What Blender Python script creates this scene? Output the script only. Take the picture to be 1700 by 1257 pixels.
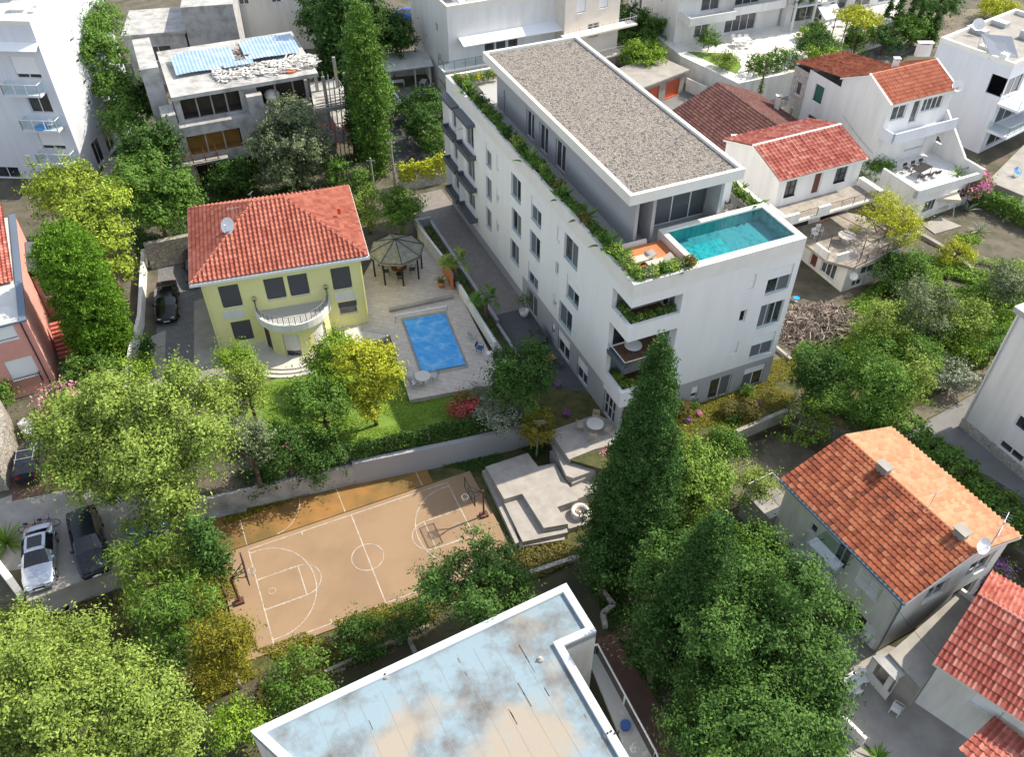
import bpy, bmesh, math, random
import numpy as np
from mathutils import Vector, Matrix
R = math.radians
sc = bpy.context.scene
for o in list(bpy.data.objects): bpy.data.objects.remove(o)
# ------------------------------------------------------------------ camera, sky, sun
CF, CTH, CH = 1420.0, 43.0, 45.3
SUN_EL, SUN_AZ = 46.0, 26.0
cam = bpy.data.objects.new('camera', bpy.data.cameras.new('camera')); sc.collection.objects.link(cam)
cam.location = (0, 0, CH); cam.rotation_euler = (R(90 - CTH), 0, 0)
cam.data.sensor_fit = 'HORIZONTAL'; cam.data.sensor_width = 36.0; cam.data.lens = 36.0 * CF / 1700.0
cam.data.clip_start = 0.5; cam.data.clip_end = 1500
sc.camera = cam
wd = bpy.data.worlds.new("World"); sc.world = wd; wd.use_nodes = True
nt = wd.node_tree; bg = nt.nodes['Background']; sky = nt.nodes.new('ShaderNodeTexSky')
sky.sky_type = 'NISHITA'; sky.sun_disc = False; sky.sun_elevation = R(SUN_EL); sky.sun_rotation = R(90 - SUN_AZ)
hsv = nt.nodes.new('ShaderNodeHueSaturation'); hsv.inputs['Saturation'].default_value = .5; nt.links.new(sky.outputs[0], hsv.inputs['Color']); nt.links.new(hsv.outputs[0], bg.inputs[0]); bg.inputs[1].default_value = 0.15
sd = bpy.data.lights.new('sun', 'SUN'); so = bpy.data.objects.new('sun', sd); sc.collection.objects.link(so)
sd.energy = 3.5; sd.angle = R(0.5); sd.color = (1.0, 0.90, 0.74)
sv = Vector((math.cos(R(SUN_AZ)) * math.cos(R(SUN_EL)), math.sin(R(SUN_AZ)) * math.cos(R(SUN_EL)), math.sin(R(SUN_EL))))
so.rotation_euler = (-sv).to_track_quat('-Z', 'Y').to_euler(); so.location = sv * 90
sc.view_settings.view_transform = 'Standard'; sc.view_settings.look = 'None'
sc.view_settings.exposure = 0.88; sc.view_settings.gamma = 1
sc.render.engine = 'CYCLES'; sc.render.resolution_x = 1024; sc.render.resolution_y = 758
# ------------------------------------------------------------------ geometry helpers
rng = np.random.default_rng(7); random.seed(7)
_th = R(CTH); FW = Vector((0, math.cos(_th), -math.sin(_th))); DN = Vector((0, -math.sin(_th), -math.cos(_th)))
CP = Vector((0, 0, CH))
def ray(x, y): return Vector((x - 850, 0, 0)) + DN * (y - 628.5) + FW * CF
def U(x, y, z=0.0):
    v = ray(x, y); return CP + v * ((z - CH) / v.z)
def V2(p): return Vector((p[0], p[1], 0))
def V(x, y, z=0): return Vector((x, y, z))
class MB:
    def __init__(s): s.v = []; s.f = []
    def face(s, *p):
        k = len(s.v); s.v += [tuple(q) for q in p]; s.f.append(tuple(range(k, k + len(p))))
        return s
    def grid(s, rows, close=False):
        k = len(s.v); m = len(rows[0])
        for r in rows: s.v += [tuple(q) for q in r]
        for i in range(len(rows) - 1):
            for j in range(m - (0 if close else 1)):
                j2 = (j + 1) % m
                s.f.append((k + i * m + j, k + i * m + j2, k + (i + 1) * m + j2, k + (i + 1) * m + j))
        return s
    def box(s, o, a, b, c):
        o = Vector(o); a = Vector(a); b = Vector(b); c = Vector(c)
        if a.cross(b).dot(c) < 0: a, b = b, a
        p = [o, o + a, o + a + b, o + b, o + c, o + a + c, o + a + b + c, o + b + c]
        k = len(s.v); s.v += [tuple(q) for q in p]
        s.f += [tuple(k + i for i in f) for f in ((3, 2, 1, 0), (4, 5, 6, 7), (0, 1, 5, 4), (1, 2, 6, 5), (2, 3, 7, 6), (3, 0, 4, 7))]
        return s
    def cbox(s, c, u, w, d, h):      # centred in plan, base at c.z
        c = Vector(c); u = V2(u).normalized(); v = Vector((-u.y, u.x, 0))
        return s.box(c - u * w / 2 - v * d / 2, u * w, v * d, Vector((0, 0, h)))
    def prism(s, pts, z0, z1, cap=True):
        a = sum(pts[i][0] * pts[(i + 1) % len(pts)][1] - pts[(i + 1) % len(pts)][0] * pts[i][1] for i in range(len(pts)))
        if a < 0: pts = pts[::-1]
        n = len(pts); k = len(s.v)
        s.v += [(p[0], p[1], z0) for p in pts] + [(p[0], p[1], z1) for p in pts]
        s.f += [(k + i, k + (i + 1) % n, k + n + (i + 1) % n, k + n + i) for i in range(n)]
        if cap: s.f += [tuple(k + n + i for i in range(n)), tuple(k + i for i in reversed(range(n)))]
        return s
    def tube(s, a, b, r, r2=None, n=6):
        a = Vector(a); b = Vector(b); r2 = r if r2 is None else r2; d = (b - a)
        if d.length < 1e-6: return s
        d.normalize(); t = Vector((0, 0, 1)) if abs(d.z) < .9 else Vector((1, 0, 0)); p = d.cross(t).normalized(); q = d.cross(p)
        k = len(s.v)
        for c, rr in ((a, r), (b, r2)):
            for i in range(n):
                g = 2 * math.pi * i / n; s.v.append(tuple(c + (p * math.cos(g) + q * math.sin(g)) * rr))
        s.f += [(k + i, k + (i + 1) % n, k + n + (i + 1) % n, k + n + i) for i in range(n)]
        s.f += [tuple(k + i for i in reversed(range(n))), tuple(k + n + i for i in range(n))]
        return s
    def path(s, pts, r, n=6):
        for a, b in zip(pts[:-1], pts[1:]): s.tube(a, b, r, n=n)
        return s
    def lathe(s, c, prof, n=16):     # prof (r,z)
        c = Vector(c); rows = []
        for r, z in prof: rows.append([c + Vector((r * math.cos(2 * math.pi * i / n), r * math.sin(2 * math.pi * i / n), z)) for i in range(n)])
        return s.grid(rows, True)
    def cyl(s, c, r, h, n=20): return s.lathe(c, [(0.001, 0), (r, 0), (r, h), (0.001, h)], n)
    def ring(s, c, r, t, ax=Vector((0, 0, 1)), n=20, m=6):
        ax = ax.normalized(); h = Vector((0, 0, 1)) if abs(ax.z) < .9 else Vector((1, 0, 0)); p = ax.cross(h).normalized(); q = ax.cross(p); rows = []
        for i in range(n + 1):
            g = 2 * math.pi * i / n; d = p * math.cos(g) + q * math.sin(g)
            rows.append([Vector(c) + d * (r + t * math.cos(2 * math.pi * j / m)) + ax * t * math.sin(2 * math.pi * j / m) for j in range(m)])
        return s.grid(rows, True)
    def build(s, name, mat, parent=None, smooth=False):
        me = bpy.data.meshes.new(name); off = wl(parent) if parent else Vector((0, 0, 0))
        me.from_pydata([(a - off.x, b - off.y, c - off.z) for a, b, c in s.v], [], s.f)
        return link(name, me, mat, parent, smooth)
def wl(o):
    p = Vector((0, 0, 0))
    while o: p += o.location; o = o.parent
    return p
def link(name, me, mat, parent=None, smooth=False):
    if mat: me.materials.append(mat)
    o = bpy.data.objects.new(name, me); sc.collection.objects.link(o); o.parent = parent
    if smooth: me.polygons.foreach_set('use_smooth', [True] * len(me.polygons))
    me.update(); return o
def tag(o, label=None, cat=None, group=None, kind=None):
    for k, v in (('label', label), ('category', cat), ('group', group), ('kind', kind)):
        if v: o[k] = v
    return o
def thing(name, label, cat, loc=(0, 0, 0), group=None):
    o = bpy.data.objects.new(name, None); sc.collection.objects.link(o); o.location = loc; o.empty_display_size = .3
    return tag(o, label, cat, group)
def struct(name, mb, mat, smooth=False): return tag(mb.build(name, mat, None, smooth), kind='structure')
KIDS = {}
def dup(o, label=None, loc=None, rz=None, s=None, parent=None, group=None):
    c = o.copy(); sc.collection.objects.link(c); c.parent = parent
    for ch in [q for q in sc.collection.objects if q.parent == o]: dup(ch, parent=c)
    if label: c['label'] = label
    if group: c['group'] = group
    if loc is not None: c.location = loc
    if rz is not None: c.rotation_euler = (0, 0, rz)
    if s is not None: c.scale = (s, s, s) if not isinstance(s, tuple) else s
    return c
class Face:                      # vertical plane; p0 -> p1 runs left to right seen from outside
    def __init__(s, p0, p1):
        s.p0 = V2(p0); d = V2(p1) - s.p0; s.W = d.length; s.u = d.normalized(); s.n = Vector((s.u.y, -s.u.x, 0))
    def pt(s, a, z, d=0.0): return s.p0 + s.u * a + s.n * d + Vector((0, 0, z))
    def hit(s, x, y):
        v = ray(x, y); t = (s.p0 - V2(CP)).dot(s.n) / v.dot(s.n); q = CP + v * t
        return (q - s.p0).dot(s.u), q.z
def wall_mesh(mb, F, z0, z1, holes=(), depth=.2, s0=0, s1=None):
    s1 = F.W if s1 is None else s1
    hs = []
    for h in holes:
        a, b, c, d = max(h[0], s0 + .02), min(h[1], s1 - .02), max(h[2], z0 + .01), min(h[3], z1 - .02)
        if b - a > .05 and d - c > .05: hs.append((a, b, c, d))
    S = sorted({s0, s1} | {h[0] for h in hs} | {h[1] for h in hs}); Z = sorted({z0, z1} | {h[2] for h in hs} | {h[3] for h in hs})
    for i in range(len(S) - 1):
        for j in range(len(Z) - 1):
            ms = (S[i] + S[i + 1]) / 2; mz = (Z[j] + Z[j + 1]) / 2
            if any(h[0] < ms < h[1] and h[2] < mz < h[3] for h in hs): continue
            mb.face(F.pt(S[i], Z[j]), F.pt(S[i + 1], Z[j]), F.pt(S[i + 1], Z[j + 1]), F.pt(S[i], Z[j + 1]))
    for a, b, c, d in hs:
        for p, q in (((a, c), (b, c)), ((b, c), (b, d)), ((b, d), (a, d)), ((a, d), (a, c))):
            mb.face(F.pt(*p), F.pt(*q), F.pt(*q, -depth), F.pt(*p, -depth))
def window(F, a, b, z0, z1, parent, fm, gm, depth=.16, n=2, shut=0.0, sm=None, name='window', sill=True, bars=0, curtain=False, doors=None):
    mb = MB(); t = .07; d0 = -depth
    def bar(x0, x1, y0, y1, dd=.05): mb.box(F.pt(x0, y0, d0 - .02), F.u * (x1 - x0), F.n * dd, Vector((0, 0, y1 - y0)))
    bar(a, a + t, z0, z1); bar(b - t, b, z0, z1); bar(a + t, b - t, z0, z0 + t); bar(a + t, b - t, z1 - t, z1)
    for i in range(1, n):
        x = a + (b - a) * i / n; bar(x - .04, x + .04, z0 + t, z1 - t, .055)
    for i in range(bars):
        z = z0 + (z1 - z0) * (i + 1) / (bars + 1); bar(a + t, b - t, z - .02, z + .02, .045)
    if sill: mb.box(F.pt(a + .01, z0 + .002, -depth + .035), F.u * (b - a - .02), F.n * (depth + .02), Vector((0, 0, .04)))
    w = mb.build(name, fm, parent)
    g = MB(); g.face(F.pt(a + .01, z0 + .01, d0), F.pt(b - .01, z0 + .01, d0), F.pt(b - .01, z1 - .01, d0), F.pt(a + .01, z1 - .01, d0)); g.build('pane', gm, w)
    if curtain:
        c = MB(); m = 22; lo = a + (b - a) * random.choice([0, .5, .45]); hi = b
        if random.random() < .35: lo = a; hi = (a + b) / 2
        c.grid([[F.pt(lo + .06 + (hi - lo - .12) * i / m, z, d0 + .012 + (.012 if i % 2 else 0)) for i in range(m + 1)] for z in (z0 + .08, z1 - .08)]); c.build('curtain', M['curtain'], w)
    if shut > 0:
        s = MB(); zz = z1 - (z1 - z0) * shut; s.box(F.pt(a + .02, zz, d0 + .04), F.u * (b - a - .04), F.n * .05, Vector((0, 0, z1 - zz - .01)))
        k = int((z1 - zz) / .09)
        for i in range(k): s.box(F.pt(a + .02, zz + i * .09 + .01, d0 + .088), F.u * (b - a - .04), F.n * .012, Vector((0, 0, .07)))
        s.build('roller_shutter', sm or M['shutter_white'], w)
    if doors:
        s = MB(); hw = (b - a) / 2
        for x in (a - hw - .02, b + .02):
            s.box(F.pt(x, z0, .01), F.u * hw, F.n * .04, Vector((0, 0, z1 - z0)))
            for i in range(int((z1 - z0) / .12)): s.box(F.pt(x + .06, z0 + .05 + i * .12, .05), F.u * (hw - .12), F.n * .015, Vector((0, 0, .06)))
        s.build('shutter', doors, w)
    return w
def rect3(pa, pb, pc, z):
    a = U(*pa, z); b = U(*pb, z); c = U(*pc, z); u = V2(b - a).normalized(); v = Vector((-u.y, u.x, 0))
    return V2(a), u, (V2(b) - V2(a)).length, (V2(c) - V2(a)).dot(v), v
def tile_slope(name, pts, mat, parent, per=.3, row=.4, amp=.045, thick=.1, sub=4):
    pts = [Vector(p) for p in pts]; u = (pts[1] - pts[0]).normalized(); n = (pts[1] - pts[0]).cross(pts[2] - pts[0]).normalized()
    v = n.cross(u); q = [((p - pts[0]).dot(u), (p - pts[0]).dot(v)) for p in pts]
    a0 = min(t[0] for t in q); a1 = max(t[0] for t in q); b1 = max(t[1] for t in q)
    nc = int(math.ceil((a1 - a0) / per)); nr = int(math.ceil(b1 / row)); A = np.arange(nc * sub + 1) / sub
    prof = 1.35 * amp * (1 + np.cos((A % 1.0) * 2 * np.pi))
    B = []; Lf = []
    for r in range(nr): B += [r * row, (r + 1) * row]; Lf += [.05, .0]
    verts = []; off = wl(parent)
    for bb, lf in zip(B, Lf):
        for k, aa in enumerate(A):
            p = pts[0] - off + u * (a0 + aa * per) + v * (bb - .001 * (lf > 0)) + n * (float(prof[k]) + lf + .03); verts.append(tuple(p))
    m = len(A); faces = []; uv = []
    for i in range(len(B) - 1):
        for j in range(m - 1):
            faces.append((i * m + j, i * m + j + 1, (i + 1) * m + j + 1, (i + 1) * m + j)); uv.append(((j // sub) + .5, (i // 2) + .5))
    me = bpy.data.meshes.new(name); me.from_pydata(verts, [], faces)
    ul = me.uv_layers.new(name='UVMap'); arr = np.repeat(np.array(uv, dtype=np.float32), 4, axis=0).ravel(); ul.data.foreach_set('uv', arr)
    bm = bmesh.new(); bm.from_mesh(me)
    for i in range(len(pts)):
        p = pts[i] - off; e = (pts[(i + 1) % len(pts)] - pts[i]).normalized(); pn = e.cross(n)
        bmesh.ops.bisect_plane(bm, geom=bm.verts[:] + bm.edges[:] + bm.faces[:], plane_co=p, plane_no=pn, clear_outer=True)
    bm.to_mesh(me); bm.free()
    o = link(name, me, mat, parent, False)
    return o
def slab_poly(mb, pts, t):         # thick 3D polygon, thickness downwards
    pts = [Vector(p) for p in pts]; lo = [p - Vector((0, 0, t)) for p in pts]; n = len(pts)
    mb.face(*pts); mb.face(*reversed(lo))
    for i in range(n): mb.face(lo[i], lo[(i + 1) % n], pts[(i + 1) % n], pts[i])
# ------------------------------------------------------------------ materials
M = {}
def mat(name, col, rough=.8, metal=0, noise=0, nscale=3.0, col2=None, bump=0, bscale=30.0, spec=.5, coord='Object', detail=6, thr=None, rnd=0, trans=0, streak=0):
    m = bpy.data.materials.new(name); m.use_nodes = True; N = m.node_tree.nodes; L = m.node_tree.links; b = N['Principled BSDF']
    b.inputs['Base Color'].default_value = (*col, 1); b.inputs['Roughness'].default_value = rough; b.inputs['Metallic'].default_value = metal
    b.inputs['Specular IOR Level'].default_value = spec
    tc = N.new('ShaderNodeNewGeometry') if coord == 'World' else N.new('ShaderNodeTexCoord')
    co = tc.outputs['Position'] if coord == 'World' else tc.outputs[coord]
    out = None
    if streak: mpp = N.new('ShaderNodeMapping'); mpp.inputs['Scale'].default_value = (1, 1, streak); L.new(co, mpp.inputs[0]); co = mpp.outputs[0]
    if col2 is not None:
        nz = N.new('ShaderNodeTexNoise'); nz.inputs['Scale'].default_value = nscale; nz.inputs['Detail'].default_value = detail; nz.inputs['Roughness'].default_value = .6
        L.new(co, nz.inputs['Vector']); cr = N.new('ShaderNodeValToRGB'); t0, t1 = thr or (.35, .65)
        cr.color_ramp.elements[0].position = t0; cr.color_ramp.elements[1].position = t1
        cr.color_ramp.elements[0].color = (*col, 1); cr.color_ramp.elements[1].color = (*col2, 1)
        L.new(nz.outputs[0], cr.inputs[0]); L.new(cr.outputs[0], b.inputs['Base Color']); out = cr.outputs[0]
    if rnd:
        g = N.new('ShaderNodeNewGeometry'); hs = N.new('ShaderNodeHueSaturation'); mr = N.new('ShaderNodeMapRange')
        mr.inputs[3].default_value = 1 - rnd; mr.inputs[4].default_value = 1 + rnd; L.new(g.outputs['Random Per Island'], mr.inputs[0]); L.new(mr.outputs[0], hs.inputs['Value'])
        hs.inputs['Color'].default_value = (*col, 1)
        if out: L.new(out, hs.inputs['Color'])
        L.new(hs.outputs[0], b.inputs['Base Color']); out = hs.outputs[0]
    if trans:
        tr = N.new('ShaderNodeBsdfTranslucent'); mx = N.new('ShaderNodeMixShader'); mx.inputs[0].default_value = trans
        if out: L.new(out, tr.inputs[0])
        else: tr.inputs[0].default_value = (*col, 1)
        L.new(b.outputs[0], mx.inputs[1]); L.new(tr.outputs[0], mx.inputs[2]); L.new(mx.outputs[0], N['Material Output'].inputs[0])
    if bump:
        n2 = N.new('ShaderNodeTexNoise'); n2.inputs['Scale'].default_value = bscale; n2.inputs['Detail'].default_value = 4; L.new(co, n2.inputs['Vector'])
        bp = N.new('ShaderNodeBump'); bp.inputs['Strength'].default_value = bump; bp.inputs['Distance'].default_value = .05
        L.new(n2.outputs[0], bp.inputs['Height']); L.new(bp.outputs[0], b.inputs['Normal'])
    M[name] = m; return m
def nodes(name): m = M[name]; return m.node_tree.nodes, m.node_tree.links
def tilemat(name, cols, rough=.85):
    m = bpy.data.materials.new(name); m.use_nodes = True; N = m.node_tree.nodes; L = m.node_tree.links; b = N['Principled BSDF']; b.inputs['Roughness'].default_value = rough
    b.inputs['Specular IOR Level'].default_value = .25
    tc = N.new('ShaderNodeTexCoord'); wn = N.new('ShaderNodeTexWhiteNoise'); wn.noise_dimensions = '2D'; L.new(tc.outputs['UV'], wn.inputs['Vector'])
    nz = N.new('ShaderNodeTexNoise'); nz.inputs['Scale'].default_value = .45; nz.inputs['Detail'].default_value = 5; L.new(tc.outputs['Object'], nz.inputs['Vector'])
    ad = N.new('ShaderNodeMath'); ad.operation = 'MULTIPLY_ADD'; ad.inputs[1].default_value = .55; L.new(wn.outputs['Value'], ad.inputs[0])
    m2 = N.new('ShaderNodeMath'); m2.operation = 'MULTIPLY'; m2.inputs[1].default_value = .45; L.new(nz.outputs[0], m2.inputs[0]); L.new(m2.outputs[0], ad.inputs[2])
    cr = N.new('ShaderNodeValToRGB'); e = cr.color_ramp.elements
    for i, c in enumerate(cols):
        t = .15 + .7 * i / (len(cols) - 1)
        if i < 2: e[i].position = t; e[i].color = (*c, 1)
        else: x = e.new(t); x.color = (*c, 1)
    L.new(ad.outputs[0], cr.inputs[0]); L.new(cr.outputs[0], b.inputs['Base Color'])
    n2 = N.new('ShaderNodeTexNoise'); n2.inputs['Scale'].default_value = 25; L.new(tc.outputs['Object'], n2.inputs['Vector']); bp = N.new('ShaderNodeBump'); bp.inputs['Strength'].default_value = .3; bp.inputs['Distance'].default_value = .02
    L.new(n2.outputs[0], bp.inputs['Height']); L.new(bp.outputs[0], b.inputs['Normal']); M[name] = m
def brickmat(name, c1, c2, mortar, sx, sy, rough=.85, msize=.02, rot=0.0, coord='Object'):
    m = bpy.data.materials.new(name); m.use_nodes = True; N = m.node_tree.nodes; L = m.node_tree.links; b = N['Principled BSDF']; b.inputs['Roughness'].default_value = rough
    tc = N.new('ShaderNodeTexCoord'); mp = N.new('ShaderNodeMapping'); mp.inputs['Rotation'].default_value = (0, 0, rot); L.new(tc.outputs[coord], mp.inputs[0])
    br = N.new('ShaderNodeTexBrick'); br.inputs['Color1'].default_value = (*c1, 1); br.inputs['Color2'].default_value = (*c2, 1); br.inputs['Mortar'].default_value = (*mortar, 1)
    br.inputs['Scale'].default_value = 1; br.inputs['Brick Width'].default_value = sx; br.inputs['Row Height'].default_value = sy; br.inputs['Mortar Size'].default_value = msize
    L.new(mp.outputs[0], br.inputs['Vector'])
    nz = N.new('ShaderNodeTexNoise'); nz.inputs['Scale'].default_value = 2.0; nz.inputs['Detail'].default_value = 8; L.new(tc.outputs['Object'], nz.inputs['Vector'])
    mr = N.new('ShaderNodeMapRange'); mr.inputs[3].default_value = .75; mr.inputs[4].default_value = 1.2; L.new(nz.outputs[0], mr.inputs[0])
    hs = N.new('ShaderNodeHueSaturation'); L.new(br.outputs[0], hs.inputs['Color']); L.new(mr.outputs[0], hs.inputs['Value']); L.new(hs.outputs[0], b.inputs['Base Color'])
    bp = N.new('ShaderNodeBump'); bp.inputs['Strength'].default_value = .4; bp.inputs['Distance'].default_value = .02; L.new(br.outputs['Fac'], bp.inputs['Height']); bp.invert = True; L.new(bp.outputs[0], b.inputs['Normal'])
    M[name] = m; return m
W = 'World'
mat('render_white', (.81, .81, .80), .75, col2=(.755, .755, .745), nscale=.9, streak=.15, bump=.08, bscale=60)
mat('render_grey', (.40, .405, .42), .8, col2=(.36, .365, .38), nscale=.4, bump=.08, bscale=60)
mat('coping', (.78, .76, .71), .6, col2=(.73, .71, .665), nscale=1)
mat('white_wall', (.76, .76, .755), .8, col2=(.63, .62, .60), nscale=1.1, streak=.12, bump=.1, bscale=40, thr=(.4, .75))
mat('old_white', (.76, .75, .71), .85, col2=(.55, .53, .48), nscale=1.2, streak=.15, bump=.2, bscale=30, thr=(.45, .8))
mat('cool_white', (.70, .73, .80), .7, col2=(.62, .65, .71), nscale=.9, streak=.12)
mat('stair_cream', (.74, .68, .60), .8, col2=(.68, .62, .55), nscale=.6)
mat('yellow_wall', (.84, .81, .40), .8, col2=(.80, .77, .36), nscale=.6, bump=.08, bscale=60)
mat('pink_wall', (.72, .36, .30), .85, col2=(.64, .31, .26), nscale=.7, bump=.1)
mat('red_wall', (.52, .16, .12), .85, col2=(.42, .13, .10), nscale=.7)
mat('raw_concrete', (.46, .46, .455), .9, col2=(.22, .215, .21), nscale=.8, bump=.35, bscale=15, thr=(.42, .72), detail=10)
mat('light_concrete', (.37, .35, .32), .85, col2=(.27, .255, .235), nscale=.7, bump=.15, bscale=20, detail=9)
mat('dark_inside', (.05, .045, .04), .9, col2=(.09, .07, .05), nscale=1.2)  # shade of open rooms put into the colour; also serves soil and tar
mat('ochre_wall', (.40, .22, .06), .9, col2=(.30, .16, .04), nscale=1)
mat('patio_concrete', (.40, .375, .345), .8, col2=(.31, .29, .27), nscale=1.3, bump=.1, bscale=25, detail=8)
mat('asphalt', (.085, .088, .095), .95, col2=(.06, .062, .066), nscale=.8, bump=.3, bscale=80)
mat('driveway_grey', (.105, .108, .118), .9, col2=(.08, .083, .09), nscale=.5, bump=.1, bscale=50)
mat('road_grey', (.22, .22, .22), .9, col2=(.17, .17, .17), nscale=.5, bump=.2, bscale=60)
mat('soil', (.15, .125, .10), .95, col2=(.065, .07, .04), nscale=.6, bump=.6, bscale=8, coord=W, detail=10)
mat('lower_soil', (.10, .085, .05), .95, col2=(.045, .05, .025), nscale=.35, bump=.6, bscale=6, coord=W, detail=10)
mat('dry_field', (.24, .20, .165), .95, col2=(.11, .11, .07), nscale=.5, bump=.6, bscale=8, coord=W, detail=10)
mat('lawn', (.18, .28, .04), .9, col2=(.13, .23, .03), nscale=1.2, bump=.7, bscale=40, coord=W)
mat('garden_grass', (.12, .105, .03), .9, col2=(.04, .055, .016), nscale=1.1, bump=.8, bscale=14, coord=W, detail=9)
mat('court', (.32, .215, .13), .8, col2=(.25, .165, .10), nscale=.35, thr=(.4, .75), bump=.12, bscale=120, detail=10)
mat('court_old', (.34, .17, .05), .9, col2=(.16, .11, .035), nscale=.45, bump=.3, bscale=30, detail=10, coord=W)
mat('line_white', (.56, .51, .45), .8, col2=(.36, .29, .23), nscale=2.5)
mat('gravel', (.50, .46, .43), .95)
mat('pool_deck', (.5, .45, .40), .75, col2=(.50, .45, .41), nscale=1.2, bump=.05)
mat('terrace_white', (.63, .60, .56), .8, col2=(.54, .51, .47), nscale=.7)
mat('cover_blue', (.03, .33, .76), .25, col2=(.22, .52, .80), nscale=1.1, thr=(.5, .72))  # paler noise patches stand in for bright light on the pool cover
mat('wood_deck', (.56, .22, .09), .7, col2=(.48, .18, .07), nscale=2)
mat('dark_wood', (.16, .08, .04), .7, col2=(.11, .055, .03), nscale=3)
mat('pale_wood', (.45, .32, .20), .7)
mat('frame_white', (.78, .78, .78), .45)
mat('frame_aqua', (.50, .58, .60), .35)
mat('frame_grey', (.30, .32, .34), .4, metal=.3)
mat('curtain', (.13, .14, .15), .9)
mat('shutter_white', (.80, .81, .82), .6)
mat('shutter_grey', (.085, .088, .10), .7)
mat('shutter_green', (.03, .12, .09), .6)
mat('shutter_brown', (.12, .04, .025), .6)
mat('red_door', (.50, .10, .045), .6)
mat('dark_metal', (.03, .03, .035), .45, metal=.4)
mat('anthracite', (.10, .11, .125), .5)
mat('rust_metal', (.13, .06, .045), .7, metal=.3)
mat('galv', (.48, .50, .52), .5, metal=.4)
mat('white_metal', (.78, .79, .80), .4)
mat('gutter', (.16, .21, .28), .5, metal=.3)
mat('plastic_white', (.80, .80, .80), .4)
mat('wicker', (.42, .36, .27), .8)
mat('wicker_dark', (.09, .085, .085), .7)
mat('fabric_beige', (.55, .50, .42), .9)
mat('fabric_dark', (.06, .065, .075), .9)
mat('fabric_blue', (.04, .10, .30), .8)
mat('awning', (.80, .82, .84), .8)
mat('terracotta', (.55, .20, .09), .8)
mat('pot_white', (.75, .74, .70), .6)
mat('bark', (.17, .12, .085), .95, col2=(.09, .07, .05), nscale=4, bump=.6, bscale=12)
mat('pale_bark', (.42, .39, .35), .95, col2=(.25, .22, .19), nscale=5, bump=.5, bscale=12)
mat('rubber', (.02, .02, .02), .8)
mat('tile_grey', (.42, .42, .41), .6)
mat('sheet_blue', (.30, .44, .60), .45, metal=.2, col2=(.50, .58, .64), nscale=.7, thr=(.45, .7))
mat('sheet_pale', (.62, .62, .60), .6, col2=(.32, .27, .22), nscale=1.5, thr=(.5, .7))
mat('gazebo_roof', (.27, .27, .22), .7, col2=(.15, .155, .125), nscale=2.5)
mat('debris', (.38, .32, .28), .95, col2=(.13, .10, .08), nscale=2, rnd=.75)
mat('terrace_tan', (.38, .345, .30), .9, col2=(.24, .215, .19), nscale=1.2, bump=.2)
mat('solar', (.5, .52, .55), .25, metal=.6)
mat('glass_dark', (.015, .02, .024), .05, col2=(.06, .07, .08), nscale=.8, thr=(.4, .7), spec=.9)
mat('aged_white', (.62, .66, .68), .8, col2=(.42, .47, .50), nscale=.8, thr=(.45, .75), detail=9)
mat('glass_house', (.05, .055, .06), .12, col2=(.10, .11, .12), nscale=.8, spec=.7)
mat('glass_loggia', (.10, .12, .13), .08, spec=.8)
mat('path_brown', (.15, .085, .065), .9, col2=(.11, .065, .05), nscale=1)
mat('car_silver', (.55, .60, .68), .25, metal=.75)
mat('car_dark', (.028, .033, .042), .22, metal=.3)
mat('car_black', (.008, .008, .009), .15)
mat('car_blue', (.04, .10, .32), .3, metal=.4)
mat('car_glass', (.008, .009, .011), .05, spec=.9)
mat('lamp_red', (.45, .01, .01), .3)
mat('lamp_clear', (.7, .72, .75), .15)
mat('ember', (.05, .02, .015), .9)
mat('flat_white_roof', (.66, .66, .64), .8, col2=(.5, .5, .49), nscale=.8)
tilemat('tile_villa', [(.25, .068, .048), (.36, .12, .085), (.46, .18, .13)])
tilemat('tile_orange', [(.36, .12, .07), (.50, .18, .11), (.56, .24, .15)])
tilemat('tile_red', [(.26, .06, .05), (.42, .13, .10), (.58, .28, .22)])
tilemat('tile_old', [(.10, .04, .03), (.26, .075, .04), (.36, .115, .06), (.44, .20, .11)])  # darkened: shading of the right house's near slope put into the colour
tilemat('tile_sunlit', [(.44, .20, .11), (.54, .28, .165), (.60, .37, .23)])  # lightened tile copy: sunlight on the right house's far slope put into colour
tilemat('tile_brown', [(.09, .045, .045), (.15, .07, .065), (.24, .12, .10)])
brickmat('paver_grey', (.16, .16, .17), (.20, .20, .21), (.10, .10, .10), .4, .22, rot=.3)
brickmat('paver_deck', (.52, .47, .42), (.58, .53, .48), (.36, .32, .28), .9, .45, msize=.012, rot=.25)
brickmat('paver_drive', (.10, .103, .112), (.115, .118, .128), (.075, .077, .085), .6, .3, msize=.012, rot=-1.16)
brickmat('paver_light', (.22, .20, .19), (.25, .225, .21), (.15, .135, .125), .5, .25, msize=.012, rot=-1.16)
brickmat('pool_blue', (.012, .13, .24), (.02, .17, .30), (.03, .20, .32), .16, .16, rough=.4, msize=.01)
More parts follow.
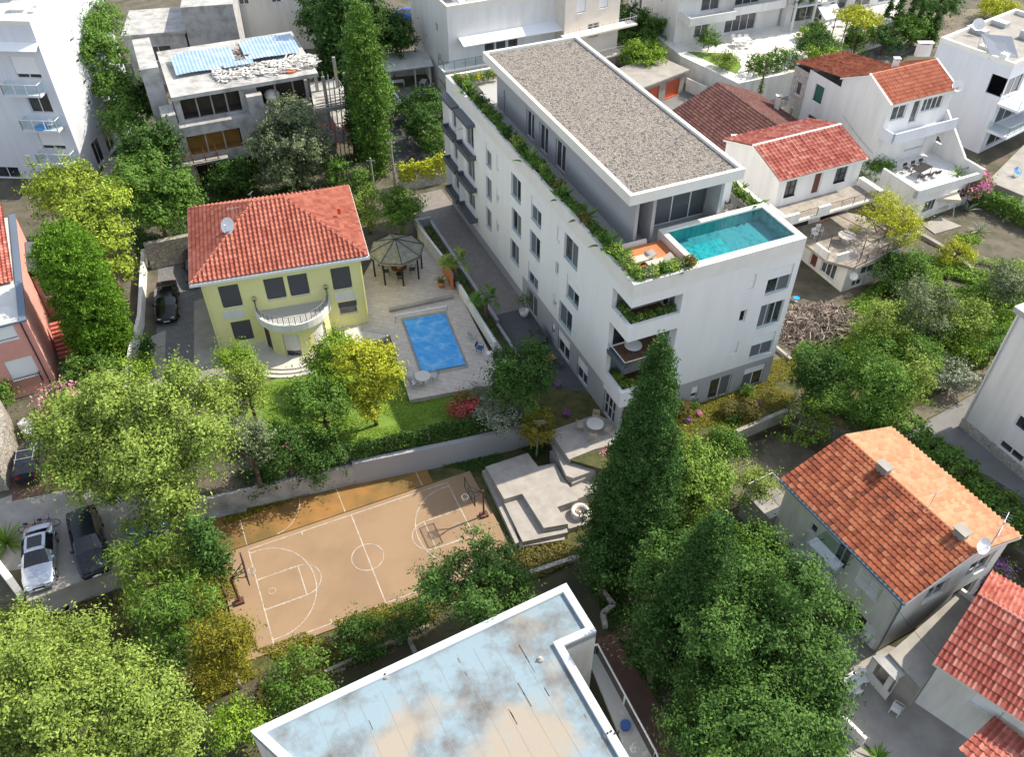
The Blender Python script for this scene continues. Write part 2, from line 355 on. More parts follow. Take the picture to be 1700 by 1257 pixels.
# stone walls: cells, same on every face
for nm, c1, c2, c3, s in (('stone_wall', (.42, .39, .34), (.30, .28, .25), (.16, .15, .13), 2.6), ('stone_pale', (.55, .52, .47), (.42, .40, .37), (.25, .24, .22), 3.0)):
    mat(nm, c1, .9); N, L = nodes(nm); b = N['Principled BSDF']; tc = N.new('ShaderNodeNewGeometry'); vo = N.new('ShaderNodeTexVoronoi'); vo.inputs['Scale'].default_value = s
    L.new(tc.outputs['Position'], vo.inputs['Vector']); vd = N.new('ShaderNodeTexVoronoi'); vd.feature = 'DISTANCE_TO_EDGE'; vd.inputs['Scale'].default_value = s; L.new(tc.outputs['Position'], vd.inputs['Vector'])
    sx = N.new('ShaderNodeSeparateColor'); L.new(vo.outputs['Color'], sx.inputs[0]); mx = N.new('ShaderNodeMix'); mx.data_type = 'RGBA'; mx.inputs[6].default_value = (*c1, 1); mx.inputs[7].default_value = (*c2, 1); L.new(sx.outputs[0], mx.inputs[0])
    cr = N.new('ShaderNodeMapRange'); cr.inputs[2].default_value = .07; L.new(vd.outputs['Distance'], cr.inputs[0]); m2 = N.new('ShaderNodeMix'); m2.data_type = 'RGBA'; m2.inputs[6].default_value = (*c3, 1)
    L.new(cr.outputs[0], m2.inputs[0]); L.new(mx.outputs[2], m2.inputs[7]); L.new(m2.outputs[2], b.inputs['Base Color'])
    bp = N.new('ShaderNodeBump'); bp.inputs['Strength'].default_value = .6; bp.inputs['Distance'].default_value = .05; L.new(cr.outputs[0], bp.inputs['Height']); L.new(bp.outputs[0], b.inputs['Normal'])
# gravel
N, L = nodes('gravel'); b = N['Principled BSDF']; tc = N.new('ShaderNodeTexCoord'); vo = N.new('ShaderNodeTexVoronoi'); vo.inputs['Scale'].default_value = 10; L.new(tc.outputs['Object'], vo.inputs['Vector'])
sx = N.new('ShaderNodeSeparateColor'); L.new(vo.outputs['Color'], sx.inputs[0]); cr = N.new('ShaderNodeValToRGB'); e = cr.color_ramp.elements; e[0].color = (.05, .048, .045, 1); e[1].color = (.31, .28, .25, 1); e[0].position = 0; e[1].position = .8
x = e.new(.35); x.color = (.20, .178, .158, 1); L.new(sx.outputs[0], cr.inputs[0]); L.new(cr.outputs[0], b.inputs['Base Color'])
bp = N.new('ShaderNodeBump'); bp.inputs['Strength'].default_value = 1; bp.inputs['Distance'].default_value = .08; bp.invert = True; L.new(vo.outputs['Distance'], bp.inputs['Height']); L.new(bp.outputs[0], b.inputs['Normal'])
# membrane roof: patches of pale blue paint and bare brown felt
mat('membrane', (.24, .33, .39), .8, col2=(.13, .118, .11), nscale=.42, thr=(.44, .66), bump=.15, bscale=6, detail=5)
N, L = nodes('membrane'); b = N['Principled BSDF']; src = b.inputs['Base Color'].links[0].from_socket; tc = [n for n in N if n.type == 'TEX_COORD'][0]
n3 = N.new('ShaderNodeTexNoise'); n3.inputs['Scale'].default_value = .22; n3.inputs['Detail'].default_value = 3; mp = N.new('ShaderNodeMapping'); mp.inputs['Location'].default_value = (9, 4, 2); L.new(tc.outputs['Object'], mp.inputs[0]); L.new(mp.outputs[0], n3.inputs['Vector'])
mr = N.new('ShaderNodeMapRange'); mr.inputs[1].default_value = .52; mr.inputs[2].default_value = .64; L.new(n3.outputs[0], mr.inputs[0]); mx = N.new('ShaderNodeMix'); mx.data_type = 'RGBA'; L.new(mr.outputs[0], mx.inputs[0]); L.new(src, mx.inputs[6]); mx.inputs[7].default_value = (.34, .30, .25, 1); L.new(mx.outputs[2], b.inputs['Base Color'])
# clear glass for balustrades
m = bpy.data.materials.new('glass_clear'); m.use_nodes = True; N = m.node_tree.nodes; L = m.node_tree.links; N.remove(N['Principled BSDF']); t = N.new('ShaderNodeBsdfTransparent'); t.inputs[0].default_value = (.80, .90, .90, 1)
g = N.new('ShaderNodeBsdfGlossy'); g.inputs['Roughness'].default_value = .03; mx = N.new('ShaderNodeMixShader'); mx.inputs[0].default_value = .18; L.new(t.outputs[0], mx.inputs[1]); L.new(g.outputs[0], mx.inputs[2]); L.new(mx.outputs[0], N['Material Output'].inputs[0]); M['glass_clear'] = m; m = m.copy(); m.name = 'board_glass'; M['board_glass'] = m; [setattr(n.inputs[0], 'default_value', (.95, .96, .96, 1)) for n in m.node_tree.nodes if n.type == 'BSDF_TRANSPARENT']; [setattr(n.inputs[0], 'default_value', .08) for n in m.node_tree.nodes if n.type == 'MIX_SHADER']
# water: a clear sheet over a tiled basin
m = bpy.data.materials.new('water'); m.use_nodes = True; N = m.node_tree.nodes; L = m.node_tree.links; N.remove(N['Principled BSDF']); t = N.new('ShaderNodeBsdfTransparent'); t.inputs[0].default_value = (.30, .78, .88, 1)
g = N.new('ShaderNodeBsdfGlossy'); g.inputs['Roughness'].default_value = .04; fr = N.new('ShaderNodeFresnel'); fr.inputs[0].default_value = 1.33; mx = N.new('ShaderNodeMixShader'); tc = N.new('ShaderNodeTexCoord'); nz = N.new('ShaderNodeTexNoise'); nz.inputs['Scale'].default_value = 2.2; nz.inputs['Detail'].default_value = 4; L.new(tc.outputs['Object'], nz.inputs['Vector'])
bp = N.new('ShaderNodeBump'); bp.inputs['Strength'].default_value = .5; bp.inputs['Distance'].default_value = .1; L.new(nz.outputs[0], bp.inputs['Height']); L.new(bp.outputs[0], g.inputs['Normal']); L.new(bp.outputs[0], fr.inputs['Normal']); L.new(fr.outputs[0], mx.inputs[0]); L.new(t.outputs[0], mx.inputs[1]); L.new(g.outputs[0], mx.inputs[2]); L.new(mx.outputs[0], N['Material Output'].inputs[0]); M['water'] = m
brickmat('pool_mosaic', (.12, .44, .46), (.34, .66, .58), (.34, .60, .56), .16, .16, rough=.4, msize=.01)
# leaves
LEAF = {'olive': (.205, .285, .058), 'green': (.10, .19, .034), 'mid': (.155, .245, .042), 'deep': (.075, .15, .034), 'dark': (.055, .115, .026), 'cypress': (.055, .118, .03), 'bright': (.18, .29, .035), 'lime': (.34, .37, .035),
        'yellowish': (.17, .16, .02), 'grey': (.15, .19, .10), 'thuja': (.12, .235, .025), 'pine': (.25, .33, .045), 'sage': (.26, .30, .22), 'purple': (.34, .15, .38), 'pink': (.60, .25, .36), 'khaki': (.15, .135, .04), 'red': (.5, .08, .1)}
for k, c in LEAF.items(): mat('leaf_' + k, c, .6, rnd=.42, trans=.2, spec=.1, col2=tuple(min(1, q * 1.35) for q in c), nscale=.5, coord=W)
# ------------------------------------------------------------------ foliage
Z = Vector((0, 0, 1))
def leaves_mesh(name, C, Nn, size, matn, parent, asp=.5):
    """C: leaf centres (n,3) in world, Nn: preferred normals, one little quad per leaf"""
    n = len(C); nn = Nn + rng.normal(0, .42, (n, 3)); nn /= np.linalg.norm(nn, axis=1)[:, None] + 1e-9
    t = rng.normal(0, 1, (n, 3)); t -= (t * nn).sum(1)[:, None] * nn; t /= np.linalg.norm(t, axis=1)[:, None] + 1e-9; b = np.cross(nn, t)
    s = size * rng.uniform(.6, 1.35, n)[:, None]
    P = np.empty((n, 4, 3)); P[:, 0] = C - t * s; P[:, 1] = C - b * s * asp + nn * s * .15; P[:, 2] = C + t * s; P[:, 3] = C + b * s * asp + nn * s * .15
    off = wl(parent) if parent else Vector((0, 0, 0)); P -= np.array(off)
    me = bpy.data.meshes.new(name); me.vertices.add(4 * n); me.vertices.foreach_set('co', P.astype(np.float32).ravel())
    me.loops.add(4 * n); me.loops.foreach_set('vertex_index', np.arange(4 * n, dtype=np.int32)); me.polygons.add(n); me.polygons.foreach_set('loop_start', np.arange(0, 4 * n, 4, dtype=np.int32))
    me.update(calc_edges=True); return link(name, me, M['leaf_' + matn] if isinstance(matn, str) else matn, parent)
def crown_pts(lobes, dens, cr, per, fill=.25, top=-.35, shoot=0, gaps=0):
    """lobes: (centre, (rx,ry,rz)); clumps on the lobes' skins with a few inside"""
    area = np.array([4 * math.pi * ((r[0] * r[1] + r[0] * r[2] + r[1] * r[2]) / 3) for c, r in lobes]); Cs = []; Ns = []
    for (c, r), a in zip(lobes, area):
        k = max(4, int(a * dens)); d = rng.normal(0, 1, (k, 3)); d /= np.linalg.norm(d, axis=1)[:, None]; d[:, 2] = np.where(d[:, 2] < top, -d[:, 2], d[:, 2])
        rr = rng.uniform(.82, 1.08, k); ins = rng.random(k) < fill; rr[ins] = rng.uniform(.35, .8, ins.sum())
        ph = rng.uniform(0, 6.28, 3); rr *= 1 + .16 * np.sin(d[:, 0] * 6 + ph[0]) * np.sin(d[:, 1] * 5 + ph[1]) + .1 * np.sin(d[:, 2] * 9 + ph[2]); cc = np.array(c) + d * np.array(r) * rr[:, None]
        m = rng.poisson(per, k).clip(3)
        if gaps: q_ = cc * (2.2 / max(.8, min(r))); m = np.where(np.sin(q_[:, 0] + 2 * np.sin(q_[:, 1] * .8)) + np.sin(q_[:, 1] * 1.2 + q_[:, 2]) + np.sin(q_[:, 2] * 1.7 - q_[:, 0] * .6) < -1.6 + gaps, 0, m)
        idx = np.repeat(np.arange(k), m)
        Cs.append(cc[idx] + rng.normal(0, 1, (len(idx), 3)) * cr * np.array([1, 1, .7]) * (1 - .35 * shoot) + d[idx] * np.abs(rng.normal(0, 1, (len(idx), 1))) * cr * shoot * rng.uniform(.2, 1.9, k)[idx][:, None]); nv = d[idx] + np.array([0, 0, .15]); Ns.append(nv)
    return np.concatenate(Cs), np.concatenate(Ns)
def trunk_mb(base, top, r, limbs=5, spread=1.5):
    mb = MB(); base = Vector(base); top = Vector(top); prev = base; k = 4; pts = []
    for i in range(1, k + 1):
        q = base.lerp(top, i / k) + Vector((random.uniform(-.1, .1), random.uniform(-.1, .1), 0)) * r * 6 * (i < k)
        mb.tube(prev, q, r * (1 - .6 * (i - 1) / k), r * (1 - .6 * i / k), 8); prev = q; pts.append(q)
    for i in range(limbs):
        a = 2 * math.pi * (i + random.random() * .6) / limbs; s = pts[random.choice([1, 2, 3])]
        e = s + Vector((math.cos(a), math.sin(a), 0)) * spread * random.uniform(.6, 1) + Vector((0, 0, spread * random.uniform(.3, .9)))
        mid = s.lerp(e, .5) + Vector((0, 0, -.1 * spread)); mb.tube(s, mid, r * .4, r * .28, 6); mb.tube(mid, e, r * .28, r * .1, 5)
    return mb
def solve_tree(x0, y0, x1, y1, z0, th):
    """crown box in photo pixels -> centre, horizontal radius, vertical radius"""
    cx, cy = (x0 + x1) / 2, (y0 + y1) / 2; zc = z0 + 3
    for _ in range(12):
        c = U(cx, cy, zc); d = (c - CP).length; dep = math.asin((CH - zc) / d); f = ray(cx, cy).length
        Rr = (x1 - x0) / 2 * d / f; hv = (y1 - y0) / 2 * d / f * (CF / f) ** .0
        rz = math.sqrt(max(hv * hv - (Rr * math.sin(dep)) ** 2, (.45 * Rr) ** 2)) / max(.4, math.cos(dep)); rz = min(max(rz, .5 * Rr), 4 * Rr)
        zc = z0 + th + rz * .92
    return c, Rr, rz
def tree(name, label, box, z0=0, leaf='green', th=1.0, size=.16, dens=3.2, per=16, cr=.32, lobes=9, trunk=.18, group=None, cat='tree', bark='bark', open_=False, shape='round', asp=.5, extra=None, subs=None, gaps=.85, shoot=1.1):
    c, Rr, rz = solve_tree(*box, z0, th); base = Vector((c.x, c.y, z0)); root = thing(name, label, cat, base, group)
    L = []
    if subs:
        D0 = (c - CP).dot(FW)
        for j, (a0, b0, a1, b1) in enumerate(subs):
            v = ray((a0 + a1) / 2, (b0 + b1) / 2); D1 = D0 + random.uniform(-.35, .35) * Rr; p = CP + v * (D1 / CF); k1 = (a1 - a0) / 2 * D1 / CF; k2 = (b1 - b0) / 2 * D1 / CF; p.z = max(p.z, z0 + k2 * .8); L.append((p, (k1 * .86, (k1 + k2) * .43, k2 * .9)))
            for _j in range(5):
                a = random.random() * 6.283; e = random.uniform(-.3, 1); k3 = random.uniform(.3, .45); L.append((p + Vector((math.cos(a) * k1 * .62, math.sin(a) * k1 * .62, e * k2 * .6)), (k1 * k3, k1 * k3, k2 * k3)))
        L.append((c, (Rr * .6, Rr * .6, rz * .55)))
    elif shape == 'round':
        if not open_: L.append((c - Z * rz * .12, (Rr * .6, Rr * .6, rz * .6)))
        for i in range(int(lobes * 2.1)):
            a = 2 * math.pi * (i * .618 + random.random() * .12); e = random.uniform(-.4, 1.05); k = random.uniform(.2, .38)
            rr = (1 - k) * math.sqrt(max(0.05, 1 - (e * .8) ** 2)); L.append((c + Vector((math.cos(a) * Rr * rr, math.sin(a) * Rr * rr, e * rz * (1 - k))), (Rr * k, Rr * k, rz * k * .9)))
    elif shape == 'cone':
        n = 14
        for i in range(n):
            t = i / (n - 1); w = (1 - t) ** .75 * .92 + .08; z = z0 + th + (2 * rz) * t * .96; k = Rr * w
            a = random.random() * 6.3; L.append((Vector((c.x + math.cos(a) * k * .12, c.y + math.sin(a) * k * .12, z)), (k, k, max(rz * .16, k * .55))))
    elif shape == 'column':
        n = 7
        for i in range(n):
            t = i / (n - 1); w = (1 if t < .75 else .82); a = random.random() * 6.3; k = Rr * w * random.uniform(.82, .98)
            L.append((Vector((c.x + math.cos(a) * k * .1, c.y + math.sin(a) * k * .1, z0 + th + rz * 2 * (.1 + .8 * t))), (k, k, rz * .3)))
    P, Nn = crown_pts(L, dens * 1.35, cr * .85, per * 1.25, fill=.3, shoot=shoot, gaps=gaps)
    leaves_mesh('crown', P, Nn, size * .68, leaf, root, asp)
    if extra:
        P, Nn = crown_pts(L, dens * extra[1], cr * .8, per, fill=.0); leaves_mesh('blossom', P * 1.0 + Nn * .08, Nn, size * .8, extra[0], root, .7)
    trunk_mb(base, c + Vector((0, 0, rz * (-.25 if subs else .25))), trunk, (9 if Rr > 3 else 7) if Rr > 1.2 else 3, Rr * (.5 if subs else .75)).build('trunk', M[bark], root, True)
    return root
def cypress(name, label, bx, by, z0, ty, rpx, leaf='cypress', prof=None, size=.13, dens=4.5, group=None, tw=.2, th=.3, cr=.22, per=15, shape=None, shoot=.5):
    base = U(bx, by, z0); lo, hi = 0.0, 40.0
    for _ in range(40):
        m = (lo + hi) / 2; q = base + Vector((0, 0, m)) - CP; y = 628.5 + CF * q.dot(DN) / q.dot(FW)
        if y > ty: lo = m
        else: hi = m
    h = lo; d = (base + Vector((0, 0, h * .3)) - CP).length; Rr = rpx * d / ray(bx, by).length; root = thing(name, label, 'tree', base, group)
    prof = prof or [(0, .55), (.15, .92), (.35, 1), (.6, .8), (.8, .52), (.93, .25), (1, .06)]; L = []
    n = max(10, int(h / .55))
    for i in range(n):
        t = i / (n - 1)
        for (a, ra), (b, rb) in zip(prof[:-1], prof[1:]):
            if a <= t <= b: w = ra + (rb - ra) * (t - a) / (b - a)
        k = Rr * w; a = random.random() * 6.3; L.append((base + Vector((math.cos(a) * k * .1, math.sin(a) * k * .1, th + (h - th) * t)), (k * .92, k * .92, max(.35, h / n * .9))))
        for _j in range(2):
            a = random.random() * 6.3; L.append((base + Vector((math.cos(a) * k * .78, math.sin(a) * k * .78, th + (h - th) * t)), (k * .28, k * .28, h / n * .9)))
    P, Nn = crown_pts(L, dens, cr, per, fill=.15, top=-.9, shoot=shoot); P = P[P[:, 2] > z0 + th * .3]; Nn = Nn[:len(P)] if len(P) == len(Nn) else np.tile(np.array([[0, 0, 1.]]), (len(P), 1)) * 0 + rng.normal(0, 1, (len(P), 3))
    leaves_mesh('crown', P, Nn, size, leaf, root, .4); MB().tube(base, base + Vector((0, 0, h * .8)), tw, tw * .3, 8).build('trunk', M['bark'], root); return root
def pixpoly(z, *p): return [tuple(U(x, y, z))[:2] for x, y in p]
def hedge(name, label, px, z0, h, w, leaf='green', size=.11, dens=9, per=8, group=None, cat='hedge', cr=.14, top=None):
    """hedge along a pixel polyline, boxy"""
    pts = [U(x, y, z0) for x, y in px]; root = thing(name, label, cat, pts[0], group); L = []
    P = []; Nn = []
    for a, b in zip(pts[:-1], pts[1:]):
        d = b - a; ln = d.length; u = d.normalized(); v = Vector((-u.y, u.x, 0)); k = int(dens * ln * (w + 2 * h))
        for _ in range(k):
            s = random.random() * ln; q = random.random() * (w + 2 * h)
            if q < h: o = (-w / 2, q); nn = -v
            elif q < h + w: o = (q - h - w / 2, h); nn = Vector((0, 0, 1))
            else: o = (w / 2, q - h - w); nn = v
            jit = .12 * math.sin(s * 1.7) + .1 * math.sin(s * 4.1 + 2)
            c = a + u * s + v * o[0] * (1 + jit) + Vector((0, 0, o[1] * (1 + jit * .7)))
            for _j in range(per): P.append(c + Vector((random.gauss(0, cr), random.gauss(0, cr), random.gauss(0, cr)))); Nn.append(nn)
    leaves_mesh('foliage', np.array([tuple(p) for p in P]), np.array([tuple(p) for p in Nn]), size, leaf, root)
    mb = MB()
    for a, b in zip(pts[:-1], pts[1:]):
        k = max(2, int((b - a).length / .8))
        for i in range(k + 1): q = a.lerp(b, i / k); mb.tube(q, q + Vector((random.uniform(-.1, .1), 0, h * .85)), .03, .012, 5)
    if h > .5: mb.build('stem', M['bark'], root)
    return root
def bush_at(name, label, c, r, h, leaf, cat='bush', size=.09, dens=9, per=9, cr=.12, group=None, extra=None, n=5):
    root = thing(name, label, cat, c, group); c = Vector(c); L = [(c + Vector((0, 0, h * .5)), (r * .75, r * .75, h * .5) if n else (r, r, h * .5))]
    for i in range(n): a = i * 2.4; L.append((c + Vector((math.cos(a) * r * .55, math.sin(a) * r * .55, h * random.uniform(.3, .75))), (r * .42, r * .42, h * .3)))
    P, Nn = crown_pts(L, dens, cr, per, .2); leaves_mesh('foliage', P, Nn, size, leaf, root)
    if extra: P, Nn = crown_pts(L, dens * .4, cr, per, 0); leaves_mesh('blossom', P, Nn, size, extra, root, .8)
    mb = MB()
    for i in range(4): a = i * 1.6; mb.tube(c, c + Vector((math.cos(a) * r * .5, math.sin(a) * r * .5, h * .6)), .03, .01, 5)
    mb.build('stem', M['bark'], root); return root
def bush(name, label, x, y, z0, rpx, hm, leaf, **k):
    c = U(x, y, z0); r = rpx * (c - CP).length / ray(x, y).length; return bush_at(name, label, c, r, hm, leaf, **k)
def fronds(mb, c, n, L, w, el0, el1, droop=.5, seg=4):
    for i in range(n):
        a = i * 2.399 + random.random() * .3; e = el0 + (el1 - el0) * random.random(); d = Vector((math.cos(a), math.sin(a), 0)); sd_ = Vector((-d.y, d.x, 0)); rows = []; p = Vector(c); ln = L * random.uniform(.8, 1.1)
        for k in range(seg + 1):
            t = k / seg; ww = w * math.sin(math.pi * min(.97, .12 + t * .85)) ; rows.append([p - sd_ * ww, p - Vector((0, 0, ww * .5)), p + sd_ * ww])
            ee = e - droop * t * 1.6; p = p + (d * math.cos(ee) + Vector((0, 0, math.sin(ee)))) * ln / seg
        mb.grid(rows)
    return mb
def palm(name, label, x, y, z0, h, L, leaf='olive', n=24, group=None, r=.16):
    b = U(x, y, z0); root = thing(name, label, 'palm', b, group); t = b + Vector((.1, 0, h)); MB().tube(b, t, r * 1.2, r, 8).build('trunk', M['bark'], root)
    mb = MB()     # fan leaves: fingers radiating from the end of each stalk
    for i in range(n):
        a = i * 2.399; e = -.55 + 1.9 * ((i * .37) % 1); d = Vector((math.cos(a) * math.cos(e), math.sin(a) * math.cos(e), math.sin(e))); hub = t + d * L * .55; mb.tube(t, hub, .015, .01, 4)
        s = Vector((-math.sin(a), math.cos(a), 0)); up = d.cross(s)
        for j in range(13):
            g = (j - 6) * .26; q = (d * math.cos(g) + s * math.sin(g)).normalized(); e2 = hub + q * L * .55 - Vector((0, 0, .2 * L * abs(math.cos(g)))); w = up.cross(q).normalized() * .035 if False else q.cross(up).normalized() * .042
            mb.face(hub, hub.lerp(e2, .5) + w, e2, hub.lerp(e2, .5) - w)
    mb.build('crown', M['leaf_' + leaf], root); return root
def tuft(name, label, c, h, leaf='green', n=14, w=.05, group=None, cat='plant', el=(.3, 1.4)):
    root = thing(name, label, cat, c, group); fronds(MB(), Vector(c), n, h, w, *el).build('leaves', M['leaf_' + leaf], root); return root
# ------------------------------------------------------------------ furniture, all built at the origin unless a place is given
def chair_parts(root, m, arms=True, seat_h=.45, back=.85, w=.5, cushion=None):
    o = wl(root)
    MB().box(o + V(-w / 2, -w / 2, seat_h - .04), V(w, 0), V(0, w), V(0, 0, .05)).build('seat', cushion or m, root)
    b = MB(); b.grid([[o + V(-w / 2 + w * i / 6, w / 2 - .03 * math.sin(math.pi * i / 6) * -1 + .12 * (z - seat_h), z) for i in range(7)] for z in (seat_h + .05, seat_h + .2, back)])
    b.grid([[o + V(w / 2 - w * i / 6, w / 2 + .04 + .12 * (z - seat_h), z) for i in range(7)] for z in (seat_h + .05, seat_h + .2, back)]); b.build('backrest', m, root)
    for sx_ in (-1, 1):
        for sy in (-1, 1): MB().tube(o + V(sx_ * (w / 2 - .03), sy * (w / 2 - .03), 0), o + V(sx_ * (w / 2 - .04), sy * (w / 2 - .04), seat_h - .03), .018).build('leg', m, root)
        if arms: MB().path([o + V(sx_ * w / 2, -w / 2 + .04, seat_h), o + V(sx_ * w / 2, -w / 2 + .04, seat_h + .2), o + V(sx_ * w / 2, w / 2, seat_h + .24)], .018).build('armrest', m, root)
PROTO = {}
def place(key, maker, label, loc, rz=0, s=None, group=None, cat=None):
    """first call keeps the prototype itself, later calls copy it with its parts"""
    if key not in PROTO:
        r = maker(); PROTO[key] = r; tag(r, label, cat, group); r.location = loc; r.rotation_euler = (0, 0, rz)
        if s: r.scale = (s, s, s) if not isinstance(s, tuple) else s
        return r
    r = dup(PROTO[key], label, loc, rz, s or 1, group=group)
    if group is None and 'group' in r: del r['group']
    if cat: r['category'] = cat
    return r
def mk_chair(m, **k):
    def f(): r = thing('garden_chair', 'x', 'chair'); chair_parts(r, m, **k); return r
    return f
def mk_round_table(rad, m, m2, name='round_table'):
    def f():
        r = thing(name, 'x', 'table'); MB().cyl(V(0, 0, .71), rad, .04, 28).build('tabletop', m, r); MB().cyl(V(0, 0, .02), .05, .69, 10).build('pedestal', m2, r); MB().cyl(V(0, 0, 0), rad * .5, .03, 16).build('base', m2, r); return r
    return f
def mk_table(w, d, m, m2, h=.74):
    def f():
        r = thing('rectangular_table', 'x', 'table'); MB().box(V(-w / 2, -d / 2, h - .04), V(w, 0), V(0, d), V(0, 0, .04)).build('tabletop', m, r)
        for a in (-1, 1):
            for b in (-1, 1): MB().cbox(V(a * (w / 2 - .06), b * (d / 2 - .06), 0), V(1, 0), .06, .06, h - .045).build('leg', m2, r)
        return r
    return f
def mk_lounger(m, m2):
    def f():
        r = thing('sun_lounger', 'x', 'sun lounger'); b = MB()
        b.box(V(-.33, -.95, .28), V(.66, 0), V(0, 1.25), V(0, 0, .09)).build('mattress', m, r)
        MB().box(V(-.33, .31, .28), V(.66, 0), V(0, .6, .28), V(0, -.04, .08)).build('backrest', m, r)
        b = MB(); b.box(V(-.35, -.97, .22), V(.7, 0), V(0, 1.9), V(0, 0, .05)).build('frame', m2, r)
        for x in (-.3, .3):
            for y in (-.85, .8): MB().cbox(V(x, y, 0), V(1, 0), .05, .05, .22).build('leg', m2, r)
        return r
    return f
def mk_dish(rad=.45, m='white_metal'):
    def f():
        r = thing('satellite_dish', 'x', 'satellite dish'); n = Vector((-.35, -.75, .55)).normalized(); c = V(0, 0, .75); u = n.cross(V(0, 0, 1)).normalized(); v = u.cross(n); rows = []
        for k in range(5): t = rad * k / 4 + .001; rows.append([c + (u * math.cos(2 * math.pi * i / 20) + v * math.sin(2 * math.pi * i / 20)) * t + n * (t * t / rad * .3) for i in range(20)])
        d = MB(); d.grid(rows, True); d.build('reflector', M[m], r, True); MB().tube(V(0, 0, 0), c - n * .03, .03).build('mast', M['galv'], r)
        MB().path([c - v * rad * .9 + n * .1, c + n * rad * .9], .015).build('feed_arm', M['galv'], r); MB().tube(c + n * rad * .82, c + n * rad * 1.05, .05).build('receiver', M['white_metal'], r); return r
    return f
def mk_antenna():
    r = thing('television_antenna', 'x', 'antenna'); MB().tube(V(0, 0, 0), V(0, 0, 2.2), .025).build('mast', M['galv'], r); b = MB(); b.tube(V(-.7, 0, 2.0), V(.8, 0, 2.05), .015)
    for i in range(9): x = -.65 + i * .17; l = .35 - i * .02; b.tube(V(x, -l, 2.0 + .005 * i), V(x, l, 2.0 + .005 * i), .008, n=4)
    b.build('boom', M['galv'], r); return r
def chimney(label, p, w=.5, d=.4, h=.9, m='old_white', rz=0, group=None):
    r = thing('chimney', label, 'chimney', p, group); u = V(math.cos(rz), math.sin(rz)); p = Vector(p); MB().cbox(p, u, w, d, h).build('stack', M[m], r)
    b = MB(); b.cbox(p + V(0, 0, h + .12), u, w + .16, d + .16, .06)
    for i in (-1, 1):
        for j in (-1, 1): b.cbox(p + u * i * (w / 2 - .05) + V(-u.y, u.x) * j * (d / 2 - .05) + V(0, 0, h), u, .08, .08, .12)
    b.build('cap', M[m], r); MB().cbox(p + V(0, 0, h + .002), u, w * .5, d * .5, .08).build('flue', M['dark_inside'], r); return r
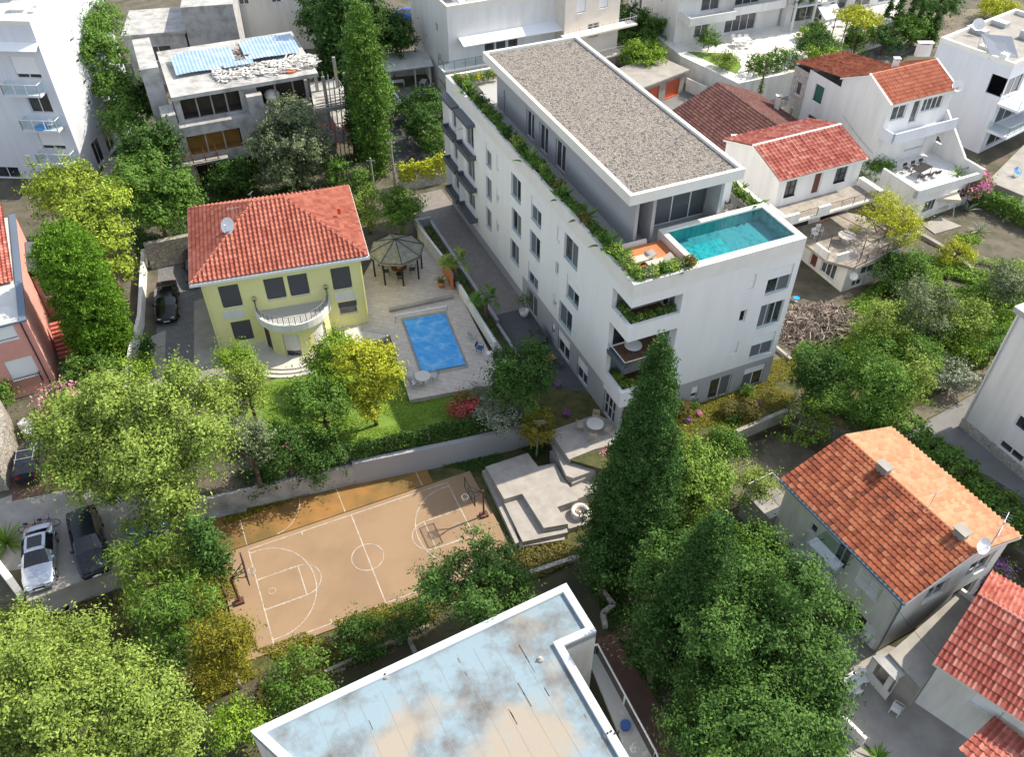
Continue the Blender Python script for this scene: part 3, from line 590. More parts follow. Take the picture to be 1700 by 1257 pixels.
def car(label, px_front, px_rear, z0, paint, name='parked_car', wagon=False, rack=False, sunroof=False, W_=1.8, conv=False, H=1.45, group=None, cat='car'):
    a = U(*px_front, z0); b = U(*px_rear, z0); d = (b - a); L = d.length; u = d.normalized(); ang = math.atan2(u.y, u.x); mid = (a + b) / 2
    r = thing(name, label, cat, (0, 0, 0), group); k = L / 4.6; q = H / 1.45
    # stations: x, top z, half width at top, belt z, half width at belt, low z
    if wagon: S = [(0, .55, .55, .5, .62, .3), (.12, .72, .66, .62, .80, .22), (.5, .86, .72, .72, .88, .2), (1.25, 1.0, .74, .92, .9, .2), (1.3, 1.02, .73, .94, .9, .2), (2.0, 1.42, .60, .97, .9, .2), (2.5, 1.47, .62, .98, .9, .2), (3.6, 1.45, .61, 1.0, .9, .2), (4.15, 1.36, .58, 1.02, .88, .2), (4.5, 1.03, .66, .98, .84, .25), (4.6, .8, .7, .7, .8, .32)]
    else: S = [(0, .5, .52, .45, .6, .3), (.12, .66, .64, .58, .79, .22), (.5, .80, .70, .70, .87, .2), (1.3, .95, .74, .88, .89, .2), (1.36, .97, .73, .90, .89, .2), (2.15, 1.38, .58, .94, .9, .2), (2.6, 1.43, .60, .95, .9, .2), (3.2, 1.40, .59, .97, .9, .2), (3.45, 1.36, .57, .98, .89, .2), (4.0, 1.02, .66, .97, .86, .22), (4.45, .96, .68, .88, .82, .25), (4.6, .75, .66, .68, .76, .35)]
    if conv: S = [(x, (z if z < 1.0 else .93 + (z - 1) * .75), w, min(bz, .85), bw, lz) for x, z, w, bz, bw, lz in S]
    body = MB(); gl = MB(); rows = []
    for x, tz, tw, bz, bw, lz in S:
        x = (x - 2.3) * k; w = W_ / 1.8; cr_ = .03
        rows.append([V(x, -bw * w * .96, lz * q), V(x, -bw * w * 1.0, (lz + bz) / 2 * q), V(x, -bw * w, bz * q), V(x, -tw * w, (tz - .02) * q), V(x, -tw * w * .5, (tz + cr_) * q), V(x, 0, (tz + cr_ * 1.3) * q), V(x, tw * w * .5, (tz + cr_) * q), V(x, tw * w, (tz - .02) * q), V(x, bw * w, bz * q), V(x, bw * w, (lz + bz) / 2 * q), V(x, bw * w * .96, lz * q)])
    ws = 4; rw = 8 if wagon else 8
    for i in range(len(rows) - 1):
        for j in range(10):
            f = (rows[i][j], rows[i + 1][j], rows[i + 1][j + 1], rows[i][j + 1]); top = 3 <= j <= 6; side = j in (2, 7)
            cab = ws <= i <= rw
            isg = (top and (i == ws or i == rw)) or (side and ws < i < rw) or (side and i in (ws, rw) and False)
            (gl if isg else body).face(*f)
    body.face(*rows[0]); body.face(*reversed(rows[-1]))
    bo = body.build('body', M[paint], r, False); me = bo.data; bm = bmesh.new(); bm.from_mesh(me); bmesh.ops.remove_doubles(bm, verts=bm.verts, dist=.001); bm.to_mesh(me); bm.free()
    mo = bo.modifiers.new('bevel', 'BEVEL'); mo.width = .035; mo.segments = 2; mo.limit_method = 'ANGLE'; mo.angle_limit = R(25); me.polygons.foreach_set('use_smooth', [True] * len(me.polygons))
    gl.build('glass', M['car_glass'], r)
    for x in (-1.42 * k, 1.32 * k):
        for y in (-1, 1):
            c = V(x, y * (W_ / 2 - .02), .33); wb = MB(); wb.tube(c + V(0, -y * .16), c + V(0, y * .045), .33, n=20); wo = wb.build('wheel', M['rubber'], r); MB().tube(c + V(0, y * .02), c + V(0, y * .052), .21, n=10).build('rim', M['galv'], wo)
            ar = MB(); ar.ring(c + V(0, y * .0), .36, .035, V(0, 1, 0), 16, 5); ar.build('wheel_arch', M[paint], r)
    for y in (-1, 1):
        MB().box(V(-2.2 * k, y * .5 - .14, .56 * q), V(.22, 0), V(0, .3), V(0, 0, .11)).build('headlight', M['lamp_clear'], r); MB().box(V(2.24 * k - .1, y * .58 - .14, .72 * q), V(.16, 0), V(0, .28), V(0, 0, .14)).build('tail_light', M['lamp_red'], r)
        MB().box(V((-.72) * k, y * (W_ / 2 + .02) - .08, .93 * q), V(.12, 0), V(0, .17), V(0, 0, .12)).build('mirror', M[paint], r)
        for xx in (.05, 1.05): MB().box(V(xx * k, y * (W_ / 2 * .83) - .02, .93 * q), V(.07, 0), V(0, -y * .2, 0), V(0, -y * .16, .44 * q)).build('pillar', M[paint], r) if not conv else None
    MB().box(V(-2.31 * k, -.35, .42), V(.03, 0), V(0, .7), V(0, 0, .16)).build('grille', M['dark_metal'], r); MB().box(V(-2.335 * k, -.25, .36), V(.02, 0), V(0, .5), V(0, 0, .1)).build('number_plate', M['white_metal'], r)
    if sunroof: MB().box(V(.1 * k, -.42, 1.458 * q), V(.85, 0), V(0, .84), V(0, 0, .02)).build('sunroof', M['car_glass'], r)
    if rack:
        b = MB()
        for xx in (.1, .9): b.tube(V(xx, -.62, 1.55 * q), V(xx, .62, 1.55 * q), .025)
        for y in (-.55, .55): b.tube(V(-.1, y, 1.5 * q), V(1.2, y, 1.5 * q), .02)
        b.build('roof_rack', M['galv'], r)
    r.location = (mid.x, mid.y, z0 + .01); r.rotation_euler = (0, 0, ang); return r
def mk_bike():
    r = thing('bicycle', 'x', 'bicycle')
    for x in (-.52, .52): w = MB().ring(V(x, 0, .34), .32, .022, V(0, 1, 0), 22, 5).build('wheel', M['rubber'], r); s = MB(); [s.tube(V(x, 0, .34), V(x + .3 * math.cos(a), 0, .34 + .3 * math.sin(a)), .006, n=3) for a in np.arange(0, 6.28, .52)]; s.build('spokes', M['galv'], w)
    b = MB(); A, B_, C_, D = V(-.52, 0, .34), V(-.12, 0, .30), V(-.22, 0, .82), V(.36, 0, .78); b.path([A, B_, C_, A], .018); b.path([C_, D, B_], .02); b.path([D + V(-.03, 0, .12), V(.52, 0, .34)], .018); b.build('frame', M['dark_metal'], r)
    MB().path([V(.3, -.28, .98), V(.36, 0, .95), V(.3, .28, .98)], .016).build('handlebar', M['dark_metal'], r); MB().box(V(-.36, -.07, .88), V(.26, 0), V(0, .14), V(0, 0, .06)).build('saddle', M['rubber'], r); MB().tube(C_, V(-.24, 0, .88), .014).build('seat_post', M['galv'], r); return r
def railing(name, pts, h, parent, m, step=.12, post=1.2, r=.012, rails=(1.0,), solid=None):
    mb = MB(); pts = [Vector(p) for p in pts]; Z = Vector((0, 0, 1))
    for a, b in zip(pts[:-1], pts[1:]):
        L = (b - a).length
        for t in rails: mb.tube(a + Z * h * t, b + Z * h * t, r * 1.8, n=5)
        for i in range(int(L / step) + 1 if step else 0): q = a.lerp(b, min(1, i * step / L)); mb.tube(q, q + Z * h, r, n=4)
        for i in range(max(1, int(L / post)) + 1): q = a.lerp(b, i / max(1, int(L / post))); mb.tube(q, q + Z * h, r * 2, n=5)
    o = mb.build(name, M[m], parent)
    if solid:
        g = MB()
        for a, b in zip(pts[:-1], pts[1:]): g.face(a + Z * .08, b + Z * .08, b + Z * (h - .04), a + Z * (h - .04))
        g.build('glass_panel', M[solid], o)
    return o
def aircon(label, F, s, z, group=None):
    r = thing('air_conditioner', label, 'air conditioner', F.pt(s, z, .02), group); MB().box(F.pt(s, z, .03), F.u * .8, F.n * .3, V(0, 0, .55)).build('casing', M['white_metal'], r); MB().ring(F.pt(s + .3, z + .27, .34), .2, .02, F.n, 18, 5).build('fan_grille', M['dark_metal'], r); return r
_on = 'first second third fourth fifth sixth seventh eighth ninth tenth eleventh twelfth thirteenth fourteenth fifteenth sixteenth seventeenth eighteenth nineteenth'.split()
def nth(i):
    i += 1
    if i < 20: return _on[i - 1]
    t = {2: 'twent', 3: 'thirt', 4: 'fort', 5: 'fift'}[i // 10]
    return t + ('ieth' if i % 10 == 0 else 'y-' + _on[i % 10 - 1])
TONE = {'green': 'green', 'olive': 'olive green', 'dark': 'dark green', 'khaki': 'brownish', 'grey': 'grey green', 'lime': 'lime green'}
class Block:
    """a box shaped building volume with four Faces: F (front, p0->p1), R, B, L"""
    def __init__(s, O, u, W_, D): 
        s.O = V2(O); s.u = V2(u); s.v = Vector((-u.y, u.x, 0)); s.W = W_; s.D = D; c = s.c = [s.O, s.O + s.u * W_, s.O + s.u * W_ + s.v * D, s.O + s.v * D]
        s.F = Face(c[0], c[1]); s.R = Face(c[1], c[2]); s.B = Face(c[2], c[3]); s.L = Face(c[3], c[0])
    def p(s, a, b, z=0): return s.O + s.u * a + s.v * b + Vector((0, 0, z))
    def shell(s, root, z0, z1, m, wins=(), fm='frame_white', gm='glass_house', name='wall', depth=.16, cap=None):
        mb = MB(); per = {'F': [], 'R': [], 'B': [], 'L': []}; todo = []
        for w in wins:
            f, x, y, ww, hh = w[:5]; kw = dict(w[5]) if len(w) > 5 else {}; Fc = getattr(s, f)
            if kw.pop('abs', False): a, zc = x, y
            else: a, zc = Fc.hit(x, y)
            h = (a - ww / 2, a + ww / 2, max(zc - hh / 2, z0 + .03), min(zc + hh / 2, z1 - .05)); per[f].append(h); todo.append((Fc, h, kw))
        for f in 'FRBL': wall_mesh(mb, getattr(s, f), z0, z1, per[f], depth + .02)
        if cap: mb.face(*[q + Vector((0, 0, z1)) for q in s.c])
        w_ = mb.build(name, M[m], root)
        for Fc, h, kw in todo:
            if h[0] < .02 or h[1] > Fc.W - .02 or h[3] - h[2] < .1: print('WIN off face', root.name, [round(q, 2) for q in h], round(Fc.W, 2)); continue
            window(Fc, h[0], h[1], h[2], h[3], root, M[kw.pop('fm', fm)], M[kw.pop('gm', gm)], depth=depth, **kw)
        return w_
    def parapet(s, root, z, h, t, m, name='parapet', out=0.0):
        mb = MB(); o = out; c = [(-o, -o), (s.W + o, -o), (s.W + o, s.D + o), (-o, s.D + o)]; i = [(t - o, t - o), (s.W + o - t, t - o), (s.W + o - t, s.D + o - t), (t - o, s.D + o - t)]
        for k in range(4):
            k2 = (k + 1) % 4; a, b, cc, d = s.p(*c[k], z), s.p(*c[k2], z), s.p(*i[k2], z), s.p(*i[k], z); H = Vector((0, 0, h)); mb.face(a, b, b + H, a + H); mb.face(cc, d, d + H, cc + H); mb.face(a + H, b + H, cc + H, d + H); mb.face(a, d, cc, b)
        return mb.build(name, M[m], root)
    def slab(s, root, a0, a1, b0, b1, z0, z1, m, name='slab'):
        return MB().box(s.p(a0, b0, z0), s.u * (a1 - a0), s.v * (b1 - b0), Vector((0, 0, z1 - z0))).build(name, M[m], root)
def gable(root, Bk, z, rise, tm, along='u', over=.4, per=.3, row=.42, m2=None, gm='white_wall', zl=None):
    """gable roof; ridge runs along u (or v)"""
    W_, D = Bk.W, Bk.D
    if along == 'u':
        e = [Bk.p(-over, -over, z), Bk.p(W_ + over, -over, z), Bk.p(W_ + over, D / 2, z + rise), Bk.p(-over, D / 2, z + rise)]; f = [Bk.p(W_ + over, D + over, z), Bk.p(-over, D + over, z), Bk.p(-over, D / 2, z + rise), Bk.p(W_ + over, D / 2, z + rise)]
        ga = [(Bk.p(0, 0, z), Bk.p(0, D, z), Bk.p(0, D / 2, z + rise - .12)), (Bk.p(W_, D, z), Bk.p(W_, 0, z), Bk.p(W_, D / 2, z + rise - .12))]; rd = (Bk.p(-over, D / 2, z + rise + .04), Bk.p(W_ + over, D / 2, z + rise + .04))
    else:
        e = [Bk.p(-over, D + over, z), Bk.p(-over, -over, z), Bk.p(W_ / 2, -over, z + rise), Bk.p(W_ / 2, D + over, z + rise)]; f = [Bk.p(W_ + over, -over, z), Bk.p(W_ + over, D + over, z), Bk.p(W_ / 2, D + over, z + rise), Bk.p(W_ / 2, -over, z + rise)]
        ga = [(Bk.p(0, 0, z), Bk.p(W_, 0, z), Bk.p(W_ / 2, 0, z + rise - .12)), (Bk.p(W_, D, z), Bk.p(0, D, z), Bk.p(W_ / 2, D, z + rise - .12))]; rd = (Bk.p(W_ / 2, -over, z + rise + .04), Bk.p(W_ / 2, D + over, z + rise + .04))
    [MB().face(*q).build('gable', M[gm], root) for q in ga]
    r = tile_slope('roof', e, M[tm], root, per, row); tile_slope('roof', f, M[m2 or tm], root, per, row)
    sl = MB()
    for q in (e, f): slab_poly(sl, [p - Vector((0, 0, .0)) for p in q], .16)
    sl.build('roof_deck', M['coping'], root); MB().tube(rd[0], rd[1], .1, n=8).build('ridge_tiles', M[tm], root)
def height_at(bx, by, z0, ty):
    base = U(bx, by, z0); lo, hi = 0.0, 40.0
    for _ in range(40):
        m = (lo + hi) / 2; q = base + Vector((0, 0, m)) - CP; y = 628.5 + CF * q.dot(DN) / q.dot(FW)
        if y > ty: lo = m
        else: hi = m
    return lo
Z = Vector((0, 0, 1))
# ================================================================== ground
LOW = -2.0
g = MB(); g.face((-260, -60, LOW), (260, -60, LOW), (260, 420, LOW), (-260, 420, LOW)); struct('ground', g, M['lower_soil'])
edge = [(-160, 1040), (40, 992), (190, 938), (230, 905), (330, 828), (450, 800), (585, 770), (780, 731), (905, 699), (945, 762), (1000, 778), (1090, 752), (1236, 714), (1308, 684), (1400, 745), (1500, 790), (1720, 935), (1900, 1000)]
up = [tuple(U(x, y, 0))[:2] for x, y in edge] + [(120, 40), (260, 60), (260, 420), (-260, 420), (-260, 20)]
g = MB(); g.prism(up, LOW - .5, 0.0); struct('upper_ground', g, M['soil'])
def sheet(name, z, m, *px, t=.0): g = MB(); g.prism(pixpoly(z, *px), z - (t or .03), z); return struct(name, g, M[m])
O = Vector((7.61, 42.92, 0)); mu = Vector((.9165, .400, 0)).normalized(); MAIN = Block(O, mu, 13.2, 33.8); mp_ = MAIN.p
def fsheet(name, z, m, pts, t=.03): g = MB(); g.prism([tuple(mp_(a, b))[:2] for a, b in pts], z - t, z); return struct(name, g, M[m])
# driveway beside the white building, its kerb walls and planted strip
fsheet('driveway', .03, 'paver_light', [(-3.1, 15.9), (0, 15.9), (0, 37), (-4.6, 37)])
fsheet('side_path', .035, 'driveway_grey', [(-3.2, 6.3), (-.7, 4.6), (-.01, 4.6), (-.01, 15.85), (-3.2, 15.85)])
fsheet('side_garden', .05, 'garden_grass', [(-5.2, 1.5), (-2.4, 1.2), (-.02, 1.4), (-.02, 4.55), (-3.25, 6.3), (-3.25, 8.6), (-5.2, 8.6)])
fsheet('strip_garden', .06, 'garden_grass', [(-4.5, 8.6), (-3.25, 8.6), (-3.25, 31), (-4.5, 31)])
def lowwall(name, label, pts, z0, h, t, m, cat='wall'):
    mb = MB()
    for a, b in zip(pts[:-1], pts[1:]):
        a = Vector(a); b = Vector(b); d = (b - a); v = Vector((-d.y, d.x, 0)).normalized() * t / 2; a.z = b.z = z0; mb.box(a - v - d.normalized() * t * .0, b - a, v * 2, Z * h)
    return tag(mb.build(name, M[m]), label, cat)
lowwall('kerb_wall', 'low grey concrete kerb wall between the dark driveway and planted strip', [mp_(-3.2, 14.7), mp_(-3.2, 31.3)], 0, .55, .28, 'render_grey')
lowwall('kerb_wall', 'short grey kerb wall between dark side path and strip of grass near the round dark tree', [mp_(-3.3, 7.6), mp_(-3.3, 14.5)], 0, .35, .24, 'render_grey')
lowwall('boundary_wall', 'long grey planter wall beside the planted strip and the dark driveway', [mp_(-4.6, 9.6), mp_(-4.6, 31.2)], 0, 1.0, .3, 'render_grey')
lowwall('boundary_wall', 'grey return wall closing the planted strip behind the gazebo', [mp_(-4.7, 31.4), mp_(-3.1, 31.4)], 0, .8, .28, 'render_grey')
# garden on the front side of the white building
gf = [(1030, 700), (1280, 600), (1330, 585), (1325, 655), (1306, 683), (1236, 712), (1090, 750), (1025, 765)]
sheet('front_garden', .04, 'garden_grass', *gf)
lowwall('garden_wall', 'pale low wall edging the front garden above the dry field', [U(1222, 720, 0), U(1306, 684, 0)], -.8, 1.1, .3, 'light_concrete')
lowwall('garden_wall', 'short pale kerb by the rubble heap at the far garden corner', [U(1286, 578, 0), U(1312, 600, 0)], 0, .3, .25, 'light_concrete')
sheet('dry_field', LOW + .05, 'dry_field', (1200, 740), (1330, 690), (1500, 740), (1480, 830), (1300, 850), (1215, 830))
# villa grounds
sheet('villa_driveway', .03, 'paver_grey', (262, 442), (330, 430), (420, 430), (420, 560), (395, 640), (258, 650))
sheet('driveway_edge', .05, 'light_concrete', (248, 560), (275, 548), (272, 650), (246, 660))
sheet('driveway_band', .05, 'light_concrete', (322, 500), (352, 490), (378, 640), (322, 640))
sheet('lawn', .06, 'lawn', (420, 640), (560, 600), (680, 590), (690, 650), (850, 600), (905, 690), (780, 724), (560, 765), (440, 790), (400, 720))
sheet('pool_deck', .45, 'paver_deck', (596, 470), (622, 425), (700, 392), (722, 408), (835, 628), (812, 640), (680, 664), (647, 555), (600, 548), t=.45)
sheet('villa_terrace', .40, 'terrace_white', (395, 540), (597, 500), (648, 556), (600, 575), (560, 590), (512, 600), (440, 612), (400, 598), t=.4)
sheet('grass_verge', LOW + .04, 'garden_grass', (330, 850), (600, 790), (880, 735), (930, 780), (1010, 860), (900, 960), (640, 1010), (450, 1110), (330, 1180), (300, 950))
sheet('parking_slab', .04, 'light_concrete', (-60, 850), (80, 800), (250, 830), (255, 900), (212, 935), (45, 1000), (35, 945), (-60, 960), t=.25)
sheet('red_driveway', .06, 'path_brown', (20, 750), (140, 735), (150, 805), (20, 832))
sheet('lower_path', LOW + .06, 'path_brown', (990, 1060), (1030, 1050), (1130, 1240), (1140, 1300), (1060, 1300))
sheet('courtyard', LOW + .06, 'light_concrete', (1380, 1040), (1500, 1080), (1620, 1200), (1640, 1320), (1340, 1320))
sheet('concrete_pad', LOW + .3, 'raw_concrete', (318, 832), (345, 860), (408, 848), (418, 822), (405, 806), t=.3)
sheet('side_lane', .03, 'road_grey', (1480, 735), (1640, 640), (1700, 600), (1720, 840), (1640, 790), (1560, 760), (1520, 760))
sheet('dirt_path', .05, 'dry_field', (1480, 720), (1500, 690), (1650, 600), (1660, 630), (1530, 700), (1490, 735))
sheet('asphalt_yard', .04, 'asphalt', (650, 200), (690, 188), (745, 262), (742, 300), (668, 310), (650, 250))
sheet('upper_court', .05, 'road_grey', (640, 150), (745, 130), (745, 190), (655, 200))
sheet('street', .03, 'road_grey', (1235, 215), (1330, 165), (1440, 120), (1560, 60), (1540, 40), (1430, 90), (1220, 180))
sheet('garage_yard', .04, 'road_grey', (1060, 175), (1140, 150), (1180, 170), (1120, 215))
sheet('garden_plot', .04, 'soil', (1500, 420), (1640, 380), (1720, 420), (1720, 600), (1520, 560))
sheet('scrub_ground', .045, 'garden_grass', (1310, 560), (1420, 490), (1500, 420), (1515, 565), (1720, 602), (1600, 650), (1480, 735), (1340, 690))
for i, p in enumerate([[(1480, 20), (1700, 10), (1720, 60), (1560, 80), (1500, 60)]]): sheet('dry_grass', .05, 'dry_field', *p)
# court with its painted lines
A_ = U(412.8, 915, LOW); B_ = U(742.3, 803.4, LOW); C_ = U(465.4, 1069.6, LOW); cu = V2(B_ - A_).normalized(); cvv = Vector((cu.y, -cu.x, 0)); CL = (B_ - A_).length; CWd = (C_ - A_).dot(cvv)
def cp(a, b, z=0): return V2(A_) + cu * a + cvv * b + Z * z
g = MB(); g.prism([tuple(cp(a, b))[:2] for a, b in ((-2.0, -.35), (CL + 1.9, -.35), (CL + 1.9, CWd + .4), (-2.0, CWd + .4))], LOW, LOW + .14); struct('court', g, M['court'])
g = MB(); g.prism([tuple(cp(a, b))[:2] for a, b in ((-1.9, -3.6), (CL - .9, -3.6), (CL - .9, -.45), (-1.9, -.45))], LOW, LOW + .1); struct('old_court', g, M['court_old'])
def seg(mb, p, q, w, z): d = (q - p); n = Vector((-d.y, d.x, 0)).normalized() * w / 2; mb.face(p - n + Z * z, q - n + Z * z, q + n + Z * z, p + n + Z * z)
def polyl(mb, P, w, z):
    for p, q in zip(P[:-1], P[1:]): seg(mb, p, q + (q - p).normalized() * w * .3, w, z)
g = MB(); zl = LOW + .146; w = .075; polyl(g, [cp(0, 0), cp(CL, 0), cp(CL, CWd), cp(0, CWd), cp(0, 0)], w, zl); seg(g, cp(CL / 2, 0), cp(CL / 2, CWd), w, zl + .002)
rc = 1.05; polyl(g, [cp(CL / 2 + rc * math.cos(t), CWd / 2 + rc * math.sin(t)) for t in np.linspace(0, 6.2832, 41)], w, zl + .003)
for s in (0, 1):
    X = lambda a, b: cp(a if s == 0 else CL - a, b); zz = zl + .004
    polyl(g, [X(0, .35), X(.5, .35)] + [X(.5 + 3.0 * math.sin(t), CWd / 2 - (CWd / 2 - .35) * math.cos(t)) for t in np.linspace(0.02, 3.12, 36)] + [X(0, CWd - .35)], w, zz)
    polyl(g, [X(0, CWd / 2 - 1.2), X(2.7, CWd / 2 - 1.2)], w, zz); polyl(g, [X(0, CWd / 2 + 1.2), X(2.7, CWd / 2 + 1.2)], w, zz); seg(g, X(2.7, CWd / 2 - 1.2), X(2.7, CWd / 2 + 1.2), w, zz + .002)
    polyl(g, [X(2.7 + 1.2 * math.sin(t), CWd / 2 - 1.2 * math.cos(t)) for t in np.linspace(0, 3.1416, 24)], w, zz + .001)
    polyl(g, [X(.75 + .22 * math.cos(t), CWd / 2 + .22 * math.sin(t)) for t in np.linspace(0, 6.2832, 20)], .05, zz)
    for b in (-1.2, 1.2):
        for a in (1.2, 1.55, 1.9, 2.25): seg(g, X(a, CWd / 2 + b), X(a, CWd / 2 + b * 1.09), .06, zz + .003)
    for b in (0, CWd): seg(g, X(3.6, b), X(3.6, b + (.3 if b == 0 else -.3)), w, zz)
struct('court_lines', g, M['line_white'])
g = MB(); zo = LOW + .106
for a in (.0, CL / 2 - .3): seg(g, cp(a, -3.6), cp(a, -.45), .06, zo)
polyl(g, [cp(CL * .30 - 2.6 * (1 - math.cos(t)) * .9, -3.6 + 3.15 * math.sin(t) * .98) for t in np.linspace(0, 1.5, 14)], .06, zo + .002); polyl(g, [cp(CL * .66 + 3.0 * (1 - math.cos(t)), -3.6 + 1.5 * math.sin(t)) for t in np.linspace(0, 1.57, 14)], .06, zo + .002); seg(g, cp(CL * .88, -3.6), cp(CL * .88, -.5), .06, zo)
struct('old_court_lines', g, M['line_white'])
def hoop(label, a, sgn):
    base = cp(a, CWd / 2, LOW + .14); r = thing('basketball_hoop', label, 'basketball hoop', base, 'hoops at the two ends of the court'); d = cu * sgn
    MB().cbox(base, cu, .55, .45, .22).build('base', M['rust_metal'], r); MB().tube(base + Z * .2, base + Z * 2.7, .075).build('pole', M['rust_metal'], r)
    t = base + Z * 2.6; b = MB()
    for s in (-.35, .35): b.path([t, t + d * .9 + cvv * s + Z * .1], .03); b.path([t + Z * .3 - Z * .3, t + d * .9 + cvv * s + Z * .65], .03)
    b.build('arm', M['dark_metal'], r); c = t + d * .95 + Z * .45; MB().box(c - cvv * .9 - Z * .5, cvv * 1.8, d * .04, Z * 1.05).build('backboard', M['board_glass'], r)
    b = MB(); b.path([c - cvv * .9 - Z * .5, c + cvv * .9 - Z * .5, c + cvv * .9 + Z * .55, c - cvv * .9 + Z * .55, c - cvv * .9 - Z * .5], .035); b.path([c - cvv * .3 - Z * .35, c + cvv * .3 - Z * .35, c + cvv * .3 + Z * .1, c - cvv * .3 + Z * .1, c - cvv * .3 - Z * .35], .02); b.build('frame', M['dark_metal'], r)
    rc_ = c + d * .35 - Z * .35; MB().ring(rc_, .23, .02).build('rim', M['galv'], r); n = MB()
    for i in range(12): q = i * .5236; n.tube(rc_ + V(.23 * math.cos(q), .23 * math.sin(q)), rc_ + V(.13 * math.cos(q + .5), .13 * math.sin(q + .5), -.4), .008, n=3); n.tube(rc_ + V(.23 * math.cos(q), .23 * math.sin(q)), rc_ + V(.13 * math.cos(q - .5), .13 * math.sin(q - .5), -.4), .008, n=3)
    n.build('net', M['line_white'], r)
hoop('dark basketball hoop at the left end of the orange court', -1.3, 1); hoop('dark basketball hoop beside the stepped concrete platforms', CL + 1.25, -1)
# retaining wall, fence with ivy
lowwall('retaining_wall', 'long grey retaining wall between lawn and the old court surface', [U(585, 772, 0), U(780, 732, 0), U(912, 700, 0)], LOW, 2.25, .35, 'render_grey')
fr = thing('garden_fence', 'dark mesh fence on white posts along the lawn edge above the grey wall', 'fence', U(585, 765, .25)); fp = [U(575, 765, .25), U(645, 748, .25), U(712, 733, .25), U(778, 720, .25), U(860, 700, .25)]
for p in fp: MB().cbox(p - Z * .02, cu, .16, .16, 1.1).build('post', M['light_concrete'], fr)
b = MB()
for a, c in zip(fp[:-1], fp[1:]):
    for k in (.25, .75, 1.35): b.tube(a + Z * k, c + Z * k, .02, n=4)
    n = int((c - a).length / .12)
    for i in range(n): q = a.lerp(c, i / n); b.tube(q, q + Z * 1.4, .008, n=3)
b.build('mesh_panel', M['dark_metal'], fr)
hedge('ivy_screen', 'dark ivy grown through the mesh fence along the lawn', [(582, 764), (645, 749), (712, 734), (780, 720), (862, 700)], .2, 1.35, .3, leaf='dark', size=.09, dens=42, per=7, cr=.08)
lowwall('retaining_wall', 'dark green clad wall with orange posts behind the broad olive tree', [U(240, 868, 0), U(330, 830, 0), U(585, 772, 0)], LOW, 2.0, .3, 'raw_concrete')
sheet('patio_garden', .012, 'garden_grass', (945, 763), (1022, 738), (1040, 770), (1000, 779))
# stepped platforms and fire pit
mb_ = M['patio_concrete']
def plat(label, z, px, t=.3):
    g = MB(); g.prism(pixpoly(z, *px), z - t, z); o = g.build('platform', mb_); return tag(o, label, 'platform', 'stepped concrete platforms')
plat('uppermost wide pale patio platform with round table by the new building', .10, [(912, 716), (990, 688), (1018, 700), (1030, 722), (1020, 738), (987, 746), (945, 763)], 1.2)
plat('small pale step platform just below the patio with the table', -.35, [(917, 738), (985, 745), (1003, 775), (952, 794), (940, 790)], 1.2)
plat('lower narrow step platform under the patio steps', -.75, [(913, 748), (985, 754), (1010, 778), (950, 803)], 1.2)
plat('broad middle concrete platform crossing towards the cypress', -1.1, [(890, 775), (925, 768), (950, 800), (1005, 785), (1010, 808), (925, 842), (905, 800)], .88)
plat('largest square pale platform next to the basketball court', -.8, [(806, 775), (876, 752), (894, 776), (920, 770), (960, 830), (925, 842), (943, 870), (903, 877), (867, 820), (837, 829)], 1.18)
plat('lower pale platform at the near end beside the court strip', -1.25, [(836, 834), (868, 826), (905, 882), (940, 874), (943, 884), (868, 900)], .73)
plat('bottom narrow step at the near end of the platforms', -1.62, [(840, 870), (868, 903), (936, 886), (938, 896), (864, 908)], .36)
plat('left side step strip along the court edge', -1.45, [(800, 782), (806, 779), (838, 833), (862, 900), (856, 903)], .5)
plat('low paved pad carrying the round fire pit', -1.5, [(928, 850), (962, 835), (985, 850), (980, 868), (945, 878)], .5)
c = U(963, 851, -1.3); r = thing('fire_pit', 'round pale concrete fire pit on the low pad by the cypress', 'fire pit', c); MB().lathe(c - Z * .2, [(.62, 0), (.64, .45), (.42, .45), (.40, .3), (.001, .3)], 28).build('bowl', M['terrace_white'], r, True); b = MB(); [b.ring(c + Z * .12, q, .025) for q in (.12, .22, .32)]; b.build('grate', M['rust_metal'], r)
# ================================================================== the new white building
r = thing('apartment_building', 'large new white apartment block with gravel roof and rooftop pool', 'building', O)
LF, FF = MAIN.L, MAIN.F; LW = 31.4
HL = [(9.3, 10.5, 9.2, 11.25), (9.15, 10.4, 6.05, 8.15), (9.0, 10.25, 2.95, 5.0), (14.6, 16.5, 9.2, 11.25), (14.7, 16.6, 6.1, 8.15), (14.4, 16.2, 2.95, 5.0), (18.45, 20.3, 9.2, 11.25), (18.3, 20.2, 6.1, 8.15), (18.1, 20.0, 2.95, 5.0),
      (24.2, 26.35, 9.3, 11.4), (24.9, 26.9, 6.15, 8.25), (23.9, 26.05, 3.1, 5.1)]
SH = {6: .35, 8: .45, 0: .3, 10: .42}
sm = [(11.6, 12.1, 9.9, 11.2), (11.5, 12.0, 6.8, 8.1), (11.4, 11.9, 3.7, 5.0), (23.0, 23.5, 9.9, 11.2), (22.95, 23.45, 6.9, 8.1), (22.85, 23.35, 3.8, 5.0)]; SMS = {0: .95, 3: .95, 1: .5, 5: .6, 2: .3}
bay = [(1.2, 3.0, z, z + 2.3) for z in (8.95, 5.75, 2.6)] + [(4.6, 6.5, z, z + 2.3) for z in (8.95, 5.75)] + [(4.6, 6.3, 2.7, 4.4)]
gw = [(18.0, 20.0, .06, 2.3), (23.9, 25.95, .1, 2.3), (27.3, 29.0, .1, 2.2), (22.8, 23.3, .9, 2.1)]; GS = {1: .4, 2: .45, 3: .5}
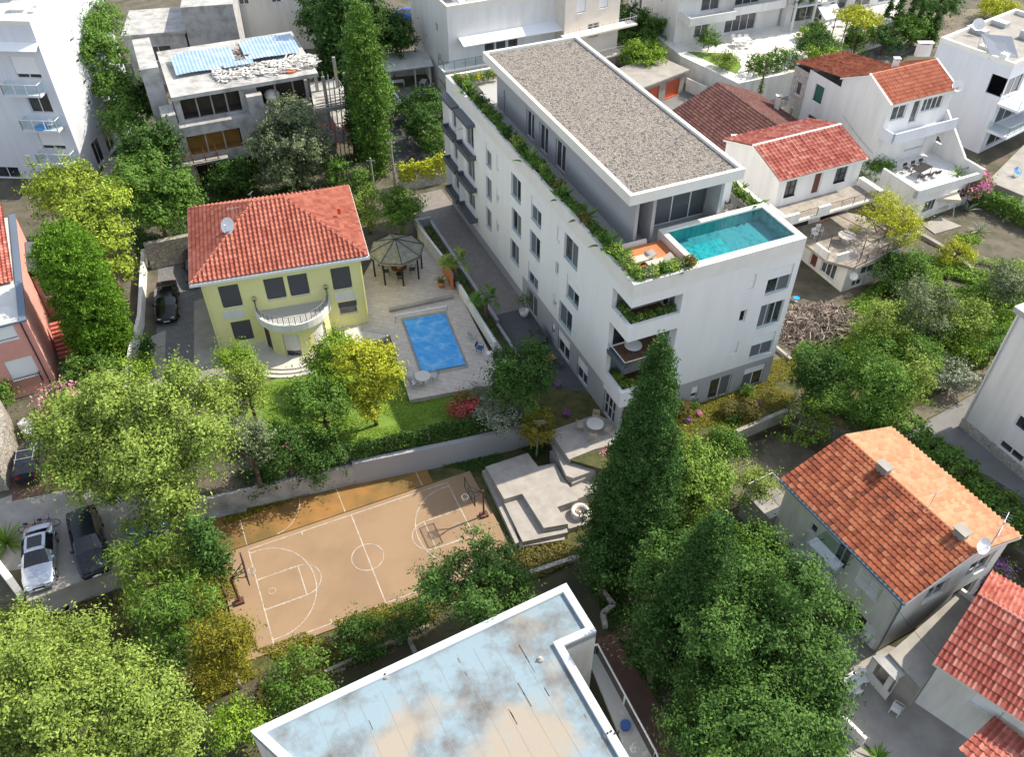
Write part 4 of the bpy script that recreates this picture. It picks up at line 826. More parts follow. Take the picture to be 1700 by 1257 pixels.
wl_ = MB(); wall_mesh(wl_, LF, 1.0, 13.2, HL + sm + bay, .2, 0, 17); wall_mesh(wl_, LF, 2.75, 13.2, HL + sm, .2, 17, LW)
FH = [(10.75, 12.75, 9.1, 11.3), (10.75, 12.75, 6.1, 8.2), (10.75, 12.75, 3.2, 5.3)]; FS = [(9.1, 9.65, 10.1, 11.3), (9.0, 9.55, 7.2, 8.3), (8.95, 9.5, 4.3, 5.4)]; FG = [(10.7, 12.6, .08, 2.2), (7.7, 9.6, .08, 2.2), (6.1, 6.7, .9, 2.1)]
wall_mesh(wl_, FF, 2.75, 13.2, FH + FS, .2, 3.85, 13.2)
wall_mesh(wl_, MAIN.R, 2.75, 13.2, [], .2); wall_mesh(wl_, MAIN.B, 1.0, 13.2, [], .2)
for z0, z1 in ((2.4, 3.8), (8.5, 9.75), (11.4, 13.2)):       # corner bands with real thickness
    wl_.box(mp_(0, 0, z0), mu * 3.85, MAIN.v * .3, Z * (z1 - z0)); wl_.box(mp_(0, .3, z0), mu * .3, MAIN.v * 2.1, Z * (z1 - z0))
wl_.build('wall', M['render_white'], r)
gw_ = MB(); wall_mesh(gw_, LF, 0, 1.0, [], .2, 0, 17); wall_mesh(gw_, LF, 0, 2.75, gw, .2, 17, LW); wall_mesh(gw_, LF, 0, 2.4, [(31.6, 33.3, .06, 2.3)], .2, LW, 33.8); wall_mesh(gw_, FF, 0, 2.75, FG, .2, 3.85, 13.2); wall_mesh(gw_, FF, 0, 2.4, [(.35, 3.4, .06, 2.3)], .2, 0, 3.85); wall_mesh(gw_, MAIN.R, 0, 2.75); wall_mesh(gw_, MAIN.B, 0, 1.0); gw_.build('base_wall', M['render_grey'], r)
AQ = M['frame_aqua']; WH = M['frame_white']; GL = M['glass_dark']
for i, h in enumerate(HL): window(LF, *h, r, AQ, GL, n=2, shut=SH.get(i, 0), curtain=True)
for i, h in enumerate(sm): window(LF, *h, r, WH, GL, n=1, shut=SMS.get(i, 0), sill=False)
for i, h in enumerate(bay): window(LF, *h, r, AQ, GL, n=2, curtain=True, sill=False)
for i, h in enumerate(gw): window(LF, *h, r, WH, GL, n=2 if i < 3 else 1, shut=GS.get(i, 0), curtain=i == 0, sill=False)
window(LF, 31.6, 33.3, .06, 2.3, r, WH, GL, n=3, bars=1, curtain=False, sill=False); window(FF, .35, 3.4, .06, 2.3, r, WH, GL, n=3, sill=False)
for i, h in enumerate(FH): window(FF, *h, r, AQ, GL, n=3 if i == 1 else 2, shut=(.42, 0, .42)[i], curtain=True)
for i, h in enumerate(FS): window(FF, *h, r, WH, GL, n=1, shut=(.97, 0, .85)[i], sill=False)
for i, h in enumerate(FG): window(FF, *h, r, WH, GL, n=2 if i < 2 else 1, shut=(.3, 0, .6)[i], curtain=i < 2, sill=False)
for s0, s1, zs in ((.15, 3.2, (11.45, 8.35, 5.15, 2.0)), (3.6, 6.95, (11.45, 8.35, 5.15, 2.0))):   # box bays
    for k, z in enumerate(zs):
        if k == 0: MB().box(LF.pt(s0, z, 0), LF.u * (s1 - s0), LF.n * .75, Z * .3).build('canopy', M['anthracite'], r)
        else:
            b = MB(); b.box(LF.pt(s0, z, 0), LF.u * (s1 - s0), LF.n * .75, Z * .16); b.box(LF.pt(s0, z + .16, .69), LF.u * (s1 - s0), LF.n * .06, Z * .3); b.box(LF.pt(s0, z + .16, 0), LF.u * .06, LF.n * .69, Z * .3); b.box(LF.pt(s1 - .06, z + .16, 0), LF.u * .06, LF.n * .69, Z * .3); b.build('balcony_box', M['anthracite'], r)
    for z in (11.45, 8.35, 5.15):
        b = MB(); b.box(LF.pt(s0 + .02, z - 2.6, 0), LF.u * .06, LF.n * .5, Z * 2.6); b.build('side_fin', M['render_white'], r)
# loggia interiors
for zf, zc, m in ((3.0, 5.75, 'dark_wood'), (6.12, 8.5, 'dark_wood'), (9.0, 11.4, 'dark_wood')):
    b = MB(); b.box(mp_(.31, .31, zf - .2), mu * 3.54, MAIN.v * 2.09, Z * .2); b.build('loggia_floor', M[m], r)
    BF = Face(mp_(.0, 2.4), mp_(3.85, 2.4)); SF = Face(mp_(3.85, 2.4), mp_(3.85, 0)); w_ = MB(); z1 = zc + (.0 if zc != 5.75 else -.02)
    wall_mesh(w_, BF, zf - .2, z1, [(.35, 3.6, zf + .02, zf + 2.15)], .1); wall_mesh(w_, SF, zf - .2, z1, [(.2, 1.6, zf + .02, zf + 2.15)], .1); w_.build('loggia_wall', M['render_white'], r)
    window(BF, .35, 3.6, zf + .02, zf + 2.15, r, WH, GL, n=3, depth=.08, curtain=True, sill=False); window(SF, .2, 1.6, zf + .02, zf + 2.15, r, WH, GL, n=2, depth=.08, curtain=True, sill=False)
b = MB(); b.box(mp_(-.03, -.03, 5.75), mu * 3.87, MAIN.v * .34, Z * .34); b.box(mp_(-.03, .31, 5.75), mu * .34, MAIN.v * 2.08, Z * .34); b.build('balcony_edge', M['anthracite'], r)
b = MB(); b.box(mp_(.05, .05, 5.77), mu * 3.78, MAIN.v * 2.3, Z * .1); b.box(mp_(.05, .05, 8.5), mu * 3.78, MAIN.v * 2.3, Z * .1); b.box(mp_(.05, .05, 11.4), mu * 3.78, MAIN.v * 2.3, Z * .1); b.build('loggia_ceiling', M['render_white'], r)
railing('glass_balustrade', [mp_(.05, 2.3, 6.1), mp_(.05, .05, 6.1), mp_(3.8, .05, 6.1)], .55, r, 'frame_aqua', step=0, post=9, r=.02, solid='glass_clear')
for z0, z1 in ((3.0, 3.55), (9.0, 9.5)): b = MB(); b.box(mp_(.31, .31, z0), mu * 3.5, MAIN.v * .6, Z * (z1 - z0)); b.box(mp_(.31, .92, z0), mu * .6, MAIN.v * 1.4, Z * (z1 - z0)); b.build('planter', M['dark_inside'], r)
# roof terrace
ZT = 12.2; b = MB(); b.box(mp_(.25, .25, ZT - .3), mu * 12.7, MAIN.v * 33.3, Z * .3); b.build('roof_floor', M['tile_grey'], r)
MAIN.parapet(r, ZT - .1, 1.0 + .1 + .04, .3, 'coping', out=.004)
PA0, PA1, PB0, PB1 = 6.4, 28.4, 2.7, 10.2                      # penthouse: a along v, b along u
PH = Block(mp_(PB0, PA0), mu, PB1 - PB0, PA1 - PA0)
def lh(px, py): return PH.L.hit(px, py)
tall = []
for px, py, ww, hh in ((838, 172, .45, 1.9), (880, 213, 1.5, 2.3), (902, 238, 1.6, 2.3), (930, 263, 1.7, 2.3)):
    s, z = lh(px, py); tall.append((s - ww / 2, s + ww / 2, ZT + .15, ZT + .15 + hh)); print('pent', s, z)
b = MB(); wall_mesh(b, PH.L, ZT, 16.1, tall, .2); wall_mesh(b, PH.R, ZT, 16.1); wall_mesh(b, PH.B, ZT, 16.1); FG2 = [(1.0, 6.9, ZT + .05, ZT + 2.6)]; wall_mesh(b, PH.F, ZT, 16.1, FG2, .25)
b.build('penthouse_wall', M['render_grey'], r)
for h in tall: window(PH.L, *h, r, WH, GL, n=2 if h[1] - h[0] > 1 else 1, sill=False)
window(PH.F, *FG2[0], r, WH, M['glass_loggia'], n=4, depth=.2, curtain=True, sill=False)
for bb in (PB0, PB0 + 1.3, PB1 - .9): MB().box(mp_(bb, 4.9, ZT), mu * .25, MAIN.v * 1.5, Z * 3.9).build('terrace_fin', M['render_grey'], r)
b = MB(); b.box(mp_(PB1, 6.4, ZT), mu * 1.2, MAIN.v * .3, Z * 2.9); b.build('terrace_screen', M['render_white'], r)
RB0, RB1, RA0, RA1 = 1.75, 10.45, 4.25, 29.1
b = MB(); b.box(mp_(RB0, RA0, 16.05), mu * (RB1 - RB0), MAIN.v * (RA1 - RA0), Z * .45); b.build('roof_slab', M['coping'], r)
RBk = Block(mp_(RB0, RA0), mu, RB1 - RB0, RA1 - RA0); RBk.parapet(r, 16.3, .5, .28, 'coping', 'roof_edge', out=.005)
b = MB(); b.box(mp_(RB0 + .3, RA0 + .3, 16.5), mu * (RB1 - RB0 - .6), MAIN.v * (RA1 - RA0 - .6), Z * .1); b.build('gravel_bed', M['gravel'], r)
# rooftop pool and deck
PX0, PX1, PY0, PY1, ZW = 5.0, 12.75, .6, 4.4, 13.12
b = MB(); b.box(mp_(PX0 - .4, PY0 - .42, ZT), mu * .4, MAIN.v * (PY1 - PY0 + .84), Z * 1.04); b.box(mp_(PX0, PY1, ZT), mu * (PX1 - PX0 + .4), MAIN.v * .42, Z * 1.04); b.box(mp_(PX0, PY0 - .42, ZT), mu * (PX1 - PX0 + .4), MAIN.v * .42, Z * 1.037); b.box(mp_(PX1, PY0, ZT), mu * .45, MAIN.v * (PY1 - PY0), Z * 1.036); b.build('pool_rim', M['coping'], r)
b = MB(); b.face(mp_(PX0, PY0, 11.9), mp_(PX0 + 3.7, PY0, 11.9), mp_(PX0 + 3.7, PY1, 11.9), mp_(PX0, PY1, 11.9))
c4 = [(PX0 + .01, PY0 + .01), (PX1 - .01, PY0 + .01), (PX1 - .01, PY1 - .01), (PX0 + .01, PY1 - .01)]
for k in range(4): p, q = c4[k], c4[(k + 1) % 4]; b.face(mp_(*q, 11.9), mp_(*p, 11.9), mp_(*p, 13.1), mp_(*q, 13.1))
b.box(mp_(PX0 + .05, PY0 + .05, 11.91), mu * 3.3, MAIN.v * 2.3, Z * .75); pb = b.build('pool_basin', M['pool_mosaic'], r); MB().face(mp_(PX0 + 3.7, PY0, 11.92), mp_(PX1, PY0, 11.92), mp_(PX1, PY1, 11.92), mp_(PX0 + 3.7, PY1, 11.92)).build('darkened_floor', M['pool_blue'], r)  # darker mosaic stands in for rim shade and deeper water; floor is level
b = MB(); n = 30; b.grid([[mp_(PX0 + .02 + (PX1 - PX0 - .04) * i / n, PY0 + .02 + (PY1 - PY0 - .04) * j / 14, ZW + .012 * math.sin(i * 1.3 + j) * math.sin(j * .9 + i * .4)) for i in range(n + 1)] for j in range(15)]); b.build('pool_water', M['water'], r, True)
b = MB()
for i in range(22): b.box(mp_(.95 + 0, .95 + i * .155, ZT + .42), mu * 3.8, MAIN.v * .147, Z * .06)
b.build('wood_deck', M['wood_deck'], r)
b = MB(); b.box(mp_(.31, 4.4, ZT), mu * 3.2, MAIN.v * .2, Z * .75); b.build('deck_wall', M['coping'], r)
b = MB(); b.box(mp_(.31, 4.0, ZT), mu * .62, MAIN.v * 29.3, Z * .62); b.box(mp_(.31, .31, ZT), mu * .6, MAIN.v * 3.6, Z * .7); b.box(mp_(.92, .31, ZT), mu * 3.85, MAIN.v * .55, Z * .7); b.build('roof_planter', M['dark_inside'], r)
# planting on the roof edge, as single plants
k = 0
def words(i, L): return L[i % len(L)]
for i in range(52):
    v = 3.2 + i * .58; h = random.uniform(.7, 1.2); lf = random.choice(['green', 'olive', 'dark', 'green', 'khaki']); c = mp_(.62 + random.uniform(-.12, .12), v, ZT + .6)
    if i in (0, 3, 9, 14, 24, 46): tuft('banana_plant', 'broad leaved plant in the long roof planter, ' + ['nearest the roof deck', 'second from the roof deck', 'third from the roof deck', 'before the front half of the penthouse', 'under the middle penthouse window', 'at the far roof terrace'][(0, 3, 9, 14, 24, 46).index(i)], c, 1.5, 'green', 13, .17, 'broad leaved plants on the roof edge', el=(.6, 1.45))
    else: bush_at('shrub', '%s shrub, %s plant from the roof deck in the long left roof planter' % (TONE[lf], nth(i)), c, random.uniform(.38, .52), h, lf, cat='shrub', size=.085, dens=14, per=8, cr=.1, group='small shrubs in the long roof planter', n=4)
for i in range(17):
    a, v = (.6, 3.6 - i * .42) if i < 8 else (.75 + (i - 8) * .46, .58); c = mp_(a, v, ZT + .68); lf = ['olive', 'khaki', 'green', 'olive', 'grey'][i % 5]
    if i in (1, 6, 11, 15): tuft('banana_plant', ['upright dark banana leaves beside the loungers on the roof deck', 'green banana plant at the front corner of the roof deck', 'banana plant halfway along the front edge of the roof deck', 'banana plant next to the end of the rooftop pool'][(1, 6, 11, 15).index(i)], c, 1.15, 'green', 12, .16, el=(.6, 1.4))
    else: bush_at('shrub', 'low %s shrub, %s plant along the roof deck planter from the penthouse side' % (TONE[lf], nth(i)), c, .5, .85, lf, cat='shrub', size=.085, dens=15, per=8, cr=.1, group='low shrubs round the roof deck', n=4)
for i in range(9): bush_at('shrub', '%s shrub from the left in the planter at the far roof terrace end' % nth(i), mp_(.8 + i * .5, 33.1, ZT + .2), .35, .8, ['green', 'lime', 'olive'][i % 3], cat='shrub', size=.08, dens=12, per=7, cr=.1, group='shrubs at the far end of the roof terrace', n=3)
for i in range(9): bush_at('shrub', '%s shrub from the pool corner on the right roof edge' % nth(i), mp_(12.65, 5.1 + i * .6, ZT + .3), .33, .9, ['green', 'olive'][i % 2], cat='shrub', size=.08, dens=12, per=7, cr=.1, group='shrubs on the right roof edge', n=3)
for i in range(3): tuft('banana_plant', '%s banana plant from the pool corner on the right roof edge' % nth(i), mp_(12.6, 5.0 + i * 2.1, ZT + .3), 1.5, 'green', 9, .15, 'banana plants on the right roof edge', el=(.7, 1.4))
for i in range(17):      # loggia planters
    for z, nm in ((9.45, 'top'), (3.5, 'lowest')):
        a, v = (.62, 2.1 - i * .3) if i < 6 else (.6 + (i - 6) * .3, .62)
        bush_at('loggia_plant', 'leafy plant, %s from the left end of the planter in the %s corner loggia' % (nth(i), nm), mp_(a, v, z), .3, random.uniform(.45, .8), ['dark', 'green', 'olive'][i % 3], cat='plant', size=.075, dens=15, per=7, cr=.09, group='plants in the %s corner loggia' % nm, n=3)
# roof furniture
ang = math.atan2(mu.y, mu.x)
LG = mk_lounger(M['fabric_beige'], M['pale_wood'])
place('lng', LG, 'beige sun lounger nearer the long planter on the roof deck', mp_(2.1, 2.6, ZT + .48), ang - 1.57); place('lng', LG, 'beige sun lounger nearer the rooftop pool', mp_(3.0, 1.8, ZT + .48), ang - 1.57)
tag(MB().box(mp_(2.5, 2.55, ZT + .87), mu * .5, MAIN.v * .5, Z * .12).build('cushion', M['frame_grey']), 'patterned grey cushion lying on the roof deck lounger', 'cushion')
place('lngd', mk_lounger(M['fabric_dark'], M['wicker_dark']), 'dark sun lounger at the far end of the roof terrace', mp_(2.0, 31.6, ZT), ang)
CB = mk_chair(M['wicker']); CD = mk_chair(M['wicker_dark'])
place('cb', CB, 'pale wicker armchair on the far roof terrace by the planter', mp_(1.9, 28.0, ZT), .8)
place('rt1', mk_round_table(.4, M['frame_white'], M['dark_metal']), 'small white round table on the far roof terrace', mp_(1.6, 29.0, ZT), 0)
place('cd', CD, 'dark wicker armchair on the roof terrace right of the penthouse', mp_(11.3, 6.1, ZT), ang); place('cd', CD, 'second dark wicker armchair behind the far pool rim', mp_(11.2, 5.1, ZT), ang - 1.2)
place('rt2', mk_round_table(.6, M['flat_white_roof'], M['wicker_dark']), 'round white table with marbled top on the middle loggia', mp_(1.35, 1.25, 6.12), 0); 
# patio furniture
pc = U(987, 715, .1); place('rt3', mk_round_table(.62, M['terrace_white'], M['wicker']), 'pale round table on the patio by the glass corner', pc, 0)
for i, (dx, dy, w) in enumerate(((-1.05, .1, 'left'), (.95, -.3, 'right'), (-.2, -1.0, 'near'), (.15, 1.0, 'far'))): place('cb', CB, 'pale wicker chair on the %s side of the round patio table' % w, pc + V(dx, dy), math.atan2(dy, dx) - 1.57)
# things along the left side
c = mp_(-.7, 14.9, .03); q = thing('potted_tree', 'small tree in a round white pot on the dark side path', 'potted plant', c); MB().lathe(c, [(.001, 0), (.3, 0), (.42, .6), (.36, .6), (.34, .5), (.001, .5)], 20).build('pot', M['pot_white'], q, True)
P, Nn = crown_pts([(c + Z * 1.5, (.5, .5, .45))], 10, .15, 8); leaves_mesh('crown', P, Nn, .09, 'green', q); MB().tube(c + Z * .4, c + Z * 1.4, .03).build('trunk', M['bark'], q)
c = mp_(-.9, 11.6, .04); q = thing('garden_bench', 'dark cushioned bench standing against the grey base wall', 'bench', c); MB().cbox(c + Z * .3, MAIN.v, 1.9, .8, .2).build('seat', M['fabric_dark'], q); MB().box(c - MAIN.v * .95 + mu * .25 + Z * .5, MAIN.v * 1.9, mu * .16, Z * .4).build('backrest', M['fabric_dark'], q)
for a in (-.85, .85):
    for b_ in (-.3, .3): MB().cbox(c + MAIN.v * a + mu * b_, mu, .07, .07, .3).build('leg', M['pale_wood'], q)
place('tb', mk_table(1.0, .7, M['terracotta'], M['dark_metal'], .45), 'low reddish table on the dark side path beyond the round tree', mp_(-1.3, 8.8, .05), ang); place('cd', CD, 'dark wicker armchair beside the low reddish table', mp_(-.8, 7.8, .05), ang + 2)
# ================================================================== yellow villa
EZ = 7.2; o_, u_, W_, D_, v_ = rect3((317, 474), (611, 427), (580, 311), EZ); o_ = o_ + Vector((0, 0, 0)); ov = .55
VB = Block(o_ + u_ * ov + v_ * ov, u_, W_ - 2 * ov, D_ - 2 * ov); r = thing('villa', 'pale yellow two storey villa with red hipped tile roof', 'house', VB.p(0, 0))
F = VB.F; wn = []
for px, py, ww, hh, kw in ((383, 493, 1.5, 2.2, {}), (457, 480, 1.5, 2.1, {}), (496, 474, 1.5, 2.1, {}), (567, 463, 1.5, 2.2, {}), (403, 550, 1.5, 2.1, {}), (578, 511, 1.5, 1.3, {})):
    kw = dict(n=1, shut=.9 if py < 500 or px < 410 else .45, sm=M['shutter_grey'], sill=False); wn.append(('F', px, py, ww, hh, kw))
VB.shell(r, 0, EZ, 'yellow_wall', wn, gm='glass_dark')
for px in (391, 573):
    s, z = F.hit(px, 530 if px < 400 else 495); zz = 3.1 if px < 400 else 3.1; MB().box(F.pt(s - .78, zz, 0), F.u * 1.56, F.n * .03, Z * .85).build('wall_panel', M['white_wall'], r)
H4 = [(-ov, -ov), (VB.W + ov, -ov), (VB.W + ov, VB.D + ov), (-ov, VB.D + ov)]; hd = D_ / 2; RZ = EZ + 3.0
E4 = [VB.p(a, b_, EZ + .12) for a, b_ in H4]; r0 = VB.p(-ov + hd, VB.D / 2, RZ); r1 = VB.p(VB.W + ov - hd, VB.D / 2, RZ)
for pts in ([E4[0], E4[1], r1, r0], [E4[1], E4[2], r1], [E4[2], E4[3], r0, r1], [E4[3], E4[0], r0]): tile_slope('roof', pts, M['tile_villa'], r, .34, .38, .055)
b = MB(); b.face(*[VB.p(a, b_, EZ + .1) for a, b_ in H4]); b.face(*[VB.p(a, b_, EZ - .12) for a, b_ in H4]); b.build('eave_board', M['white_wall'], r)
b = MB()
for k in range(4): p, q = E4[k], E4[(k + 1) % 4]; d = (q - p).normalized(); n = Vector((d.y, -d.x, 0)); b.box(p - Z * .26 - d * .12 + n * .001, (q - p) + d * .24, n * .13, Z * .24)
b.build('gutter', M['white_metal'], r)
b = MB()
for p, q in ((E4[0], r0), (E4[1], r1), (E4[2], r1), (E4[3], r0), (r0, r1)):
    n = max(2, int((q - p).length / .4))
    for i in range(n): a = p.lerp(q, i / n) + Z * .07; c = p.lerp(q, (i + 1) / n) + Z * .04; b.tube(a, c, .11, .085, 8)
b.build('ridge_tiles', M['tile_villa'], r)
# rounded bay with balcony
s0, z0_ = F.hit(482, 560); bc = 0.5 * (F.hit(430, 520)[0] + F.hit(543, 500)[0]); print('villa bay centre', bc, F.W)
ctr = F.pt(bc, 0, 0); n_ = 20
arc = lambda rad, sx_=1.0: [ctr + F.u * rad * sx_ * math.cos(math.pi - math.pi * i / n_) + F.n * rad * math.sin(math.pi - math.pi * i / n_) for i in range(n_ + 1)]
b = MB(); P_ = arc(2.65)
for i in range(n_):
    op = i in (2, 3, 7, 8, 9, 13, 14, 15)
    z1 = 3.1
    if not op: b.face(P_[i], P_[i + 1], P_[i + 1] + Z * z1, P_[i] + Z * z1)
    else: b.face(P_[i] + Z * 2.6, P_[i + 1] + Z * 2.6, P_[i + 1] + Z * z1, P_[i] + Z * z1)
b.build('bay_wall', M['yellow_wall'], r); Q_ = arc(2.52)
for grp, m, lo in (((2, 3), 'dark_inside', .42), ((7, 8, 9), 'white_wall', .9), ((13, 14, 15), 'white_wall', .9)):
    b = MB(); w_ = MB()
    for i in grp: b.face(Q_[i] + Z * lo, Q_[i + 1] + Z * lo, Q_[i + 1] + Z * 2.6, Q_[i] + Z * 2.6)
    for i in grp: w_.face(Q_[i] + Z * .4, Q_[i + 1] + Z * .4, Q_[i + 1] + Z * lo, Q_[i] + Z * lo)
    for e in (grp[0], grp[-1] + 1): b.tube(Q_[e] + Z * .4, Q_[e] + Z * 2.6, .05, n=6)
    o = b.build('bay_shutter', M[m], r); w_.build('bay_pane', M['glass_dark'], o)
b = MB(); b.prism([tuple(p)[:2] for p in arc(2.95)], 3.1, 3.45); b.build('balcony_slab', M['white_wall'], r); b = MB(); b.prism([tuple(p)[:2] for p in arc(2.68)], 3.452, 3.462); b.build('balcony_floor', M['tile_grey'], r); b = MB(); A1 = arc(2.95); A2 = arc(2.7); b.grid([[p + Z * 3.45 for p in A1], [p + Z * 3.75 for p in A1], [p + Z * 3.75 for p in A2], [p + Z * 3.45 for p in A2]]); b.build('balcony_kerb', M['white_wall'], r)
railing('balcony_railing', [p + Z * 3.7 for p in arc(2.8)], .75, r, 'frame_grey', step=.13, post=1)
for e in (0, n_): 
    p = arc(2.75)[e] + Z * 3.7 + F.n * .1; b = MB(); b.tube(p, p + Z * 1.0, .03)
    for k in range(6): b.ring(p + Z * 1.05, .22, .008, Vector((math.cos(k), math.sin(k), .2)), 12, 3)
    b.build('iron_finial', M['dark_metal'], r)
for i, rad in enumerate((4.0, 4.35, 4.7)): g = MB(); g.prism([tuple(p - F.u * .3)[:2] for p in arc(rad, 1.15)], -.02, .4 - i * .125 - (.004 if i == 0 else 0)); struct('terrace_steps', g, M['terrace_white'])
b = MB(); b.tube(F.pt(F.W - .1, .3, .06), F.pt(F.W - .1, EZ - .15, .06), .05); b.tube(F.pt(.12, .0, .06), F.pt(.12, EZ - .15, .06), .05); b.build('downpipe', M['yellow_wall'], r)
c = U(385, 392, 8.6); DI = mk_dish(.5); place('dish', DI, 'large white satellite dish on the red villa roof', c, 0, 1.25); place('ant', mk_antenna, 'television antenna on the villa ridge behind the big dish', U(392, 368, 9.2), .3, .6)
place('ant', mk_antenna, 'thin antenna at the top of the villa hip ridge', r0, 1.2, .4)
tag(MB().box(U(560, 350, 8.9) - Z * .3, V(.25, 0), V(0, .2), Z * .5).build('roof_vent', M['red_door']), 'tiny red vent on the bright right slope of the villa roof', 'vent')
# pool of the villa
c4 = [U(670, 532, .47), U(738, 521, .47), U(773, 606, .47), U(701, 620, .47)]; pu = V2(c4[1] - c4[0]).normalized(); pc4 = c4
pr = thing('swimming_pool', 'villa swimming pool under a bright blue cover', 'pool', c4[0]); ce = sum(c4, Vector()) / 4
b = MB(); k4 = [ce + (q - ce) * 1.11 for q in c4]; [b.face(c4[i], c4[(i + 1) % 4], k4[(i + 1) % 4], k4[i]) for i in range(4)]; b.build('coping', M['light_concrete'], pr)
n = 36; rows = []
for j in range(n + 1):
    row = []
    for i in range(21):
        p = c4[0].lerp(c4[1], i / 20).lerp(c4[3].lerp(c4[2], i / 20), j / n); e = min(i, 20 - i, 3) / 3 * min(j, n - j, 3) / 3
        row.append(p + Z * (.075 + e * (.04 * math.sin(j * .8 + .8 * math.sin(i * .5)) + .03 * abs(math.sin(i * .35 + j * .22)) + .02 * math.sin(i * 1.3 - j * 1.1))))
    rows.append(row)
b = MB(); b.grid(rows); b.build('pool_cover', M['cover_blue'], pr, True)
ro = thing('cover_roller', 'long white pool cover roller at the far end of the villa pool', 'roller', U(660, 527, .5)); a, c = U(656, 524, 1.0), U(742, 508, 1.0); MB().tube(a, c, .07, n=10).build('drum', M['white_metal'], ro)
for p in (a, c): b = MB(); b.path([p - Z * .55 + V(0, .3), p, p - Z * .55 - V(0, .3)], .03); b.build('stand', M['galv'], ro)
lowwall('deck_step', 'low stone ledge across the deck behind the pool roller', [U(647, 517, .45), U(752, 494, .45)], .4, .3, .35, 'light_concrete')
lowwall('garden_wall', 'white plastered wall on the right side of the villa pool', [U(764, 487, .45), U(822, 583, .45)], .4, 1.0, .22, 'white_wall')
lowwall('garden_fence', 'cream plastered fence wall behind the gazebo and the potted plant', [U(695, 392, .45), U(741, 452, .45)], .3, 1.5, .2, 'old_white'); lowwall('screen_panel', 'terracotta coloured wall panel behind the potted plant on the deck', [U(736, 450, .45), U(752, 482, .45)], .4, 1.7, .15, 'terracotta')
# gazebo
gc = U(662, 452, .45); r = thing('gazebo', 'octagonal gazebo with green grey canopy on the pool deck', 'gazebo', gc); rd = 2.45; n = 8; top = gc + Z * 3.55
for i in range(n):
    q = i * math.pi / 4 + .3; p = gc + V(rd * .86 * math.cos(q), rd * .86 * math.sin(q)); MB().cbox(p, cu, .13, .13, 2.45).build('post', M['dark_metal'], r)
b = MB(); E_ = [gc + V(rd * math.cos(i * math.pi / 4 + .3), rd * math.sin(i * math.pi / 4 + .3), 2.5) for i in range(n)]; m_ = 5
for i in range(n):
    p, q = E_[i], E_[(i + 1) % n]; rows = [[p.lerp(top, t / m_).lerp(q.lerp(top, t / m_), s / 4) + Z * (-.12 * math.sin(math.pi * s / 4) * (1 - t / m_) - .1 * math.sin(math.pi * t / m_)) for s in range(5)] for t in range(m_ + 1)]; b.grid(rows); b.face(p, q, q - Z * .22, p - Z * .22)
b.build('canopy', M['gazebo_roof'], r); b = MB(); [b.tube(p, top, .035) for p in E_]; [b.tube(E_[i], E_[(i + 1) % n], .03) for i in range(n)]; b.build('roof_rib', M['dark_metal'], r)
place('rtg', mk_round_table(.7, M['dark_wood'], M['dark_metal']), 'dark round table under the gazebo', gc + V(.1, -.2), 0)
for i, w in enumerate(('left', 'right', 'near', 'far')): a = (3.3, .1, -1.4, 1.8)[i]; place('cg', mk_chair(M['wicker_dark']), 'dark chair under the gazebo, %s side of its table' % w, gc + V(1.15 * math.cos(a) + .1, 1.15 * math.sin(a) - .2), a - 1.57)
tag(MB().cbox(gc + V(.2, -.3, .75), V(1, .2), .5, .4, .25).build('basket', M['terracotta']), 'orange basket on the table under the gazebo', 'basket')
# poolside table and chairs
pc = U(703, 636, .45); place('rt4', mk_round_table(.6, M['terrace_white'], M['galv']), 'grey white round table at the near end of the villa pool deck', pc, 0)
CP_ = mk_chair(M['galv'])
for i, (x, y, w) in enumerate(((681, 629, 'left'), (721, 630, 'right'), (688, 642, 'near left'))): p = U(x, y, .45); d = p - pc; place('cp', CP_, 'grey garden chair on the %s side of the poolside table' % w, p, math.atan2(d.y, d.x) - 1.57)
place('cp', CP_, 'grey garden chair by the white wall right of the pool', U(785, 563, .45), 2.4); place('cbl', mk_chair(M['fabric_blue']), 'blue folding chair at the near end of the white pool wall', U(797, 584, .45), 1.2)
place('ws', mk_table(.5, .4, M['white_metal'], M['white_metal'], .8), 'small white side table at the end of the pool wall', U(813, 598, .45), .3)
c = U(733, 476, .45); q = thing('potted_plant', 'plant in a terracotta pot beside the terracotta panel', 'potted plant', c); MB().lathe(c, [(.001, 0), (.2, 0), (.36, .35), (.3, .6), (.26, .55), (.001, .5)], 18).build('pot', M['terracotta'], q, True); fronds(MB(), c + Z * .5, 14, .8, .05, .4, 1.3).build('leaves', M['leaf_green'], q)
palm('fan_palm', 'fan palm leaning over the boundary wall behind the gazebo deck', 757, 480, .1, 2.9, 1.6, 'olive'); palm('fan_palm', 'fan palm beside the white pool wall and dark driveway', 806, 538, .1, 2.7, 1.45, 'green')
tree('palm_clump', 'bushy palm clump at the left corner of the villa terrace', (362, 570, 422, 640), .0, 'bright', .3, size=.16, dens=5, asp=.25, trunk=.1)
